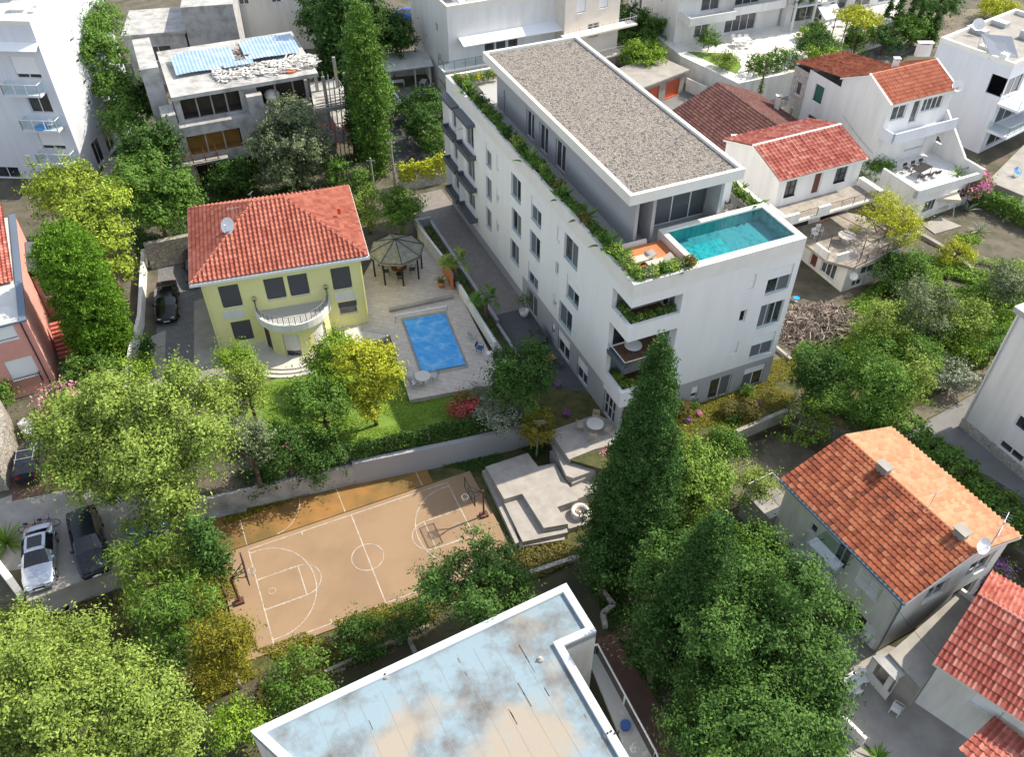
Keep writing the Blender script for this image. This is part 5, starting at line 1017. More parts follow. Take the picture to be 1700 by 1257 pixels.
# cars and left side
car('black convertible parked on the villa driveway', (279, 540), (279, 478), .04, 'car_black', conv=True, W_=1.9, H=1.3)
car('black car half under the villa eave behind the convertible', (330, 478), (322, 420), .04, 'car_black', W_=1.8)
car('silver sedan with open sunroof nose down on the parking slab', (70, 985), (72, 884), .05, 'car_silver', sunroof=True, W_=1.85)
car('dark grey crossover parked right of the silver sedan', (165, 962), (142, 860), .05, 'car_dark', wagon=True, W_=1.9, H=1.6)
car('old dark estate car with roof bars on the red driveway', (62, 742), (52, 806), .08, 'car_dark', wagon=True, rack=True, W_=1.8, H=1.6)
car('blue car mostly hidden under the feathery tree', (222, 905), (278, 868), .05, 'car_blue', W_=1.75)
car('small blue car parked far behind near the white house', (700, 36), (662, 26), .05, 'car_blue', W_=1.7)
place('bk', mk_bike, 'dark bicycle on the left leaning behind the silver sedan', U(57, 884, .05), .15, group=None); place('bk', mk_bike, 'dark bicycle on the right leaning behind the silver sedan', U(80, 876, .05), .3)
# pink house
hp = height_at(98, 642, 0, 532); c0 = U(98, 642, 0); t1 = U(25, 358, hp); t0 = V2(c0); vd = (V2(t1) - t0).normalized(); ud = Vector((vd.y, -vd.x, 0)); PK = Block(t0 - ud * 13, ud, 13, min((V2(t1) - t0).length, 17)); print('pink h', hp, PK.D)
r = thing('house', 'pink rendered house with red tiled roof at the left edge', 'house', c0)
PK.shell(r, 0, hp, 'pink_wall', [('F', 37, 612, 1.9, 1.9, dict(n=1, shut=.9)), ('F', 8, 555, 1.5, 1.3, dict(n=1, shut=.85)), ('R', 53, 425, 1.6, 1.2, dict(n=2)), ('R', 100, 520, 1.0, 1.6, dict(n=1))])
MB().box(PK.p(PK.W - 4.2, .4, hp), PK.u * 4.0, PK.v * 4.6, Z * .05).build('flat_roof', M['flat_white_roof'], r)
tile_slope('roof', [PK.p(2, 5.2, hp + .1), PK.p(PK.W - .5, 5.2, hp + .1), PK.p(PK.W - .5, PK.D, hp + 1.2), PK.p(2, PK.D, hp + 1.2)], M['tile_red'], r); b = MB(); b.face(PK.p(2, 0, hp + .0), PK.p(PK.W - .5, 0, hp + .0), PK.p(PK.W - .5, PK.D, hp + .0), PK.p(2, PK.D, hp + .0)); b.build('roof_base', M['flat_white_roof'], r)
b = MB(); b.box(PK.p(PK.W - .45, -.1, hp - .02), PK.u * .5, PK.v * (PK.D + .2), Z * .15); b.box(PK.p(0, -.12, hp - .02), PK.u * (PK.W - .45), PK.v * .16, Z * .14); b.build('gutter', M['gutter'], r); MB().tube(PK.F.pt(PK.W - .4, .2, .07), PK.F.pt(PK.W - .4, hp, .07), .05).build('downpipe', M['dark_metal'], r)
s, z = PK.F.hit(37, 622); railing('window_railing', [PK.F.pt(s - 1.1, z - 1.0, .02), PK.F.pt(s - 1.1, z - 1.0, .35), PK.F.pt(s + 1.1, z - 1.0, .35), PK.F.pt(s + 1.1, z - 1.0, .02)], .95, r, 'dark_metal', step=.13)
r2 = thing('lean_to', 'small lean-to with dark glazed roof against the pink house', 'lean-to', PK.p(PK.W, PK.D - 6)); LB = Block(PK.p(PK.W + .05, PK.D - 6), PK.u, 2.2, 4.2); LB.shell(r2, 0, 4.2, 'pink_wall', [('F', .9, 2.6, 1.2, 1.4, dict(abs=True))]); b = MB(); slab_poly(b, [LB.p(-.0, -.2, 4.9), LB.p(2.5, -.2, 4.25), LB.p(2.5, 4.4, 4.25), LB.p(0, 4.4, 4.9)], .08); b.build('roof', M['anthracite'], r2)
st = MB(); s0 = PK.p(PK.W + .3, 3.2, 0)
for i in range(9): st.box(s0 + PK.v * i * .33, PK.u * 2.0, PK.v * .33, Z * (.18 * (i + 1)))
tag(st.build('outdoor_stairs', M['red_wall']), 'red outdoor steps between the pink house and the clipped conifer', 'stairs')
lowwall('garden_wall', 'red painted wall beside the outdoor steps of the pink house', [PK.p(PK.W + 2.5, 3, 0), PK.p(PK.W + 2.5, PK.D, 0)], 0, 1.6, .25, 'red_wall')
lowwall('boundary_wall', 'white capped wall dividing the pink house from the villa driveway', [U(243, 430, 0), U(237, 540, 0), U(222, 600, 0), U(215, 660, 0)], 0, 1.1, .3, 'white_wall')
lowwall('boundary_wall', 'rough stone wall behind the villa driveway', [U(252, 445, 0), U(322, 430, 0), U(420, 418, 0)], 0, 2.6, .5, 'stone_wall')
# white apartment block, top left
hb = height_at(149, 300, 0, 41); c0 = U(149, 300, 0); t1 = U(112, -30, hb); vd = (V2(t1) - V2(c0)).normalized(); vd = Vector((.06, 1, 0)).normalized(); ud = Vector((vd.y, -vd.x, 0)); AP = Block(V2(c0) - ud * 22, ud, 22, 14); print('apt h', hb)
r = thing('apartment_building', 'bluish white apartment block with glass balconies at the top left', 'building', c0)
ws = [('F', 43, 112, 2.4, 2.1, dict(n=2, shut=.8)), ('F', 65, 170, 2.2, 2.1, dict(n=2)), ('F', 85, 232, 2.4, 2.1, dict(n=2, shut=.8)), ('F', 15, 290, 2.5, 1.8, dict(n=2))]
for px, py in ((118, 60), (128, 95), (140, 130), (148, 165)): ws.append(('R', px, py, .9, 1.1, dict(n=1, shut=.7)))
ws += [('R', 3.4, 1.5, 1.8, 2.6, dict(abs=True, n=2)), ('R', 6.2, 1.5, 1.8, 2.6, dict(abs=True, n=2)), ('R', 9.2, 1.5, 1.8, 2.6, dict(abs=True, n=2))]
AP.shell(r, 0, hb, 'cool_white', ws, gm='glass_dark'); AP.parapet(r, hb - .01, .35, .35, 'coping', out=.01); AP.slab(r, .35, 21.6, .35, 13.6, hb - .2, hb - .02, 'flat_white_roof', 'roof_floor')
for px, py in ((43, 152), (73, 210), (98, 265)):
    s, z = AP.F.hit(px, py - 3); z = round(z, 2); s += .2; b = MB(); b.box(AP.F.pt(s - 1.8, z - .2, 0), AP.F.u * 3.6, AP.F.n * 1.2, Z * .2); o = b.build('balcony', M['cool_white'], r)
    railing('railing', [AP.F.pt(s - 1.75, z, .02), AP.F.pt(s - 1.75, z, 1.15), AP.F.pt(s + 1.75, z, 1.15), AP.F.pt(s + 1.75, z, .02)], 1.0, o, 'white_metal', step=0, post=1.1, r=.022, solid='glass_clear')
s, z = AP.F.hit(30, 78); b = MB(); slab_poly(b, [AP.F.pt(s - 4, z, .02) + Z * .5, AP.F.pt(s + 2.1, z, .02) + Z * .5, AP.F.pt(s + 2.1, z, .9), AP.F.pt(s - 4, z, .9)], .06); b.build('awning', M['awning'], r)
s, z = AP.F.hit(73, 207); tag(MB().lathe(AP.F.pt(s + .1, z + .02, .6), [(.7, 0), (.72, .12), (.66, .14), (.001, .14)], 20).build('paddling_pool', M['cover_blue']), 'round blue paddling pool on the middle balcony top left', 'paddling pool')
place('cw', mk_chair(M['white_metal']), 'white chair on the middle balcony beside the blue paddling pool', AP.F.pt(s + 1.1, z, .6), 0)
UP = Block(AP.p(2, 6.5), ud, 17, 7); UP.shell(r, hb, hb + 2.8, 'cool_white', [('F', 14, hb + 1.2, 1.0, 2.1, dict(abs=True, n=1)), ('F', 9, hb + 1.3, 3, 2.0, dict(abs=True))], name='penthouse_wall', cap=True)
tag(MB().box(UP.F.pt(16.2, hb + .02, .04), UP.F.u * .8, UP.F.n * .05, Z * 2.2).build('door_curtain', M['red_door']), 'orange red door curtain on the rooftop terrace at top left', 'curtain')
place('tw', mk_table(1.6, .9, M['white_metal'], M['white_metal']), 'white table on the rooftop terrace at the top left', AP.p(19.5, 3.5, hb), .1); place('cw', mk_chair(M['white_metal']), 'white chair beside the white rooftop table top left', AP.p(20.9, 3.2, hb), -1.3)
s1 = U(180, 282, 0); st = MB()
for i in range(7): st.box(s1 + V(-.0, -i * .3, 0), V(2.2, 0), V(0, .3), Z * (1.4 - i * .19))
tag(st.build('outdoor_stairs', M['light_concrete']), 'grey outdoor steps behind the bright conifer at left', 'stairs'); 
# unfinished concrete house
z9 = 9.4; o_, u_, W_, D_, v_ = rect3((287, 160), (524, 120), (492, 50), z9); CB_ = Block(o_, u_, W_, D_); r = thing('unfinished_house', 'raw grey concrete house shell with blue corrugated sheets on its roof slab', 'house', o_); print('conc', W_, D_)
op = []
Hs = lambda lst: [('F', s, z, w, h, dict(abs=True, n=n, fm='raw_concrete', gm=g, sill=False)) for s, z, w, h, n, g in lst]
IN = Block(CB_.p(-.1, .25), u_, W_ - .6, D_ - .6)
mbw = MB(); holes = [(.6, 6.2, 6.75, 8.9), (7.9, 13.2, 6.75, 8.9), (1.6, 6.8, 3.5, 5.6), (9.2, 12, 3.4, 5.4), (1.8, 8.0, .1, 2.4), (9.6, 13, .1, 2.2)]; UPF = IN.F; LOF = Face(CB_.p(-1.5, -.9), CB_.p(W_ - 1.0, -.9))
wall_mesh(mbw, UPF, 6.6, z9 - .3, holes[:2], .35); wall_mesh(mbw, LOF, 0, 6.6, holes[2:], .35); wall_mesh(mbw, Face(CB_.p(-1.5, 2.5), CB_.p(-1.5, -.9)), 0, 6.6); mbw.face(CB_.p(-1.5, -.9, 6.6), CB_.p(W_ - 1, -.9, 6.6), CB_.p(W_ - 1, .25, 6.6), CB_.p(-1.5, .25, 6.6))
for f in (IN.L, IN.R, IN.B): wall_mesh(mbw, f, 0, z9 - .3, [(2, 4, 3.6, 5.2), (2, 4, 6.7, 8.3)], .3)
mbw.build('wall', M['raw_concrete'], r)
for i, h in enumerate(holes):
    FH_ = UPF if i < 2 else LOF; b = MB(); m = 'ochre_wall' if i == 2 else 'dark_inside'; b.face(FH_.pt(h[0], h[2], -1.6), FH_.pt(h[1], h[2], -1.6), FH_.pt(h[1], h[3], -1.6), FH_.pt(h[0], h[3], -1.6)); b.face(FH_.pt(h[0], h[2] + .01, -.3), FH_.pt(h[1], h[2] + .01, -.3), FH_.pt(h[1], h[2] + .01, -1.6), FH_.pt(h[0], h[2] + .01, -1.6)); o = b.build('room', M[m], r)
    k = max(1, int((h[1] - h[0]) / 1.8))
    for j in range(1, k + 1): x = h[0] + (h[1] - h[0]) * j / (k + 1); MB().box(FH_.pt(x, h[2], -.3), FH_.u * .14, FH_.n * .14, Z * (h[3] - h[2])).build('mullion', M['light_concrete'], o)
b = MB(); b.box(CB_.p(-.2, -.2, z9 - .38), u_ * (W_ + .4), v_ * (D_ + .2), Z * .38); b.build('roof_slab', M['raw_concrete'], r)
for q in ((-1.52, -.92, 1.3, 2.6, 8.0), (-2.2, 3.0, 1.7, 8.0, 11.2), (6.6, -.93, 1.5, 1.0, 8.5)): MB().box(CB_.p(q[0], q[1], 0), u_ * q[2], v_ * q[3], Z * q[4]).build('fin_wall', M['raw_concrete'], r)
b = MB(); b.box(CB_.p(W_ - 2.0, -.6, 5.4), u_ * 5.4, v_ * 7, Z * .3); b.box(CB_.p(W_ - 1.4, -1.6, 2.4), u_ * 4.8, v_ * 6, Z * .9); b.build('balcony', M['raw_concrete'], r); b = MB()
for x in (W_ - 1.2, W_ + .6, W_ + 2.8): 
    for y in (-.3, 4): b.cbox(CB_.p(x, y, 0), u_, .3, .3, 9.0)
b.build('column', M['light_concrete'], r)
sc_ = thing('scaffold', 'red and timber scaffold poles at the right of the concrete shell', 'scaffold', CB_.p(W_, -1.8)); b = MB()
for i in range(6): x = W_ - 1 + i * .8; b.tube(CB_.p(x, -1.9, 2.0), CB_.p(x + .2, -1.7, 4.7), .05)
for zz in (3.7, 4.6): b.tube(CB_.p(W_ - 1.3, -1.9, zz), CB_.p(W_ + 3.4, -1.9, zz), .05)
b.build('pole', M['red_door'], sc_); b = MB(); 
for i in range(7): b.tube(CB_.p(W_ + .2 + i * .45, -.9, 0), CB_.p(W_ + .6 + i * .5, -.3, 9.5 - i * .4), .06)
for i in range(5): b.box(CB_.p(W_ - .4, -1.2 + i * .5, 6.0 + .1 * i), u_ * 4, v_ * .25, Z * .06)
b.build('timber', M['light_concrete'], sc_)
sc2 = thing('scaffold', 'leaning props and platform in front of the ochre window opening', 'scaffold', LOF.pt(1, 0, 1.0)); b = MB()
for i in range(4): b.tube(LOF.pt(.6 + i * 1.2, 0, 1.6), LOF.pt(.4 + i * 1.2, 4.6, .5), .05)
b.tube(LOF.pt(.2, 3.9, .8), LOF.pt(5.0, 3.9, .8), .05); b.build('pole', M['rust_metal'], sc2); MB().box(LOF.pt(.0, 3.1, .3), LOF.u * 5, LOF.n * .7, Z * .07).build('platform', M['light_concrete'], sc2)
def sheetmetal(name, label, a0, b0, w, d, z, m, slope=.06, cat='roofing sheet'):
    n = int(w / .09); rows = []
    for y, dz in ((0, 0), (d * .5, slope * d * .5), (d, slope * d)): rows.append([CB_.p(a0 + i * .09, b0 + y + .15 * math.sin(i * .05), z + dz + (.035 if i % 4 < 2 else 0) + .04 * math.sin(i * .11 + y)) for i in range(n + 1)])
    g = MB(); g.grid(rows); return tag(g.build(name, M[m]), label, cat)
sheetmetal('corrugated_sheet', 'large blue corrugated sheets on the left of the concrete roof slab', .9, 3.9, 6.1, 4.6, z9 + .35, 'sheet_blue'); sheetmetal('corrugated_sheet', 'second bank of blue corrugated sheets on the right of the slab', 7.9, 4.6, 5.6, 4.7, z9 + .4, 'sheet_blue'); sheetmetal('corrugated_sheet', 'small loose blue sheet lying across the sheeting join', 5.5, 3.3, 3.0, 1.1, z9 + .52, 'sheet_blue')
b = MB()
for i in range(620):
    p = CB_.p(4.2 + random.random() * 10, 1.0 + random.random() * 2.9, z9 + .03 + random.random() * .35); a = random.uniform(-.25, .25) + (1.5 if random.random() < .5 else 0); d = Vector((math.cos(a), math.sin(a), random.uniform(-.12, .12))); e = Vector((-d.y, d.x, 0)); b.box(p, d * random.uniform(.3, 1.0), e * random.uniform(.06, .2), Z * .05)
tag(b.build('scrap_pile', M['sheet_pale']), 'pile of broken pale tiles and battens on the concrete roof slab', 'scrap pile', kind='stuff')
b = MB()
for i in range(30): p = CB_.p(7.1 + random.random() * .9, 4.4 + random.random() * 4.2, z9 + .3 + random.random() * .2); b.box(p, Vector((random.uniform(-1, 1), random.uniform(-1, 1), .1)).normalized() * .6, Vector((.1, .2, 0)), Z * .06)
tag(b.build('scrap_pile', M['debris']), 'brown scrap filling the gap between the two blue sheet banks', 'scrap pile', kind='stuff')
tag(MB().lathe(CB_.p(11.6, 1.2, z9 + .01), [(.55, 0), (.6, .2), (.001, .25)], 14).build('washing_tub', M['terracotta']), 'orange tub on the concrete roof slab', 'tub'); tag(MB().lathe(IN.F.pt(9.4, 6.7, -.9), [(.001, 0), (.7, .3), (.8, .8), (.5, 1.2), (.001, 1.3)], 16).build('water_tank', M['plastic_white'], None, True), 'round white tank inside the upper opening of the concrete shell', 'tank')
r = thing('concrete_building', 'grey concrete and block building behind the unfinished shell', 'building', U(250, 90, 0)); Bk = Block(U(205, 62, 6), V(.97, .2), 7, 8); Bk.shell(r, 0, 6, 'raw_concrete', [('F', 3.5, 3.8, 3, 1.8, dict(abs=True))]); Bk.slab(r, -.2, 7.2, -.2, 8.2, 6.01, 6.3, 'raw_concrete', 'roof_slab'); Bk2 = Block(U(310, 55, 6), V(.97, .2), 6, 9); Bk2.shell(r, 0, 9, 'raw_concrete', [], cap=True)
r = thing('apartment_building', 'pale plastered building at the top edge behind the concrete shell', 'building', U(380, 30, 0)); Bk = Block(U(372, 38, 4), V(.985, .17), 17, 9); Bk.shell(r, 0, 9, 'old_white', [('F', 3 + i * 4, 6.8, 1.2, 1.3, dict(abs=True)) for i in range(3)], cap=True)
# white building behind the new block
z_ = 10.2; o_, u_, W_, D_, v_ = rect3((742, 24), (940, -8), (700, -60), z_); Bk = Block(o_, u_, W_, 13); r = thing('apartment_building', 'white apartment house with awning and roof terrace behind the gravel roof', 'building', o_)
Bk.shell(r, 0, z_, 'white_wall', [('F', 832, 72, 1.3, 2.1, dict(n=1, abs=False)), ('F', 852, 68, 1.3, 2.1, dict(n=1)), ('F', 813, 76, 1.3, 2.1, dict(n=1)), ('L', 725, 45, .7, 1.0, dict(n=1)), ('L', 730, 95, .6, 1.0, dict(n=1))], gm='glass_dark'); Bk.parapet(r, z_ - .01, .9, .25, 'coping', out=.01); Bk.slab(r, .25, Bk.W - .25, .25, 12.7, z_ - .2, z_, 'tile_grey', 'roof_floor')
s, z = Bk.F.hit(845, 52); b = MB(); slab_poly(b, [Bk.F.pt(1.2, z + .35, .0), Bk.F.pt(Bk.W, z + .35, .0), Bk.F.pt(Bk.W, z - .1, 1.7), Bk.F.pt(1.2, z - .1, 1.7)], .12); b.build('awning', M['awning'], r)
b = MB(); b.box(Bk.F.pt(-1.4, z - 2.7, 0), Bk.F.u * (Bk.W + 1), Bk.F.n * 1.8, Z * .2); b.build('balcony', M['white_wall'], r); railing('railing', [Bk.F.pt(-1.3, z - 2.5, .0), Bk.F.pt(-1.3, z - 2.5, 1.7), Bk.F.pt(Bk.W - .5, z - 2.5, 1.7)], 1.0, r, 'dark_metal', step=0, solid='glass_clear')
U2 = Block(Bk.p(2, 3.4), u_, W_ - 1, 9); U2.shell(r, z_, z_ + 3, 'white_wall', [('F', 1.2 + i * 1.9, z_ + 1.3, 1.5, 2.2, dict(abs=True, n=1)) for i in range(5)], name='upper_wall', gm='glass_house', cap=True)
LW2 = mk_lounger(M['plastic_white'], M['white_metal'])
for i, a in enumerate((2.6, 6.0, 7.6)): place('lw', LW2, ['white sun lounger at the left end of the white house roof terrace', 'white sun lounger in the middle of that roof terrace beside dark mats', 'white sun lounger right of the middle one on the same terrace'][i], Bk.p(a, 1.5, z_ + .01), .5)
b = Bk.p(9.5, 1.6, z_); tag(MB().box(b, V(2.2, .4), V(-.2, 1.2), Z * .06).build('sun_mat', M['fabric_blue']), 'dark blue striped sun mats on the white house roof terrace', 'mat')
r = thing('open_shed', 'open white summer kitchen shed left of the white house', 'shed', U(650, 150, 0)); a = U(648, 152, 0); d = V(.96, .25).normalized(); SB = Block(a, d, 5.2, 4); b = MB(); [wall_mesh(b, f, 0, 2.7) for f in (SB.B, SB.R)]; b.build('wall', M['old_white'], r); b = MB(); [b.cbox(SB.p(x, .15, 0), d, .15, .15, 2.7) for x in (.2, 3.2, 5.0)]; b.build('post', M['white_wall'], r); b = MB(); slab_poly(b, [SB.p(-.3, -.5, 2.75), SB.p(5.4, -.5, 2.9), SB.p(5.4, 4.2, 3.1), SB.p(-.3, 4.2, 3.0)], .12); b.build('roof', M['flat_white_roof'], r)
place('tw', mk_table(1, 1, M['white_metal'], M['white_metal']), 'white table under the open shed', SB.p(1.2, 1.2, .05), .3, .9); place('tw', mk_table(1, 1, M['white_metal'], M['white_metal']), 'long white bench table at the right of the open shed', SB.p(4.2, .6, .05), 1.4, .8)
lowwall('garden_wall', 'curved pale wall edging the asphalt yard and dark ivy', [U(655, 165, 0), U(680, 200, 0), U(708, 235, 0), U(742, 268, 0)], 0, 1.0, .25, 'old_white'); lowwall('garden_wall', 'pale stone wall under the bright clipped hedge', [U(664, 318, 0), U(742, 300, 0)], 0, 1.0, .4, 'stone_pale')
for i, (x, y, ty) in enumerate(((657, 318, 232), (622, 322, 262))):
    h = height_at(x, y, 0, ty); p = U(x, y, 0); q = thing('utility_pole', ['tall pale concrete utility pole beside the asphalt yard', 'shorter pale pole just left of the tall utility pole'][i], 'utility pole', p); MB().tube(p, p + Z * h, .14, .09, 8).build('pole', M['light_concrete'], q); b = MB(); b.tube(p + Z * (h - .3) - V(.4, 0), p + Z * (h - .3) + V(.4, 0), .03); b.build('crossarm', M['galv'], q)
a = U(657, 318, 0) + Z * height_at(657, 318, 0, 232)
def wire(label, a, b, sag=.4): mb = MB(); P = [a.lerp(b, i / 12) - Z * sag * 4 * (i / 12) * (1 - i / 12) for i in range(13)]; mb.path(P, .015, 4); tag(mb.build('overhead_wire', M['dark_metal']), label, 'wire')
wire('thin overhead wire from the tall pole towards the new white block', a, mp_(-.1, 29.5, 10.2)); wire('thin overhead wire from the tall pole leftwards to the concrete shell', a, CB_.p(13, -.3, 7.5))
# beige building top centre
z_ = 9; o_, u_, W_, D_, v_ = rect3((938, 22), (1030, 2), (938, -40), z_); Bk = Block(o_, u_, W_, 10); r = thing('apartment_building', 'beige apartment house with thin balconies at the top centre', 'building', o_); Bk.shell(r, 0, 12, 'stair_cream', [('F', 985, 50, 1.6, 1.7, dict(n=2)), ('F', 965, 10, 1.2, 1.6, dict(n=2, shut=.9)), ('F', 1002, 2, 1.2, 1.6, dict(n=2, shut=.9))], cap=True)
for zz in (3.2, 6.4): b = MB(); b.box(Bk.F.pt(-.5, zz, 0), Bk.F.u * (Bk.W + 2.2), Bk.F.n * 1.5, Z * .18); b.build('balcony', M['stair_cream'], r); railing('railing', [Bk.F.pt(-.4, zz + .18, 1.4), Bk.F.pt(Bk.W + 1.6, zz + .18, 1.4), Bk.F.pt(Bk.W + 1.6, zz + .18, .05)], .9, r, 'galv', step=.4, post=1.5)
# ================================================================== terraced white apartments top right
TZ = 3.0; g = MB(); g.prism(pixpoly(TZ, (1130, 92), (1226, 138), (1305, 122), (1395, 98), (1402, 60), (1500, 30), (1480, -60), (1100, -40), (1090, 60)), 0, TZ); tt = tag(g.build('garden_terrace', M['old_white']), 'walled white garden terrace in front of the terraced apartments', 'terrace')
sheet('terrace_paving', TZ + .03, 'terrace_white', (1215, 85), (1290, 65), (1310, 75), (1300, 100), (1240, 108)); sheet('terrace_lawn', TZ + .03, 'lawn', (1140, 85), (1215, 88), (1232, 110), (1222, 122)); sheet('terrace_paving', TZ + .03, 'terrace_white', (1370, 55), (1440, 25), (1470, 30), (1420, 62))
o_ = U(1118, 72, TZ); e_ = U(1290, 42, TZ); u_ = V2(e_ - o_).normalized(); Bk = Block(o_, u_, (V2(e_) - V2(o_)).length, 12); print('terr', Bk.W)
r = thing('apartment_building', 'terraced white apartments with awnings and planted balconies at the top', 'building', o_); Wt = Bk.W
ws = [('F', Wt * .25, TZ + 1.3, 2.0, 2.2, dict(abs=True, n=2)), ('F', Wt * .62, TZ + 1.3, 4.6, 2.3, dict(abs=True, n=4)), ('F', Wt * .3, TZ + 4.5, 2.6, 2.1, dict(abs=True, n=2)), ('F', Wt * .65, TZ + 4.5, 3.6, 2.1, dict(abs=True, n=3)), ('F', Wt * .3, TZ + 7.7, 2.6, 2.1, dict(abs=True, n=2)), ('F', Wt * .7, TZ + 7.7, 3.6, 2.1, dict(abs=True, n=3)), ('L', 3, TZ + 1.9, .8, 1.2, dict(abs=True, n=1)), ('L', 8, TZ + 4.5, .8, 1.2, dict(abs=True, n=1))]
Bk.shell(r, TZ - .5, TZ + 11, 'white_wall', ws, cap=True)
for k, zz in enumerate((TZ + 2.9, TZ + 6.1)):
    b = MB(); b.box(Bk.F.pt(.3, zz, 0), Bk.F.u * (Wt * .42), Bk.F.n * (2.6 - k * .8), Z * .2); b.box(Bk.F.pt(.3, zz + .2, 2.45 - k * .8), Bk.F.u * (Wt * .42), Bk.F.n * .15, Z * .8); b.box(Bk.F.pt(.3, zz + .2, 0), Bk.F.u * .15, Bk.F.n * (2.4 - k * .8), Z * .8); b.build('balcony', M['white_wall'], r)
    b = MB(); b.box(Bk.F.pt(Wt * .46, zz, 0), Bk.F.u * (Wt * .5), Bk.F.n * 1.6, Z * .2); b.box(Bk.F.pt(Wt * .46, zz + .2, 1.45), Bk.F.u * (Wt * .5), Bk.F.n * .15, Z * .8); b.build('balcony', M['white_wall'], r)
    b = MB(); slab_poly(b, [Bk.F.pt(Wt * .46, zz + 3.0, .02), Bk.F.pt(Wt * .96, zz + 3.0, .02), Bk.F.pt(Wt * .96, zz + 2.3, 2.0), Bk.F.pt(Wt * .46, zz + 2.3, 2.0)], .05); b.build('awning', M['awning'], r)
o2 = Bk.p(Wt + .3, -1.0); B2 = Block(o2, u_, 6.5, 12); r2 = thing('apartment_building', 'narrow white wing with planted balconies right of the terraced apartments', 'building', o2)
B2.shell(r2, TZ - .5, TZ + 10, 'white_wall', [('F', 3.2, TZ + 1.5 + i * 3.1, 4.6, 2.0, dict(abs=True, n=2)) for i in range(3)], cap=True)
for k in range(2): zz = TZ + 2.9 + k * 3.1; b = MB(); b.box(B2.F.pt(0, zz, 0), B2.F.u * 6.5, B2.F.n * 1.4, Z * .2); b.build('balcony', M['white_wall'], r2)
b = MB(); slab_poly(b, [B2.F.pt(3.5, TZ + 2.7, 1.4), B2.F.pt(6.4, TZ + 2.7, 1.4), B2.F.pt(6.4, TZ + 1.7, 3.4), B2.F.pt(3.5, TZ + 1.7, 3.4)], .05); b.build('awning', M['awning'], r2)
b = MB(); [b.box(B2.F.pt(x, TZ, 1.2), B2.F.u * .25, B2.F.n * .25, Z * 7) for x in (0, 3.1, 6.25)]; b.build('column', M['white_wall'], r2)
for i in range(8): zz = TZ + 3.1 + (i % 2) * 3.1; bush_at('balcony_plant', 'leafy plant, %s from the left in the %s balcony box of the white wing' % (nth(i // 2), ('lower', 'upper')[i % 2]), B2.F.pt(.5 + (i // 2) * 1.8, zz, 1.2), .5, .9, 'dark', cat='plant', size=.12, dens=6, per=7, group='plants in the balcony boxes of the white wing', n=3)
o3 = B2.p(7, 2.0); B3 = Block(o3, u_, 13, 12); r3 = thing('apartment_building', 'low white villa with long balcony at the top right of the terraces', 'building', o3); B3.shell(r3, TZ - .5, TZ + 6.5, 'white_wall', [('F', 3 + i * 4, TZ + 1.4, 2.6, 2.2, dict(abs=True)) for i in range(3)], cap=True); b = MB(); b.box(B3.F.pt(0, TZ + 3, 0), B3.F.u * 9, B3.F.n * 2.4, Z * 1.1); b.build('balcony', M['white_wall'], r3)
TW = mk_table(2.2, 1.0, M['plastic_white'], M['plastic_white']); CW = mk_chair(M['plastic_white'])
c = U(1230, 74, TZ + .03); place('twl', TW, 'white dining table on the white garden terrace', c, .25)
for i in range(6): place('pw', CW, 'white garden terrace chair, %s on the %s side of the white table' % (('left', 'middle', 'right')[i % 3], ('near', 'far')[i // 3]), c + V(-.8 + (i % 3) * .8, -.95 if i < 3 else .95), (math.pi if i < 3 else 0) + .2, group='white chairs of the garden terrace dining set')
c = U(1375, 42, TZ + .03)
for i in range(2): place('cd', PROTO.get('cd') and (lambda: None), ['dark outdoor armchair at the left on the upper white terrace', 'dark outdoor armchair at the right on the upper white terrace'][i], c + V(-1.8 + i * 3.8, 0), -1.57 + i * 3.1, 1.6)
r = thing('vine_pergola', 'bright lime vine canopy on thin posts over a white terrace', 'pergola', U(1425, 55, TZ)); cz = TZ + 3.2; a0, a1, a2, a3 = U(1390, 22, cz), U(1425, 12, cz), U(1462, 33, cz), U(1425, 44, cz)
b = MB(); [b.tube(p, Vector((p.x, p.y, TZ)), .06) for p in (a0, a1, a2, a3, (a3 + a2) / 2, (a0 + a3) / 2)]; b.build('post', M['bark'], r); P, Nn = crown_pts([((a0 + a1 + a2 + a3) / 4 + (q - (a0 + a1 + a2 + a3) / 4) * .55, (1.7, 1.7, .4)) for q in (a0, a1, a2, a3)] + [((a0 + a1 + a2 + a3) / 4, (1.8, 1.8, .4))], 4, .2, 12); leaves_mesh('foliage', P, Nn, .14, 'lime', r)
# garages
o_, u_, W_, D_, v_ = rect3((1060, 148), (1138, 118), (1060, 90), 2.7); Bk = Block(o_, u_, W_, 5); r = thing('garage', 'concrete garage pair with orange red doors behind the gravel roof', 'garage', o_); Bk.shell(r, 0, 2.7, 'light_concrete', [('F', Bk.W * .32, 1.15, 2.2, 2.1, dict(abs=True, n=1, gm='red_door', fm='red_door')), ('F', Bk.W * .75, 1.15, 2.4, 2.1, dict(abs=True, n=1, gm='red_door', fm='red_door'))]); b = MB(); b.box(Bk.p(-.2, -.3, 2.7), u_ * (Bk.W + .6), v_ * 5.6, Z * .2); b.build('roof_slab', M['light_concrete'], r)
lowwall('boundary_wall', 'pale wall right of the orange garage doors', [U(1138, 150, 0), U(1170, 165, 0)], 0, 1.6, .2, 'old_white'); lowwall('boundary_wall', 'pale stepped wall between green tree and garden terrace', [U(1105, 75, 0), U(1140, 112, 0)], 0, 2.6, .3, 'old_white')
F_ = Face(U(1226, 138, TZ), U(1395, 98, TZ)); s, z = F_.hit(1318, 140); tag(MB().box(F_.pt(s - 1.6, .02, .0), F_.u * 3.2, F_.n * .06, Z * 2.2).build('garage_door', M['dark_metal']), 'dark garage door in the white terrace wall by the street', 'door')
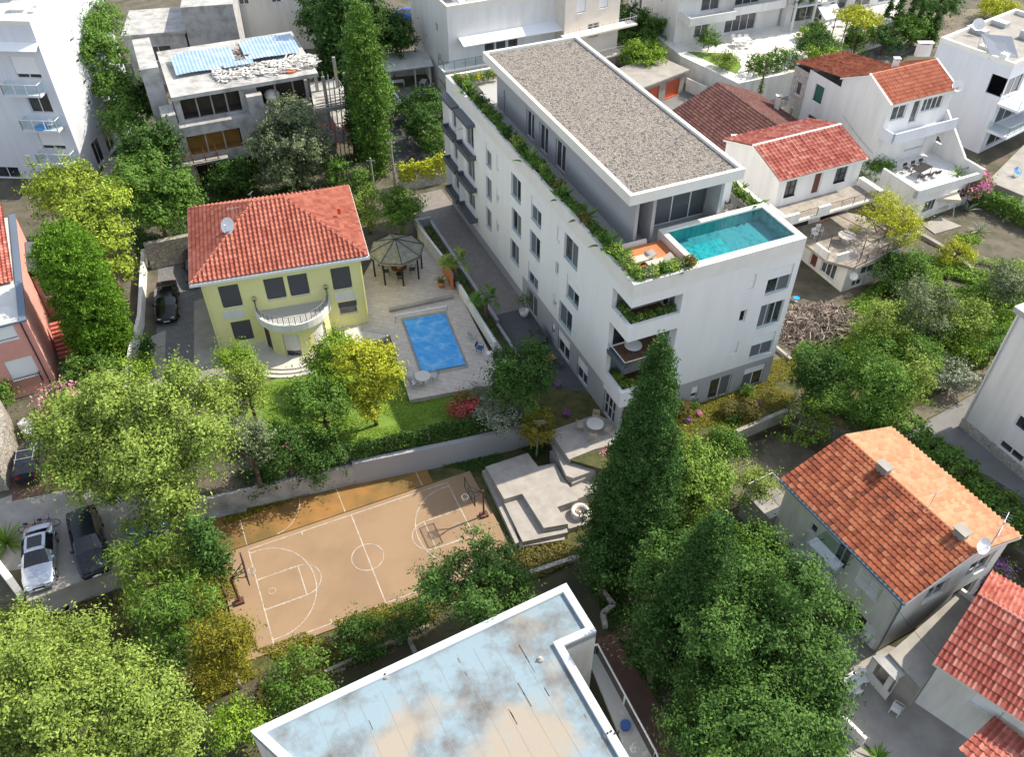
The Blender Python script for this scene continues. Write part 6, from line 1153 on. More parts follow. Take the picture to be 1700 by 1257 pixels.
# brown roofed long house
ro_ = 6.3; a = U(1193, 137, ro_); b_ = U(1320, 227, ro_); lf = U(1118, 190, 4.0); u_ = V2(b_ - a).normalized(); v_ = Vector((-u_.y, u_.x, 0)); dh = abs((V2(lf) - V2(a)).dot(v_)); print('brown', dh, (b_ - a).length)
Bk = Block(V2(a) - v_ * (dh - .3) + u_ * .3, u_, (b_ - a).length - .4, 2 * (dh - .3)); r = thing('house', 'long low house with dark brown tiled roof behind the white block', 'house', a)
Bk.shell(r, 0, 4.0, 'old_white', []); gable(r, Bk, 4.0, ro_ - 4.0, 'tile_brown', 'u', .3, .28, .34); b = MB(); b.box(Bk.p(-.35, Bk.D / 2 - .1, ro_ - .05), u_ * (Bk.W + .7), v_ * .2, Z * .14); b.build('ridge_cap', M['old_white'], r)
chimney('pinkish chimney pot standing behind the dark brown roof', U(1283, 205, 3), .45, .45, 3.0, 'stair_cream'); chimney('pale ragged chimney stack at the eave of the brown roof', U(1213, 262, 3.6), .5, .5, 2.2, 'old_white'); place('ant', mk_antenna, 'small antenna on the ridge of the brown roof', a + Z * .1, .2, .5)
p = U(1257, 178, 0); q = thing('utility_pole', 'dark ivy covered pole by the white street wall', 'utility pole', p); MB().tube(p, p + Z * 6, .12, .08).build('pole', M['bark'], q); P, Nn = crown_pts([(p + Z * 1.8, (.25, .25, 1.8))], 8, .1, 8); leaves_mesh('ivy', P, Nn, .1, 'green', q)
# white house with red roof and two terraces
EZ = 8.4; a, b_, c = (1298, 303), (1442, 265), (1250, 243); o_, u_, W_, D_, v_ = rect3(a, b_, c, EZ); rz_ = EZ + 1.3; rg = U(1250, 243, rz_); dh = (V2(rg) - V2(o_)).dot(v_); print('redhouse', W_, dh)
Bk = Block(o_ + u_ * .15 + v_ * .4, u_, W_ - .3, 2 * (dh - .4)); r = thing('house', 'small white house with red tiled roof right of the rooftop pool', 'house', o_)
Bk.shell(r, 0, EZ, 'white_wall', [('F', 1313, 312, 1.2, 1.7, dict(n=2, bars=1, fm='dark_metal')), ('F', 1357, 303, .9, 2.3, dict(n=1, gm='shutter_brown')), ('F', 1396, 290, 1.3, 1.5, dict(n=2, bars=1, fm='dark_metal')), ('F', 1330, 368, 2.0, 2.0, dict(n=2, gm='dark_inside', fm='shutter_brown')), ('F', 1385, 355, 3.2, 2.0, dict(n=3, gm='dark_inside', fm='shutter_brown'))])
gable(r, Bk, EZ, rz_ - EZ, 'tile_red', 'u', .25, .40, .4, gm='white_wall'); b = MB(); b.box(Bk.p(-.3, Bk.D / 2 - .1, rz_ - .02), u_ * (Bk.W + .6), v_ * .22, Z * .16); b.box(Bk.p(-.32, -.2, EZ - .02), u_ * .16, v_ * .1, Z * .1); b.build('ridge_cap', M['coping'], r)
b = MB(); b.box(Bk.p(-1.0, -2.6, 5.5), u_ * (Bk.W + 1.6), v_ * 2.6, Z * .22); b.build('terrace_slab', M['old_white'], r); MB().box(Bk.p(-.7, -2.3, 5.725), u_ * (Bk.W + .9), v_ * 2.25, Z * .012).build('terrace_floor', M['terrace_tan'], r)
for q in ((-1.0, -2.6, 1.6, .25), (2.6, -2.6, 1.3, .25), (Bk.W + .1, -2.6, .5, 2.6), (-1.0, -2.34, .25, 2.2)): MB().box(Bk.p(q[0], q[1], 5.72), u_ * q[2], v_ * q[3], Z * .75).build('parapet', M['old_white'], r)
railing('railing', [Bk.p(.6, -2.5, 5.72), Bk.p(2.6, -2.5, 5.72)], .8, r, 'rust_metal', step=.16); railing('railing', [Bk.p(3.9, -2.5, 5.72), Bk.p(Bk.W + .1, -2.5, 5.72)], .8, r, 'rust_metal', step=.16)
t = [(Bk.W * .25, 0), (Bk.W * .25, -5.2), (Bk.W * .42, -7.2), (Bk.W + 1.6, -6.0), (Bk.W + 1.6, -1.6), (Bk.W + .1, 0)]; g = MB(); g.prism([tuple(Bk.p(x, y))[:2] for x, y in t], 2.6, 2.85); g.build('lower_terrace', M['terrace_tan'], r)
LWa = Block(Bk.p(Bk.W * .4, -6.6), u_, Bk.W * .55, 5.5); LWa.shell(r, -.2, 2.6, 'old_white', [('F', 2.8, 1.7, 2.4, .9, dict(abs=True, n=3)), ('F', 1.6, .5, 1.2, .7, dict(abs=True, n=2)), ('L', 3.4, 1.3, 1.8, 1.9, dict(abs=True, n=3)), ('L', 1.5, 1.1, .9, 2.0, dict(abs=True, n=1, gm='shutter_brown'))], name='basement_wall'); b = MB(); 
railing('railing', [Bk.p(Bk.W * .42, -7.1, 2.85), Bk.p(Bk.W + 1.5, -5.95, 2.85), Bk.p(Bk.W + 1.5, -2, 2.85)], .9, r, 'rust_metal', step=.16)
for q in ((Bk.W * .25, -5.2, .22, 1.6), (Bk.W * .3, -5.9, 1.3, .22), (Bk.W + 1.2, -6.0, .4, .4)): MB().box(Bk.p(q[0], q[1], 2.85), u_ * q[2], v_ * q[3], Z * .8).build('parapet', M['old_white'], r)
b = MB()
for x, y in ((2.6, -4.8), (4.6, -6.6), (Bk.W + 1.3, -5.6), (3.2, -2.8), (Bk.W + 1.2, -2)): b.tube(Bk.p(x, y, 2.85), Bk.p(x, y, 5.2), .035)
for i in range(5): b.tube(Bk.p(3.0 + i * 1.9, -2.6, 5.2), Bk.p(4.2 + i * 1.6, -6.4, 5.2), .03)
b.tube(Bk.p(2.6, -2.8, 5.2), Bk.p(Bk.W + 2.2, -2.2, 5.2), .035); b.tube(Bk.p(4.0, -6.6, 5.2), Bk.p(Bk.W + 2, -5.6, 5.2), .035); b.build('pergola_frame', M['rust_metal'], r)
pc = Bk.p(5.6, -3.7, 2.86); place('rto', mk_round_table(.75, M['terrace_white'], M['galv']), 'round mosaic table under the bare pergola of the red roofed house', pc); place('pw', CW, 'white plastic chair on that pergola terrace', Bk.p(3.6, -2.0, 2.86), .4, group=None); place('pw', CW, 'second white plastic chair by the wall on the pergola terrace', Bk.p(4.3, -1.7, 2.86), .2)
place('dish', DI, 'pale satellite dish on the corner of the pergola terrace', LWa.F.pt(LWa.W - .1, 2.0, .3), .2, .9); place('dish', DI, 'small satellite dish on the basement wall under the pergola terrace', LWa.F.pt(.6, 1.2, .3), -.2, .7); place('ant', mk_antenna, 'antenna on the ridge of the small red roofed house', Bk.p(3.9, Bk.D / 2, rz_), .3, .5)
# white house with orange roof
EZ = 9.6; a, b_ = (1480, 176), (1590, 149); o_, u_, W_, D_, v_ = rect3(a, b_, (1432, 127), EZ); rz_ = EZ + 1.6; rg = U(1432, 127, rz_); dh = (V2(rg) - V2(o_)).dot(v_); print('orange', W_, dh)
Bk = Block(o_ + u_ * .1 + v_ * .3, u_, W_ - .2, 2 * (dh - .3)); r = thing('house', 'tall white house with orange tiled roof and furnished terrace', 'house', o_)
Bk.shell(r, 0, EZ, 'white_wall', [('F', 1492, 187, 1.8, 1.4, dict(n=2)), ('F', 1519, 185, .9, 2.2, dict(n=1)), ('F', 1548, 172, 2.6, 1.3, dict(n=4)), ('F', 1520, 236, 2.4, 1.5, dict(n=2, shut=.9)), ])
gable(r, Bk, EZ, rz_ - EZ, 'tile_orange', 'u', .2, .36, .42, 'tile_old', gm='white_wall')
for s in (-.22, Bk.W + .04): b = MB(); slab_poly(b, [Bk.p(s, -.35, EZ + .16), Bk.p(s + .2, -.35, EZ + .16), Bk.p(s + .2, Bk.D / 2, rz_ + .18), Bk.p(s, Bk.D / 2, rz_ + .18)], .2); b.build('verge', M['coping'], r)
BX = Block(Bk.p(0, Bk.D), u_, Bk.W * .8, 4.6); BX.shell(r, 0, EZ - .9, 'white_wall', [('L', 1.9, 6.9, 1.3, 1.7, dict(abs=True, n=1, gm='shutter_green', fm='shutter_green')), ('L', 1.9, 3.6, 1.3, 1.7, dict(abs=True, n=1, gm='shutter_green', fm='shutter_green'))], name='side_wall'); BY = Block(Bk.p(0, Bk.D + 4.6), u_, Bk.W * .8, 2.2); BY.shell(r, 0, EZ - 1.3, 'stone_pale', [('L', 1.1, 6.2, .8, 1.4, dict(abs=True, n=1)), ('L', 1.1, 3.2, .8, 1.4, dict(abs=True, n=1))], name='stone_wall'); tile_slope('roof', [BX.p(BX.W, 7.0, EZ - 1.1), BX.p(-.2, 7.0, EZ - 1.1), BX.p(-.2, -.1, EZ + .02), BX.p(BX.W, -.1, EZ + .02)], M['tile_old'], r)
b = MB(); b.box(Bk.p(0, -1.6, 6.2), u_ * (Bk.W), v_ * 1.6, Z * .2); b.box(Bk.p(0, -1.6, 6.4), u_ * Bk.W, v_ * .14, Z * .9); b.box(Bk.p(0, -1.6, 6.4), u_ * .14, v_ * 1.6, Z * .9); b.build('balcony', M['cool_white'], r)
b = MB(); b.prism([tuple(Bk.p(x, y))[:2] for x, y in ((-.2, 0), (-.2, -6.2), (Bk.W + .2, -5.6), (Bk.W + .2, 0))], 0, 3.0); b.build('terrace_volume', M['white_wall'], r); b = MB(); b.box(Bk.p(-.2, -6.2, 3.0), u_ * .25, v_ * 4.5, Z * .9); b.box(Bk.p(-.2, -6.2, 3.0), u_ * (Bk.W + .4), v_ * .3, Z * .75); b.box(Bk.p(Bk.W, -6.2, 3.0), u_ * .25, v_ * 6.2, Z * 1.1); slab_poly(b, [Bk.p(Bk.W - .02, -3.8, 4.2), Bk.p(Bk.W + .22, -3.8, 4.2), Bk.p(Bk.W + .22, 0, 7.5), Bk.p(Bk.W - .02, 0, 7.5)], 2.6); b.build('terrace_wall', M['white_wall'], r)
TF = Face(Bk.p(-.2, -6.2), Bk.p(Bk.W + .2, -5.6))
for s in (1.8, 5.2, 6.8): b = MB(); b.box(TF.pt(s, .9, .0), TF.u * 1.5, TF.n * .04, Z * 1.3); o = b.build('window', M['frame_white'], r); b = MB(); [b.box(TF.pt(s + .08 + k * .48, 1.0, .03), TF.u * .4, TF.n * .03, Z * 1.1) for k in range(3)]; b.build('pane', M['glass_dark'], o)
aircon('white air conditioner on the ground floor wall under the furnished terrace', TF, 8.5, .5)
TD = mk_table(2.0, 1.0, M['dark_metal'], M['dark_metal']); c = Bk.p(3.6, -3.0, 3.01); a_ = math.atan2(u_.y, u_.x); place('tdd', TD, 'black metal dining table on the white house terrace', c, a_ + .2)
for i in range(6): place('cdm', mk_chair(M['dark_metal']), 'black metal terrace chair, %s on the %s side of the black table' % (('left', 'middle', 'right')[i % 3], ('near', 'far')[i // 3]), c + u_ * (-1.0 + (i % 3) * 1.0) + v_ * (-.95 if i < 3 else .95), a_ + (math.pi if i < 3 else 0), group='black metal chairs of the terrace dining set')
tuft('palm_plant', 'small spiky palm in the corner of the furnished terrace', Bk.p(Bk.W - 1.2, -4.6, 3.0), 1.3, 'green', 16, .06, el=(.3, 1.3)); chimney('white chimney on the ridge of the orange roof', U(1485, 112, 11.0) - Z * .4, .5, .4, 1.2, 'white_wall'); chimney('wide white chimney behind the orange roof', U(1530, 92, 10.5), 1.4, .5, 1.2, 'white_wall'); place('dish', DI, 'satellite dish at the right corner of the orange roof', Bk.p(Bk.W + .1, -.1, EZ - .5), .3, 1.1); place('ant', mk_antenna, 'white antenna over the satellite dish by the orange roof', Bk.p(Bk.W + .3, .4, EZ - 1.0), .1, .8)
wire('dark wire down the wall of the orange roofed house', Bk.p(-.15, 5, 6.3), Bk.p(-.15, .1, 4.6), .1)
# modern white house far right
EZ = 9.5; o_, u_, W_, D_, v_ = rect3((1560, 68), (1682, 112), (1680, 19), EZ); print('modern', W_, D_); Bk = Block(o_, u_, W_, D_); r = thing('house', 'modern white flat roofed house with solar panel at the right edge', 'house', o_)
Bk.shell(r, 0, EZ, 'cool_white', [('F', 1655, 142, 1.8, 2.0, dict(n=1)), ('R', 1.8, 7.2, 3.0, 2.0, dict(abs=True, n=2)), ('R', 3.5, 4.2, 5.5, 2.3, dict(abs=True, n=3)), ('R', 4, 1.5, 6, 2.3, dict(abs=True, n=3))], gm='glass_dark'); Bk.parapet(r, EZ - .01, .45, .35, 'coping', out=.01); Bk.slab(r, .35, Bk.W - .35, .35, Bk.D - .35, EZ - .2, EZ, 'light_concrete', 'roof_floor')
for zz in (3.0, 5.9): b = MB(); b.box(Bk.R.pt(-.5, zz - .25, 0), Bk.R.u * 14, Bk.R.n * 2.4, Z * .25); o = b.build('balcony', M['cool_white'], r); railing('railing', [Bk.R.pt(-.4, zz, .05), Bk.R.pt(-.4, zz, 2.3), Bk.R.pt(13, zz, 2.3)], 1.0, o, 'galv', step=0, solid='glass_clear')
sheet('house_terrace', 1.2, 'light_concrete', (1640, 300), (1700, 325), (1760, 290), (1700, 240), t=1.2); place('cbu', mk_chair(M['cover_blue']), 'turquoise chair on the modern house terrace at the right edge', U(1687, 292, 1.22), .5)
p = U(1650, 92, EZ + .01); q = thing('solar_panel', 'tilted white backed solar panel on the modern house roof', 'solar panel', p); b = MB(); slab_poly(b, [p + V(-1.6, .9, 1.9), p + V(1.2, .2, 1.9), p + V(1.8, -1.3, .4), p + V(-.8, -.9, .4)], .08); b.build('panel', M['solar'], q); b = MB(); b.tube(p + V(-.8, -.9, 0), p + V(-1.6, .9, 1.85), .04); b.tube(p + V(1.2, .2, 1.85), p + V(1.4, .6, 0), .04); b.tube(p + V(-1.6, .9, 1.85), p + V(-1.3, 1.2, 0), .04); b.build('frame', M['galv'], q)
for i, (x, y, w, d, h) in enumerate(((1602, 50, 2.2, 1.0, .5), (1645, 40, 1.6, 1.0, .5), (1622, 82, 1.5, .8, .5), (1690, 62, 1.2, 1, .8), (1655, 102, .7, .7, .9))): tag(MB().box(U(x, y, EZ), u_ * w, v_ * d, Z * h).build('roof_unit', M['galv'] if i != 4 else M['white_wall']), ['long grey ventilation box on the modern roof behind the dish', 'grey ventilation box farthest back on the modern roof', 'low grey box in front of the solar panel', 'grey box right of the solar panel', 'white chimney block at the near parapet of the modern roof'][i], 'roof unit')
place('dish', DI, 'white satellite dish on the modern flat roof', U(1618, 56, EZ), .3, 1.3)
# ================================================================== right house with old red tiles
EZ = 4.0; o_, u_, W_, D_, v_ = rect3((1297, 797), (1503, 1003), (1475, 707), EZ); print('right', W_, D_); Bk = Block(o_ + u_ * .3 + v_ * .35, u_, W_ - .6, D_ - .7); r = thing('house', 'white two storey house with weathered red tiles on the right', 'house', o_)
Bk.shell(r, LOW, EZ, 'old_white', [('F', 1350, 878, .55, .8, dict(n=1)), ('F', 1396, 925, 1.0, 1.9, dict(n=2)), ('F', 1442, 972, 1.7, 1.4, dict(n=2, bars=3, gm='shutter_white')), ('F', 1418, 1028, 1.5, 1.7, dict(n=1, gm='dark_inside', doors=M['shutter_white'])), ('R', 3.2, 2.3, 1.8, 1.6, dict(abs=True, n=2)), ('R', 6.8, 2.3, 2.2, 1.8, dict(abs=True, n=2)), ('R', 6.8, -.6, 2.2, 1.8, dict(abs=True, n=2))], gm='glass_dark')
gable(r, Bk, EZ, 1.6, 'tile_old', 'u', .33, .33, .36, 'tile_sunlit', gm='old_white'); b = MB(); b.tube(Bk.p(-.35, -.42, EZ - .02), Bk.p(Bk.W + .35, -.42, EZ - .02), .09, n=8); b.tube(Bk.p(Bk.W + .1, -.35, EZ - .1), Bk.p(Bk.W + .08, -.08, EZ - .9), .05); b.tube(Bk.p(Bk.W + .08, -.08, EZ - .9), Bk.p(Bk.W + .08, -.08, LOW), .05); b.build('gutter', M['gutter'], r)
b = MB(); b.box(Bk.p(2.4, -1.7, .55), u_ * 3.2, v_ * 1.7, Z * .18); b.build('balcony', M['tile_grey'], r); railing('railing', [Bk.p(2.5, -.05, .73), Bk.p(2.5, -1.6, .73), Bk.p(5.5, -1.6, .73), Bk.p(5.5, -.05, .73)], .9, r, 'galv', step=.25)
b = MB(); slab_poly(b, [Bk.p(3.6, -1.4, 2.85), Bk.p(5.9, -1.4, 2.85), Bk.p(5.9, -.01, 3.15), Bk.p(3.6, -.01, 3.15)], .05); b.build('door_canopy', M['glass_clear'], r); b = MB(); [b.path([Bk.p(x, -.02, 2.4), Bk.p(x, -.9, 2.75), Bk.p(x, -1.35, 2.8)], .03) for x in (3.7, 5.8)]; b.build('bracket', M['dark_metal'], r)
b = MB(); b.prism([tuple(Bk.p(x, y))[:2] for x, y in ((-2.6, -.6), (-2.6, 1.6), (-.02, 1.6), (-.02, -.6))], LOW, .5); b.build('entrance_landing', M['light_concrete'], r); railing('railing', [Bk.p(-.1, 1.55, .5), Bk.p(-2.5, 1.55, .5), Bk.p(-2.5, -.5, .5)], .9, r, 'white_metal', step=.12)
rzz = EZ + 1.6; chimney('pale twin flue chimney on the ridge of the right house', Bk.p(3.0, Bk.D / 2 - .1, rzz - .35), .75, .45, .8, 'light_concrete', -1.08); chimney('sooty chimney beside the dish on the right house ridge', Bk.p(8.6, Bk.D / 2 + .1, rzz - .35), .7, .5, .8, 'light_concrete', -1.08)
place('dish', DI, 'satellite dish beside the sooty chimney on the right house', Bk.p(9.7, Bk.D / 2 + .5, rzz - .5), .8, 1.0); place('ant', mk_antenna, 'leaning antenna on the pale sunlit slope of the right house', Bk.p(6.3, Bk.D / 2 + .2, rzz - .2), .5, .75); place('ant', mk_antenna, 'long white comb antenna at the gable end of the right house', Bk.p(9.9, Bk.D / 2 + 1.0, rzz - .6), .9, 1.3)
aircon('white air conditioner low on the shaded wall of the right house', Bk.F, 8.6, -1.5)
wire('dark power cable from the corner of the right house to the lower roof', Bk.p(Bk.W - .3, -.5, EZ - .5), U(1565, 1100, 2.4), .2)
r2 = thing('annex', 'flat concrete annex roof between the right house and the striped roof', 'annex', Bk.p(Bk.W, 1)); g = MB(); g.prism(pixpoly(.9, (1476, 1085), (1592, 985), (1652, 1030), (1560, 1108), (1528, 1143)), LOW, .9); g.build('roof_terrace', M['light_concrete'], r2); b = MB(); pp = [U(x, y, .9) for x, y in ((1592, 985), (1652, 1030), (1562, 1105))]
for p, q in zip(pp[:-1], pp[1:]): d = q - p; n = Vector((-d.y, d.x, 0)).normalized() * .2; b.box(p, d, n, Z * .35)
b.build('parapet', M['old_white'], r2)
p1, p2 = U(1450, 1088, 0.3), U(1490, 1132, .3); CF_ = Face(p1, p2); b = MB(); slab_poly(b, [U(1448, 1090, .6), U(1486, 1130, .6), U(1504, 1120, .7), U(1476, 1083, .7)], .1); b.build('porch_roof', M['raw_concrete'], r2); b = MB(); wall_mesh(b, CF_, LOW, .5, [(.4, 1.3, -1.2, .2), (1.6, 2.3, -1.2, .2)], .1); b.build('porch_wall', M['old_white'], r2)
# striped roof house bottom right
EZ = 2.5; o_, u_, W_, D_, v_ = rect3((1553, 1102), (1720, 1211), (1700, 994), EZ); print('striped', W_, D_); Bk = Block(o_ + u_ * .2 + v_ * .2, u_, W_ + 3, max(D_, 7)); r = thing('house', 'white house with striped red tile roof in the bottom right corner', 'house', o_)
Bk.shell(r, LOW, EZ, 'old_white', [('F', 1640, 1172, 1.5, 1.3, dict(n=1, shut=.95)), ('F', 1577, 1212, 1.9, .5, dict(n=1, gm='shutter_brown', fm='shutter_brown')), ('F', 1535, 1240, 2.4, 1.2, dict(n=1, gm='dark_inside')), ('L', 3, .5, .7, .7, dict(abs=True, n=1))]); gable(r, Bk, EZ, 2.2, 'tile_red', 'u', .3, .26, .5, gm='old_white')
b = MB(); tile_slope('lean_roof', [U(1590, 1245, .9), U(1690, 1330, .9), U(1740, 1260, 1.4), U(1650, 1190, 1.4)], M['tile_red'], r, .3, .4)
LWb_ = lambda: Block(U(1470, 1215, -.2), (V2(U(1545, 1290, -.2)) - V2(U(1470, 1215, -.2))).normalized(), 6, 3.2)
for i, (x, y) in enumerate(((1428, 1133), (1417, 1152), (1484, 1183))): place('pw', CW, ['white plastic chair nearest the house wall in the lower courtyard', 'white plastic chair beside the big tree in the lower courtyard', 'white plastic armchair against the outbuilding wall'][i], U(x, y, LOW + .07), i * 2.0, 1.1)
place('twl2', mk_table(1.2, .8, M['plastic_white'], M['plastic_white']), 'white plastic table in the lower courtyard beside the big tree', U(1409, 1142, LOW + .07), .6)
tag(MB().tube(U(1393, 1262, LOW), U(1393, 1262, LOW) + Z * 1.3, .12).build('flue_pipe', M['terracotta']), 'terracotta pipe standing at the bottom of the courtyard', 'pipe'); tuft('potted_shrub', 'dark leafy pot plant at the bottom of the lower courtyard', U(1455, 1262, LOW), 1.1, 'green', 26, .06); lowwall('boundary_wall', 'low white courtyard wall beside the big dark tree', [U(1385, 1195, LOW), U(1430, 1240, LOW)], LOW, 1.0, .2, 'white_wall')
# white building on the right edge
hb = 11; o_ = U(1584, 724, -1); e_ = U(1700, 822, -1); u_ = V2(e_ - o_).normalized(); Bk = Block(o_, u_, 16, 10); r = thing('apartment_building', 'white building with stone base on the right edge', 'building', o_)
Bk.shell(r, .9, hb, 'white_wall', [('F', 1676, 753, 1.9, 1.1, dict(n=2)), ('F', 1706, 712, 1.9, 1.1, dict(n=2))], gm='glass_dark', cap=True); Bk2 = Block(o_ - u_ * .04 - Bk.v * .04, u_, 16.1, 10.1); Bk2.shell(r, -2, .92, 'stone_pale', [], name='stone_base', cap=True); b = MB(); b.tube(Bk.p(.2, -.06, 1), Bk.p(.2, -.06, hb - .5), .05); b.box(Bk.p(-.25, -.25, hb - .3), u_ * 16, Bk.v * 10, Z * .4); b.build('gutter', M['galv'], r)
# ================================================================== flat membrane roof in front
z_ = 4.6; P4 = [(416, 1216), (940, 970), (990, 1050), (936, 1074), (1062, 1290), (700, 1480)]; W4 = [V2(U(x, y, z_)) for x, y in P4]; ctr = sum(W4, Vector()) / 6
r = thing('flat_roofed_building', 'building with patched pale blue membrane roof in the foreground', 'building', W4[0]); b = MB(); b.prism([tuple(p)[:2] for p in W4], LOW - .5, z_ - .25); b.build('wall', M['old_white'], r)
b = MB(); b.prism([tuple(p)[:2] for p in W4], z_ - .24, z_ - .1); b.build('membrane', M['membrane'], r)
b = MB(); n = 6; ins = []
for i in range(n):
    a, c, d = W4[i - 1], W4[i], W4[(i + 1) % n]; n1 = (c - a).normalized(); n2 = (d - c).normalized(); m1 = Vector((n1.y, -n1.x, 0)); m2 = Vector((n2.y, -n2.x, 0)); s = -1 if (m1.dot(ctr - c)) < 0 and i != 3 else (1 if i != 3 else 0)
    if i == 3: s = 1 if m1.dot(W4[4] - c) < 99 else 1
    mm = (m1 + m2); mm = mm / max(.4, mm.length_squared / 2); ins.append(c + mm * .42)
for i in range(n):
    a, c, e, f = W4[i], W4[(i + 1) % n], ins[(i + 1) % n], ins[i]; h = z_ + .12; b.face(a + Z * h, c + Z * h, e + Z * h, f + Z * h); b.face(f + Z * (z_ - .1), e + Z * (z_ - .1), e + Z * h, f + Z * h); b.face(a + Z * (z_ - .5), c + Z * (z_ - .5), c + Z * h, a + Z * h)
b.build('parapet', M['aged_white'], r)
b = MB(); d1 = (W4[1] - W4[0]).normalized(); d2 = Vector((d1.y, -d1.x, 0))
for i in range(1, 17): p = W4[0] + d1 * i * 1.05 + d2 * .5; p2 = p + d2 * 14; b.box(p + d1 * random.uniform(-.15, .15) + d2 * random.uniform(0, .5) + Z * (z_ - .1), d1 * .018 + d2 * .0, d2 * (10 if i < 15 else .1), Z * .008)
b.build('seam', M['light_concrete'], r)
b = MB()
for i in range(20):
    p = W4[0] + d1 * random.choice(range(1, 15)) * 1.05 + d2 * random.uniform(1, 8); MB().box(p + Z * (z_ - .1), d2 * random.uniform(.2, .9), d1 * random.uniform(.015, .05), Z * .011).build('tar_patch', M['dark_inside'], r)
for i, (x, y) in enumerate(((640, 1124), (897, 1096), (1008, 1222))): p = U(x, y, z_ - .1); q = thing('roof_vent', ['small dark vent pipe near the parapet of the membrane roof', 'round white roof drain dome on the brown patch of the membrane roof', 'cluster of dark pipes at the right edge of the membrane roof'][i], 'vent', p); b = MB(); [b.tube(p + V(.18 * k, .1 * (k % 2)), p + V(.18 * k, .1 * (k % 2), .3), .05) for k in range(1 if i < 2 else 4)]; b.build('pipe', M['dark_metal' if i != 1 else 'white_metal'], q); MB().lathe(p, [(.2, 0), (.15, .1), (.001, .13)], 14).build('collar', M['light_concrete'], q)
q = thing('balcony', 'glass fronted balcony on the right side of the membrane roofed building', 'balcony', U(1000, 1100, .2)); g = MB(); bp_ = [U(x, y, .3) for x, y in ((975, 1092), (990, 1085), (1085, 1262), (1100, 1300), (1060, 1300))]; g.prism([tuple(p)[:2] for p in bp_], .1, .3); g.build('floor', M['tile_grey'], q); railing('railing', [bp_[0], bp_[1], bp_[2], bp_[3]], 1.0, q, 'white_metal', step=0, post=2.6, r=.03, solid='glass_clear')
tag(MB().lathe(U(1038, 1208, .32), [(.001, 0), (.25, 0), (.3, .3), (.001, .3)], 14).build('tub', M['fabric_blue']), 'purple blue tub on the balcony below the membrane roof', 'tub')
lowwall('block_wall', 'low unfinished block wall along the strip behind the membrane roof', [U(540, 1120, LOW), U(610, 1088, LOW), U(712, 1043, LOW)], LOW, .35, .2, 'light_concrete')
for i, (x, y) in enumerate(((552, 1121), (562, 1117), (608, 1092), (619, 1087), (631, 1082), (655, 1069))):
    p = U(x, y, LOW + .05); b = MB(); b.box(p, V(.42, .18), V(-.02, .06), Z * .2); b.box(p + V(-.1, .16), V(.42, .18), V(-.02, .06), Z * .2)
    for k in (0, .2, .38): b.box(p + V(k, k * .43 + .03), V(-.08, .14), V(.03, .012), Z * .19)
    tag(b.build('concrete_block', M['light_concrete']), '%s loose hollow concrete block from the left beside the low block wall' % nth(i), 'block', 'loose hollow blocks by the block wall')
lowwall('block_wall', 'short cross wall of hollow blocks meeting the membrane roof', [U(675, 1055, LOW), U(690, 1088, LOW)], LOW, .35, .25, 'light_concrete'); lowwall('stone_edging', 'rough stone edging below the platforms leading to the cypress', [U(880, 955, LOW), U(960, 928, LOW)], LOW, .35, .3, 'stone_pale'); lowwall('stone_edging', 'curved rough stone edging in the shade by the red path', [U(1000, 985, LOW), U(1018, 1008, LOW), U(1000, 1022, LOW), U(1005, 1045, LOW)], LOW, .35, .3, 'stone_pale')
# left edge bits
lowwall('stone_wall', 'white washed stone wall left of the parking slab', [U(-30, 905, 0), U(36, 990, 0)], -1.5, 3.4, .4, 'white_wall'); lowwall('stone_wall', 'rough grey stone wall left of the car with roof bars', [U(12, 700, 0), U(24, 745, 0), U(8, 815, 0)], 0, 2.2, .6, 'stone_wall'); lowwall('retaining_wall', 'grey concrete wall under the edge of the parking slab', [U(45, 1000, -.2), U(212, 937, -.2)], LOW, 1.7, .2, 'light_concrete')
q = thing('white_bin', 'white planter box beside the purple bougainvillea', 'planter', U(50, 715, .05)); MB().cbox(U(50, 715, 0), V(1, -.3), .9, .7, .9).build('box', M['plastic_white'], q); MB().cbox(U(50, 715, .905), V(1, -.3), .95, .75, .06).build('lid', M['white_metal'], q)
for i in range(16): x = 55 + i * 5.6; y = 1015 - x * .2 + random.random() * 28; p = U(x, y, LOW + .05); a = random.random() * 3; tag(MB().box(p, V(math.cos(a), math.sin(a)) * .7, V(-math.sin(a), math.cos(a)) * .4, Z * .15).build('stone_slab', M['stone_pale']), '%s broken pale slab from the left below the parking edge' % nth(i), 'slab', 'broken slabs below the parking edge')
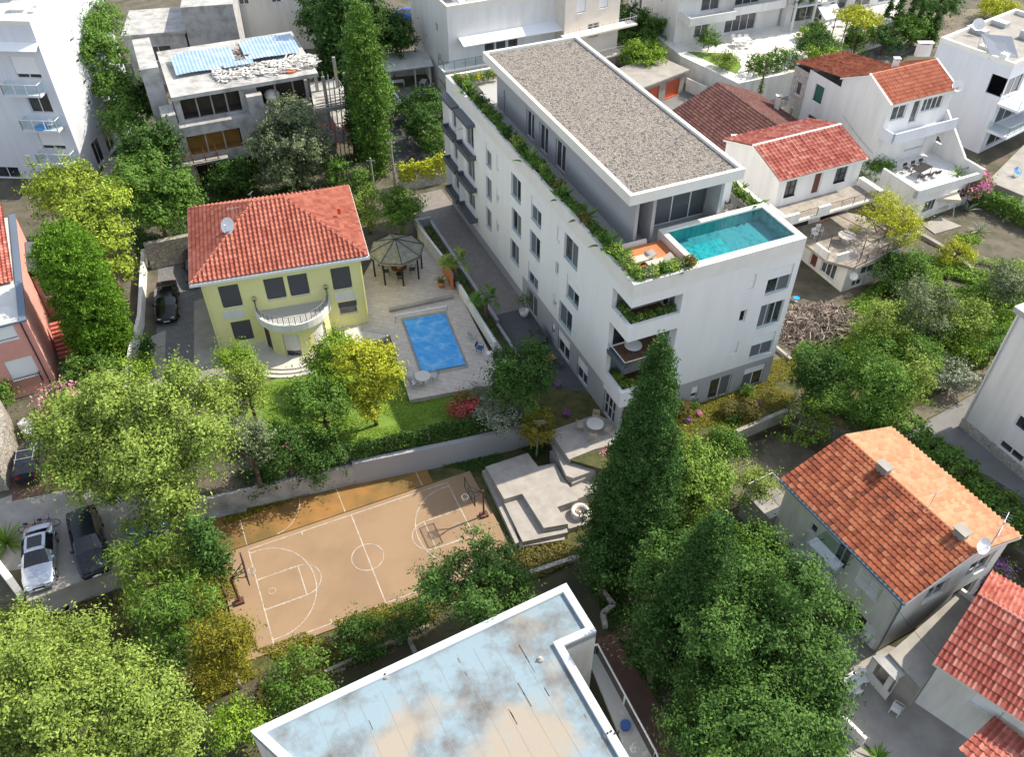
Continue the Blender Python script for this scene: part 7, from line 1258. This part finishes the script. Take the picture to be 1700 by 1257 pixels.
# rubble heap
b = MB(); hc = U(1365, 545, 0)
for i in range(2600):
    a = random.random() * 6.283; t = math.sqrt(random.random()); x = math.cos(a) * t * 4.6; y = math.sin(a) * t * 3.2; h = 1.7 * (1 - t * t) * random.random() ** .4 * (.7 + .3 * math.sin(x * 2) * math.cos(y * 2)); p = hc + V(x * .95 + y * .2, y, h); d = Vector((random.gauss(0, 1), random.gauss(0, 1), random.gauss(0, .35))).normalized(); s = random.uniform(.2, 1.1); b.tube(p - d * s / 2, p + d * s / 2, random.uniform(.01, .05), n=3)
tag(b.build('brush_heap', M['debris']), 'heap of dry brushwood and rubble behind the white block', 'brush heap', kind='stuff'); place('bl', mk_round_table(.55, M['cover_blue'], M['galv']), 'pale blue round lid by the brush heap near the white block corner', U(1321, 500, .02), 0, .5)
r = thing('garden_swing', 'covered pale garden swing beside a white paved square', 'swing', U(1555, 355, 0)); p = U(1555, 352, .05); b = MB(); slab_poly(b, [p + V(-1.4, -.7, 2.0), p + V(1.4, -.9, 1.9), p + V(1.5, .7, 2.1), p + V(-1.3, .8, 2.2)], .35); b.build('canopy', M['fabric_beige'], r); b = MB(); [b.tube(p + V(x, y, 0), p + V(x * .9, 0, 2.0), .04) for x in (-1.2, 1.3) for y in (-.8, .8)]; b.build('leg', M['galv'], r); MB().cbox(p + Z * .5, V(1, 0), 2.0, .6, .12).build('seat', M['fabric_beige'], r)
sheet('paved_square', .08, 'light_concrete', (1530, 372), (1560, 360), (1597, 375), (1552, 388)); 
lowwall('garden_wall', 'low pale path wall curving through the scrub', [U(1520, 388, 0), U(1562, 412, 0), U(1600, 440, 0), U(1635, 470, 0)], 0, .35, .4, 'light_concrete')
# ================================================================== vegetation
T = tree
T('conifer', 'tall dark green conifer between the white block and the concrete shell', (118, -10, 208, 215), 0, 'green', 2.0, size=.2, dens=3.0, per=16, cr=.4, lobes=16, trunk=.25, subs=[(120,5,200,75),(130,60,205,130),(155,120,225,185),(175,170,245,235)])
T('tree', 'dull green tree in the gap beside the concrete shell', (205, 195, 300, 330), 0, 'dark', .5, size=.24, dens=1.8, cr=.45)
T('tree', 'dark bush at the foot of the tall conifer top left', (180, 120, 262, 240), 0, 'dark', .5, size=.25, dens=1.5, cr=.45)
T('conifer', 'bright yellow green spreading conifer above the clipped conifer', (40, 268, 168, 372), 0, 'pine', 3.0, size=.2, dens=3.0, per=15, cr=.35, lobes=12, open_=True, trunk=.25, subs=[(40,275,110,345),(90,268,168,340),(60,310,140,372)])
T('conifer', 'second bright conifer leaning over the clipped conifer', (105, 305, 226, 475), 0, 'pine', 1.6, size=.2, dens=3.0, per=15, cr=.35, lobes=12, open_=True, trunk=.25, subs=[(105,330,170,400),(140,305,210,380),(150,370,226,440),(180,420,224,478)])
cypress('clipped_conifer', 'thick clipped bright green conifer beside the pink house', 178, 585, 0, 388, 50, 'thuja', [(0, .75), (.2, 1), (.8, 1), (.93, .85), (1, .6)], size=.1, dens=11, cr=.12, per=12, shoot=0)
cypress('clipped_conifer', 'shorter clipped conifer joined to its right side', 196, 585, 0, 455, 36, 'thuja', [(0, .75), (.2, 1), (.8, 1), (.93, .85), (1, .6)], size=.1, dens=11, cr=.12, per=12, shoot=0)
T('tree', 'rounded mid green tree behind the villa driveway', (185, 258, 328, 408), 0, 'green', .8, size=.2, dens=3, trunk=.2)
T('tree', 'silvery green tree in front of the concrete shell', (412, 162, 552, 322), 0, 'grey', .8, size=.2, dens=2.8, trunk=.2, subs=[(450,165,520,235),(415,210,480,280),(480,215,552,290),(430,260,520,322)])
T('tree', 'small dark tree at the base of the concrete shell', (350, 268, 430, 325), 0, 'dark', .2, size=.2, dens=3)
cypress('cypress', 'tall bright edged cypress right of the concrete shell', 628, 290, 0, 5, 26, 'green', [(0, .5), (.2, .85), (.5, 1), (.8, .8), (.95, .4), (1, .1)], size=.15, dens=4, cr=.3, shoot=1.2)
cypress('cypress', 'slimmer cypress just left of the tall one by the concrete shell', 606, 262, 0, 55, 20, 'cypress', size=.16, dens=4, cr=.28, shoot=1.0)
cypress('cypress', 'dark cypress behind the tall bright edged one', 585, 190, 0, -60, 45, 'cypress', size=.22, dens=2.2, cr=.35)
T('tree', 'dark pine at the top edge left of the tall cypress', (495, -20, 575, 80), 0, 'cypress', 2, size=.25, dens=2, cr=.4); T('tree', 'bright leafy tree at the top edge behind the blue sheets', (405, 5, 505, 52), 0, 'bright', .5, size=.2, dens=2, cr=.35); T('tree', 'dark green tree beside the tall cypress crown', (570, -15, 640, 100), 0, 'cypress', 2, size=.25, dens=2, cr=.4)
T('tree', 'glossy dark tree above the open shed', (608, 24, 690, 118), 0, 'dark', 1, size=.22, dens=2.6, cr=.35)
T('shrub', 'dark shrub between the tall cypress and the yard', (612, 125, 655, 215), 0, 'green', .2, size=.2, dens=2.4, cat='shrub'); T('shrub', 'upright green shrub left of the shorter pole', (540, 265, 580, 325), 0, 'green', .2, size=.16, dens=3, cat='shrub'); T('shrub', 'narrow green shrub beside the villa roof ridge', (578, 285, 625, 345), 0, 'green', .2, size=.16, dens=3, cat='shrub')
T('tree', 'olive tree right behind the villa roof corner', (580, 318, 640, 388), 0, 'olive', .4, size=.15, dens=3.5); T('tree', 'glossy round tree above the gazebo', (628, 318, 702, 398), 0, 'green', .6, size=.15, dens=3.2)
hedge('hedge', 'bright clipped hedge on the pale wall beside the asphalt yard', [(664, 300), (742, 285)], .9, 1.5, 1.0, 'lime', dens=18, size=.13, per=7); 
for i, (bx) in enumerate([(655, 155, 745, 205), (670, 175, 748, 248), (700, 215, 745, 270)]): T('shrub', ['dark ivy mound along the top of the yard', 'dark bushy mound between the yard and the white block', 'bluish shrub low beside the white block corner'][i], bx, 0, ['dark', 'dark', 'green'][i], .05, size=.17, dens=3, cat='shrub', trunk=.08)
T('tree', 'yellowish leafy tree at the end of the bright hedge', (645, 320, 690, 352), 0, 'bright', .2, size=.13, dens=3); tuft('palm_plant', 'spiky green plant at the top left corner behind the white block', U(752, 175, 0), 4.0, 'green', 24, .1, el=(.6, 1.4))
T('tree', 'lime green tree in front of the villa bay, left half of the pair', (500, 556, 590, 650), .05, 'bright', .6, size=.15, dens=4, per=16, cr=.28, trunk=.16, subs=[(500,580,560,640),(530,556,595,620),(520,610,590,660)]); T('tree', 'yellow tipped lime tree beside the villa pool', (560, 556, 668, 712), .05, 'lime', .7, size=.15, dens=4, per=16, cr=.28, trunk=.16, lobes=12, subs=[(590,556,650,620),(620,590,668,660),(580,620,650,690),(560,570,620,640),(600,660,640,712)])
T('tree', 'olive green tree at the villa driveway end', (372, 604, 452, 705), .0, 'olive', .8, size=.13, dens=4.4, trunk=.16); T('tree', 'dark shaded tree below the lime tree on the lawn', (480, 625, 592, 740), 0, 'green', .6, size=.14, dens=3, open_=True, lobes=10)
T('tree', 'huge spreading olive green tree in the left foreground', (85, 612, 400, 872), 0, 'olive', 2.4, size=.15, dens=3.4, per=20, cr=.4, lobes=16, trunk=.35, subs=[(85,660,190,770),(140,625,240,720),(210,640,300,740),(280,600,345,700),(330,620,388,720),(180,700,290,800),(250,720,350,820),(100,740,200,840),(170,790,290,872),(262,800,330,905),(300,690,392,780),(70,760,130,820)]); T('tree', 'left lobe tree joining the huge olive green crown', (66, 655, 200, 800), 0, 'olive', 1.8, size=.15, dens=3.4, per=18, cr=.36, lobes=9); T('tree', 'silvery tree at the right of the huge olive green crown', (375, 690, 452, 800), 0, 'grey', 1.4, size=.13, dens=3.8)
for i, bx in enumerate([(430, 700, 520, 800), (480, 720, 585, 815), (395, 770, 470, 830)]): T('tree', ['dark shaded tree over the concrete pad', 'dark shaded tree at the left end of the ivy fence', 'low dark tree left of the ivy fence and pad'][i], bx, LOW if i else 0, 'dark', .4, size=.14, dens=3.2, lobes=9)
T('shrub', 'dark leafy shrub at the foot of the pink house', (108, 590, 195, 632), 0, 'green', .1, size=.14, dens=4, cat='shrub', trunk=.07); T('shrub', 'yellow green shrub at the end of the white capped wall', (190, 598, 262, 632), 0, 'bright', .1, size=.13, dens=4, cat='shrub', trunk=.07); T('bougainvillea', 'pink flowering bougainvillea left of the huge tree', (64, 642, 140, 712), 0, 'green', .2, size=.12, dens=3.5, cat='shrub', trunk=.07, extra=('pink', .7)); T('shrub', 'dark bush at the left edge below the pink house', (-25, 640, 20, 685), 0, 'green', .1, size=.14, dens=4, cat='shrub', trunk=.07)
T('shrub', 'ivy climbing between wall and villa driveway', (236, 545, 252, 615), 0, 'dark', .1, size=.12, dens=5, cat='shrub', trunk=.05); tuft('yucca', 'spiky yucca left of the silver sedan', U(12, 905, 0), 1.7, 'bright', 110, .035, el=(-.1, 1.5))
T('tree', 'large dark round tree by the end of the pool deck', (812, 566, 922, 700), 0, 'dark', .5, size=.14, dens=4, trunk=.18, lobes=11); T('shrub', 'pale leaved shrub right of the lawn', (786, 654, 866, 718), 0, 'sage', .2, size=.12, dens=3.6, cat='shrub', trunk=.08); T('rose_bush', 'rose bush with red blooms at the lawn edge', (745, 655, 792, 700), 0, 'green', .1, size=.1, dens=4, cat='shrub', trunk=.05, extra=('red', .04)); T('lavender', 'silvery rosemary bush behind the rose bush', (770, 638, 815, 675), 0, 'sage', .05, size=.13, dens=4, cat='shrub', trunk=.05, asp=.2)
T('tree', 'small ochre yellow tree beside the patio platforms', (864, 672, 920, 752), LOW, 'yellowish', 1.2, size=.13, dens=3.2, trunk=.08, cr=.25, bark='pale_bark')
T('tree', 'feathery bright tipped acacia behind the parked cars', (188, 885, 330, 1010), LOW, 'mid', 2.0, size=.2, dens=2.6, per=16, cr=.35, lobes=14, open_=True, asp=.25, subs=[(188,895,260,950),(240,885,320,950),(200,930,290,1000),(280,930,340,1010)]); T('tree', 'drooping feathery acacia left of the court corner', (215, 960, 372, 1120), LOW, 'green', 1.2, size=.2, dens=2.8, per=16, cr=.35, lobes=14, open_=True, asp=.25, subs=[(215,980,300,1050),(280,970,372,1050),(230,1040,320,1110),(300,1040,350,1120)]); T('shrub', 'dark green conifer like bush at the left court edge', (325, 860, 380, 1010), LOW, 'dark', .1, size=.15, dens=3.6, cat='shrub', trunk=.08)
T('tree', 'khaki green young tree at the near left court corner', (325, 1022, 428, 1160), LOW, 'yellowish', .6, size=.12, dens=4, trunk=.1, bark='pale_bark')
T('pine_tree', 'vast pale green tree filling the bottom left corner', (-60, 1040, 260, 1360), LOW, 'olive', 3.0, size=.13, dens=3.8, per=22, cr=.34, lobes=18, trunk=.4, subs=[(40,1100,170,1230),(130,1080,240,1180),(-50,1100,70,1220),(-30,1200,120,1330),(100,1230,220,1340),(10,1060,90,1130)]); T('pine_tree', 'right hand pale green tree of the bottom left pair', (150, 1085, 345, 1330), LOW, 'olive', 2.0, size=.13, dens=3.8, per=22, cr=.34, lobes=14, trunk=.35, subs=[(200,1110,290,1210),(250,1170,345,1290),(150,1190,270,1310),(180,1085,240,1140),(255,1140,310,1200)]); T('pine_tree', 'upper left pale green tree below the parking slab', (-60, 1000, 110, 1180), LOW, 'olive', 2.4, size=.13, dens=3.8, per=22, cr=.32, lobes=12, trunk=.35, subs=[(-40,1005,80,1110),(60,1030,150,1130),(120,1022,185,1095),(-60,1060,40,1160)])
T('tree', 'dark round tree covering the near right court corner', (694, 893, 886, 1048), LOW, 'deep', 3.2, size=.14, dens=3.8, per=17, cr=.3, lobes=13, trunk=.2, subs=[(700,930,790,1010),(760,893,860,970),(800,930,886,1030),(740,960,830,1048),(692,960,740,1010)])
for i, (bx, lf) in enumerate([((445, 1092, 555, 1178), 'green'), ((345, 1165, 440, 1260), 'bright'), ((560, 1040, 640, 1090), 'dark'), ((640, 1010, 715, 1060), 'dark')]): T('shrub', ['green leafy shrub mass between court and membrane roof', 'bright green shrub at the left corner of the membrane roof', 'low dull shrub beside the loose hollow blocks', 'low dull shrub left of the dark round court tree'][i], bx, LOW, lf, .05, size=.13, dens=3.4, cat='shrub', trunk=.07, open_=i == 0)
cypress('cypress', 'very tall dense dark cypress in front of the white block corner', 1040, 950, LOW, 572, 76, 'cypress', [(0, .7), (.12, .95), (.3, 1), (.5, .78), (.7, .52), (.85, .38), (.95, .27), (1, .1)], size=.085, dens=12, cr=.13, per=14, tw=.3, shoot=.35)
cypress('cypress', 'second dark cypress standing before the big right tree', 1128, 1105, LOW, 862, 62, 'cypress', [(0, .7), (.2, 1), (.5, .9), (.8, .6), (.95, .35), (1, .12)], size=.085, dens=12, cr=.13, per=14, tw=.25, shoot=.4)
T('pine_tree', 'bright tipped green tree right of the very tall cypress', (1062, 716, 1205, 930), LOW, 'mid', 1.8, size=.14, dens=3.8, per=18, cr=.3, lobes=14, trunk=.28, subs=[(1072,735,1150,810),(1120,716,1190,790),(1150,760,1215,850),(1080,790,1160,880),(1130,830,1210,930)]); T('pine_tree', 'dark bushy conifer between the two cypresses', (1040, 880, 1170, 1060), LOW, 'deep', 1.0, size=.14, dens=3.4, per=16, cr=.32, lobes=10, trunk=.2); T('tree', 'dark low tree left of the second cypress over the red path', (960, 865, 1050, 1000), LOW, 'cypress', .6, size=.14, dens=3.4, trunk=.15); T('tree', 'dark tree beside the lower red path', (1040, 1010, 1140, 1150), LOW, 'cypress', .5, size=.14, dens=3.4, trunk=.2)
T('pine_tree', 'huge dark green tree beside the right house', (1120, 925, 1412, 1210), LOW, 'deep', 2.4, size=.14, dens=3.8, per=20, cr=.34, lobes=18, trunk=.4, subs=[(1195,922,1290,1010),(1275,925,1370,1015),(1330,985,1412,1080),(1130,1000,1240,1100),(1220,980,1330,1080),(1300,1060,1420,1160),(1110,1080,1220,1180),(1200,1070,1310,1180)]); T('pine_tree', 'lower part tree of the huge mass at the bottom right', (1100, 1080, 1400, 1340), LOW, 'deep', 1.5, size=.14, dens=3.6, per=20, cr=.34, lobes=16, trunk=.35, subs=[(1095,1150,1210,1260),(1190,1160,1300,1270),(1290,1140,1405,1250),(1320,1190,1392,1290),(1120,1240,1260,1340),(1240,1250,1360,1350)]); T('tree', 'green tree between the right house and second cypress', (1205, 868, 1310, 975), LOW, 'green', 1.5, size=.13, dens=3.6, trunk=.15)
T('shrub', 'rounded shrub at the corner of the dry field', (1170, 710, 1240, 782), LOW, 'green', .1, size=.12, dens=4, cat='shrub', trunk=.08); T('tree', 'yellow green bush beside the entrance landing', (1200, 768, 1290, 852), LOW, 'olive', .3, size=.12, dens=4, trunk=.1); T('tree', 'sparse fig tree in the dry field', (1278, 672, 1375, 738), LOW, 'bright', .6, size=.13, dens=1.5, open_=True, lobes=9, bark='pale_bark')
T('tree', 'dark dense round tree at the end of the front garden', (1316, 578, 1394, 676), 0, 'dark', .3, size=.14, dens=4.2, trunk=.12); T('tree', 'large glossy bush tree right of the dark round one', (1388, 590, 1498, 716), 0, 'green', .3, size=.14, dens=4, trunk=.14, lobes=11)
hedge('hedge', 'long dark hedge beside the bright tile slope of the right house', [(1482, 722), (1560, 785), (1690, 905)], -.3, 1.9, 1.6, 'green', dens=16, size=.13, per=8)
SC = [((1400, 545, 1470, 600), 'bright'), ((1430, 500, 1500, 585), 'olive'), ((1480, 470, 1580, 580), 'grey'), ((1500, 560, 1560, 640), 'green'), ((1460, 590, 1545, 690), 'olive'), ((1540, 600, 1620, 660), 'sage'), ((1560, 500, 1640, 590), 'olive'), ((1610, 540, 1690, 620), 'green'), ((1630, 440, 1720, 530), 'grey'), ((1640, 500, 1720, 560), 'bright'), ((1475, 425, 1540, 490), 'green'), ((1550, 560, 1610, 610), 'bright'), ((1590, 470, 1640, 520), 'green'), ((1420, 560, 1480, 620), 'green'), ((1530, 530, 1590, 590), 'green'), ((1660, 590, 1720, 640), 'olive')]
for i, (bx, lf) in enumerate(SC):
    T('scrub_tree', ['bright low bush', 'upright olive tree', 'broad silvery bush', 'mid green bush', 'open olive tree', 'pale sage bush', 'rounded olive tree', 'green bush', 'grey feathery tree', 'bright bush', 'green tree', 'bright small bush', 'small green bush', 'dense green bush', 'central green bush', 'olive bush'][i] + [' right of the brush heap', ' behind the brush heap', ' in the middle of the right scrub', ' below the silvery bush', ' beside the glossy bush tree', ' along the dirt path', ' above the dirt path in the scrub', ' near the right edge above the white building', ' at the right edge of the garden plot', ' at the right edge under the grey tree', ' next to the low pergola house corner', ' in the centre of the right scrub', ' beside the curving path wall', ' behind the dark round tree', ' between silvery bush and path', ' against the corner of the right edge building'][i], bx, 0, lf, .1, size=.14, dens=3.2, cat='tree', trunk=.08, open_=i % 3 == 1)
T('tree', 'yellow green tree beside the bare pergola', (1422, 325, 1525, 432), 0, 'lime', 1.2, size=.14, dens=1.9, open_=True, lobes=12); T('tree', 'dark tree under the corner of the pergola terrace', (1445, 425, 1530, 490), 0, 'dark', .3, size=.15, dens=3); T('citrus_tree', 'small lime green citrus tree by the path wall', (1558, 400, 1618, 442), 0, 'lime', .2, size=.13, dens=3.6); T('citrus_tree', 'bright small tree behind the citrus tree', (1590, 385, 1625, 412), 0, 'bright', .2, size=.13, dens=3.4)
T('bougainvillea', 'mauve flowering bougainvillea beside the furnished terrace', (1582, 282, 1642, 335), 0, 'green', .3, size=.16, dens=3.2, cat='shrub', trunk=.08, extra=('pink', .9)); hedge('hedge', 'dark green hedge below the modern white house', [(1600, 325), (1655, 350), (1720, 385)], 0, 1.5, 1.2, 'green', dens=16, size=.15); T('tree', 'dark green shrub between the red roofed and orange roofed houses', (1425, 262, 1482, 320), 0, 'green', .5, size=.17, dens=2.6); T('bougainvillea', 'purple flowering creeper beyond the right house gable', (1615, 925, 1672, 985), LOW, 'green', .1, size=.12, dens=3.5, cat='shrub', trunk=.06, extra=('purple', .6))
for i, (x, y) in enumerate(((1640, 340), (1665, 360), (1690, 345), (1625, 385), (1605, 350))): tuft('agave', 'pale spiky agave, %s on the bank below the right hedge' % ('second from the left', 'third from the left', 'rightmost', 'lowest', 'leftmost and highest')[i], U(x, y, 0), 1.3, 'sage', 16, .07, 'agaves on the bank below the right hedge')
T('tree', 'dark tree behind the beige apartment house', (1000, 5, 1075, 95), 0, 'dark', 1, size=.24, dens=2.2); T('tree', 'round green tree left of the terraced apartments', (1050, 25, 1112, 85), 0, 'green', 1, size=.22, dens=2.4); T('vine', 'bright vine spreading over the garage roof', (1030, 68, 1105, 118), 0, 'bright', 1.6, size=.18, dens=3, lobes=10)
for i, (bx, lf) in enumerate([((1160, 50, 1195, 85), 'green'), ((1320, 55, 1385, 100), 'dark'), ((1330, 85, 1400, 112), 'bright'), ((1180, 90, 1222, 115), 'olive'), ((1340, 40, 1375, 65), 'green')]): T('shrub', ['round clipped tree by the white terrace doors', 'dark planting below the lime vine canopy', 'bright low planting at the right of the white street wall', 'soft olive grasses on the terrace lawn', 'small bush beside the narrow white wing'][i], bx, TZ, lf, .1, size=.17, dens=3, cat='shrub', trunk=.07)
hedge('hedge', 'leafy flowering hedge along the top of the white street wall', [(1242, 124), (1312, 108)], TZ, 1.7, 1.8, 'green', dens=9, size=.15)
hedge('hedge', 'bright trimmed hedge strip on the upper garden terrace', [(1325, 62), (1400, 92)], TZ, 1.2, .8, 'bright', dens=6, size=.14)
for i, (bx, lf) in enumerate([((1395, 40, 1450, 95), 'green'), ((1440, 45, 1500, 90), 'dark'), ((1480, 30, 1545, 80), 'green'), ((1400, -10, 1470, 22), 'green'), ((1520, -10, 1600, 28), 'dark')]): T('tree', ['bushy tree below the lime vine canopy', 'dark bushy tree right of the vine canopy', 'green tree before the row of thin cypresses', 'green tree at the top edge behind the vine canopy', 'dark bush at the top edge of the dry grass'][i], bx, 0, lf, .3, size=.2, dens=2.4)
for i, x in enumerate((1462, 1478, 1497, 1512, 1527, 1541)): cypress('cypress', 'thin young cypress, %s of the row at top right' % ('leftmost', 'second from left', 'third from left', 'third from right', 'second from right', 'rightmost')[i], x, 66 + i * 3, 0, [2, -10, -5, 8, 22, 28][i], 7, 'cypress', size=.16, dens=3, cr=.2, group='row of thin young cypresses', tw=.08)
T('shrub', 'yellow green hedge at the top right edge', (1620, 8, 1695, 30), 0, 'lime', .05, size=.16, dens=3, cat='shrub', trunk=.05)
# front garden of the new block
for i, (x, y, rp, h, lf) in enumerate(((1131, 690, 16, 1.3, 'khaki'), (1207, 690, 15, 1.1, 'khaki'), (1240, 692, 21, 1.4, 'khaki'), (1148, 676, 14, .8, 'green'), (1215, 700, 13, .7, 'dark'), (1240, 655, 15, .8, 'green'), (1142, 700, 6, .35, 'purple'), (1255, 672, 5, .3, 'purple'), (1160, 690, 5, .35, 'pink'))):
    bush('garden_bush', ['ball shaped khaki bush beside the tall cypress', 'smaller ball shaped bush of the pair in the front garden', 'larger ball shaped bush by the garden wall', 'leafy green shrub beside the ball bush and cypress', 'dark low shrub before the ball bush pair', 'green shrub under the sliding window', 'purple flowers next to the ball bush by the cypress', 'purple flowers right of the green shrub', 'pink flowers against the grey base wall'][i], x, y, .05, rp, h, lf, n=0 if lf == 'khaki' else 5, size=.05, dens=60 if lf == 'khaki' else 16, cr=.035 if lf == 'khaki' else .06)
for i, (x, y, lf) in enumerate(((1010, 748, 'green'), (1004, 762, 'pink'), (940, 690, 'purple'), (925, 640, 'purple'), (905, 615, 'dark'))): bush('garden_bush', ['green shrub beside the cypress and patio', 'pink flowering low plant by the patio corner', 'purple lavender clump in the side garden', 'purple clump against the grey wall of the side garden', 'dark shrub at the far end of the side garden'][i], x, y, .05 if i > 1 else -.6, 12 if i < 2 or i > 3 else 7, .7 if i < 2 or i > 3 else .4, lf, size=.07, dens=14, cr=.08)
hedge('planting', 'dark grassy planting filling the narrow strip by the boundary wall', [(712, 378), (748, 440), (786, 500), (822, 560)], .05, .25, .8, 'green', dens=12, size=.08, per=6, cat='planting')
T('pine_tree', 'tall unseen tree below the frame at the bottom right', (1130, 1290, 1330, 1480), LOW, 'green', 6.0, size=.16, dens=3, per=18, cr=.35, lobes=12, trunk=.35)  # out-of-view tree, added so its crown dapples the membrane roof
# ground cover
def cover(name, label, px, z, n, leaf, size, h=.12):
    pts = pixpoly(z, *px); xs = [p[0] for p in pts]; ys = [p[1] for p in pts]; C = []
    while len(C) < n:
        x = random.uniform(min(xs), max(xs)); y = random.uniform(min(ys), max(ys)); c = False; j = len(pts) - 1
        for i in range(len(pts)):
            if (pts[i][1] > y) != (pts[j][1] > y) and x < (pts[j][0] - pts[i][0]) * (y - pts[i][1]) / (pts[j][1] - pts[i][1]) + pts[i][0]: c = not c
            j = i
        if c and math.sin(x * 1.3 + 2 * math.sin(y * .7)) + math.sin(y * 1.9 + x * .4) > -1.1 + random.random() * .6: C.append((x, y, z + random.random() * h))
    C = np.array(C); o = leaves_mesh(name, C, np.tile([0, 0, 1.], (len(C), 1)), size, leaf, None); return tag(o, label, 'ground cover', kind='stuff')
cover('grass', 'ochre green rough grass in the front garden', gf, .05, 16000, 'yellowish', .06); cover('grass', 'rough grass strip around the basketball court', [(340, 850), (600, 790), (700, 765), (580, 800), (355, 880), (372, 915), (430, 1080), (620, 1010), (700, 975), (690, 1010), (640, 1030), (450, 1110), (330, 1180), (300, 950)], LOW + .05, 22000, 'yellowish', .07, .2)
cover('grass', 'dark grass between old court and platforms', [(700, 770), (880, 720), (905, 745), (890, 765), (800, 785)], LOW + .05, 5000, 'dark', .07, .2); cover('weeds', 'mixed weeds beside the membrane roofed building', [(440, 1100), (720, 1000), (900, 960), (960, 930), (1000, 900), (960, 880), (870, 905), (700, 1050), (420, 1190)], LOW + .03, 12000, 'khaki', .08, .3)
cover('undergrowth', 'low undergrowth across the right scrub', [(1320, 580), (1420, 500), (1520, 420), (1600, 450), (1720, 470), (1720, 590), (1560, 620), (1470, 720), (1340, 690)], .05, 42000, 'green', .12, .5)
cover('undergrowth', 'bright green ground plants between the bushes of the right scrub', [(1390, 540), (1460, 480), (1540, 430), (1720, 440), (1720, 600), (1560, 620), (1440, 640)], .1, 26000, 'bright', .10, .6); cover('undergrowth', 'dark undergrowth around the concrete shell', [(190, 330), (330, 300), (560, 310), (570, 345), (330, 420), (230, 430)], .03, 14000, 'dark', .13, .4)
cover('undergrowth', 'dark undergrowth under the bottom right trees', [(970, 960), (1080, 900), (1240, 880), (1320, 960), (1380, 1080), (1400, 1280), (1160, 1280), (1010, 1040)], LOW + .02, 18000, 'dark', .11, .3); cover('undergrowth', 'weeds below the parking slab and feathery trees', [(60, 1000), (210, 940), (340, 900), (360, 1100), (300, 1200), (100, 1100)], LOW + .02, 9000, 'khaki', .09, .2)
cover('lawn_grass', 'short bright lawn grass beside the villa', [(430, 645), (560, 605), (680, 600), (690, 650), (800, 625), (830, 690), (775, 720), (560, 760), (450, 780)], .065, 30000, 'bright', .05, .05)
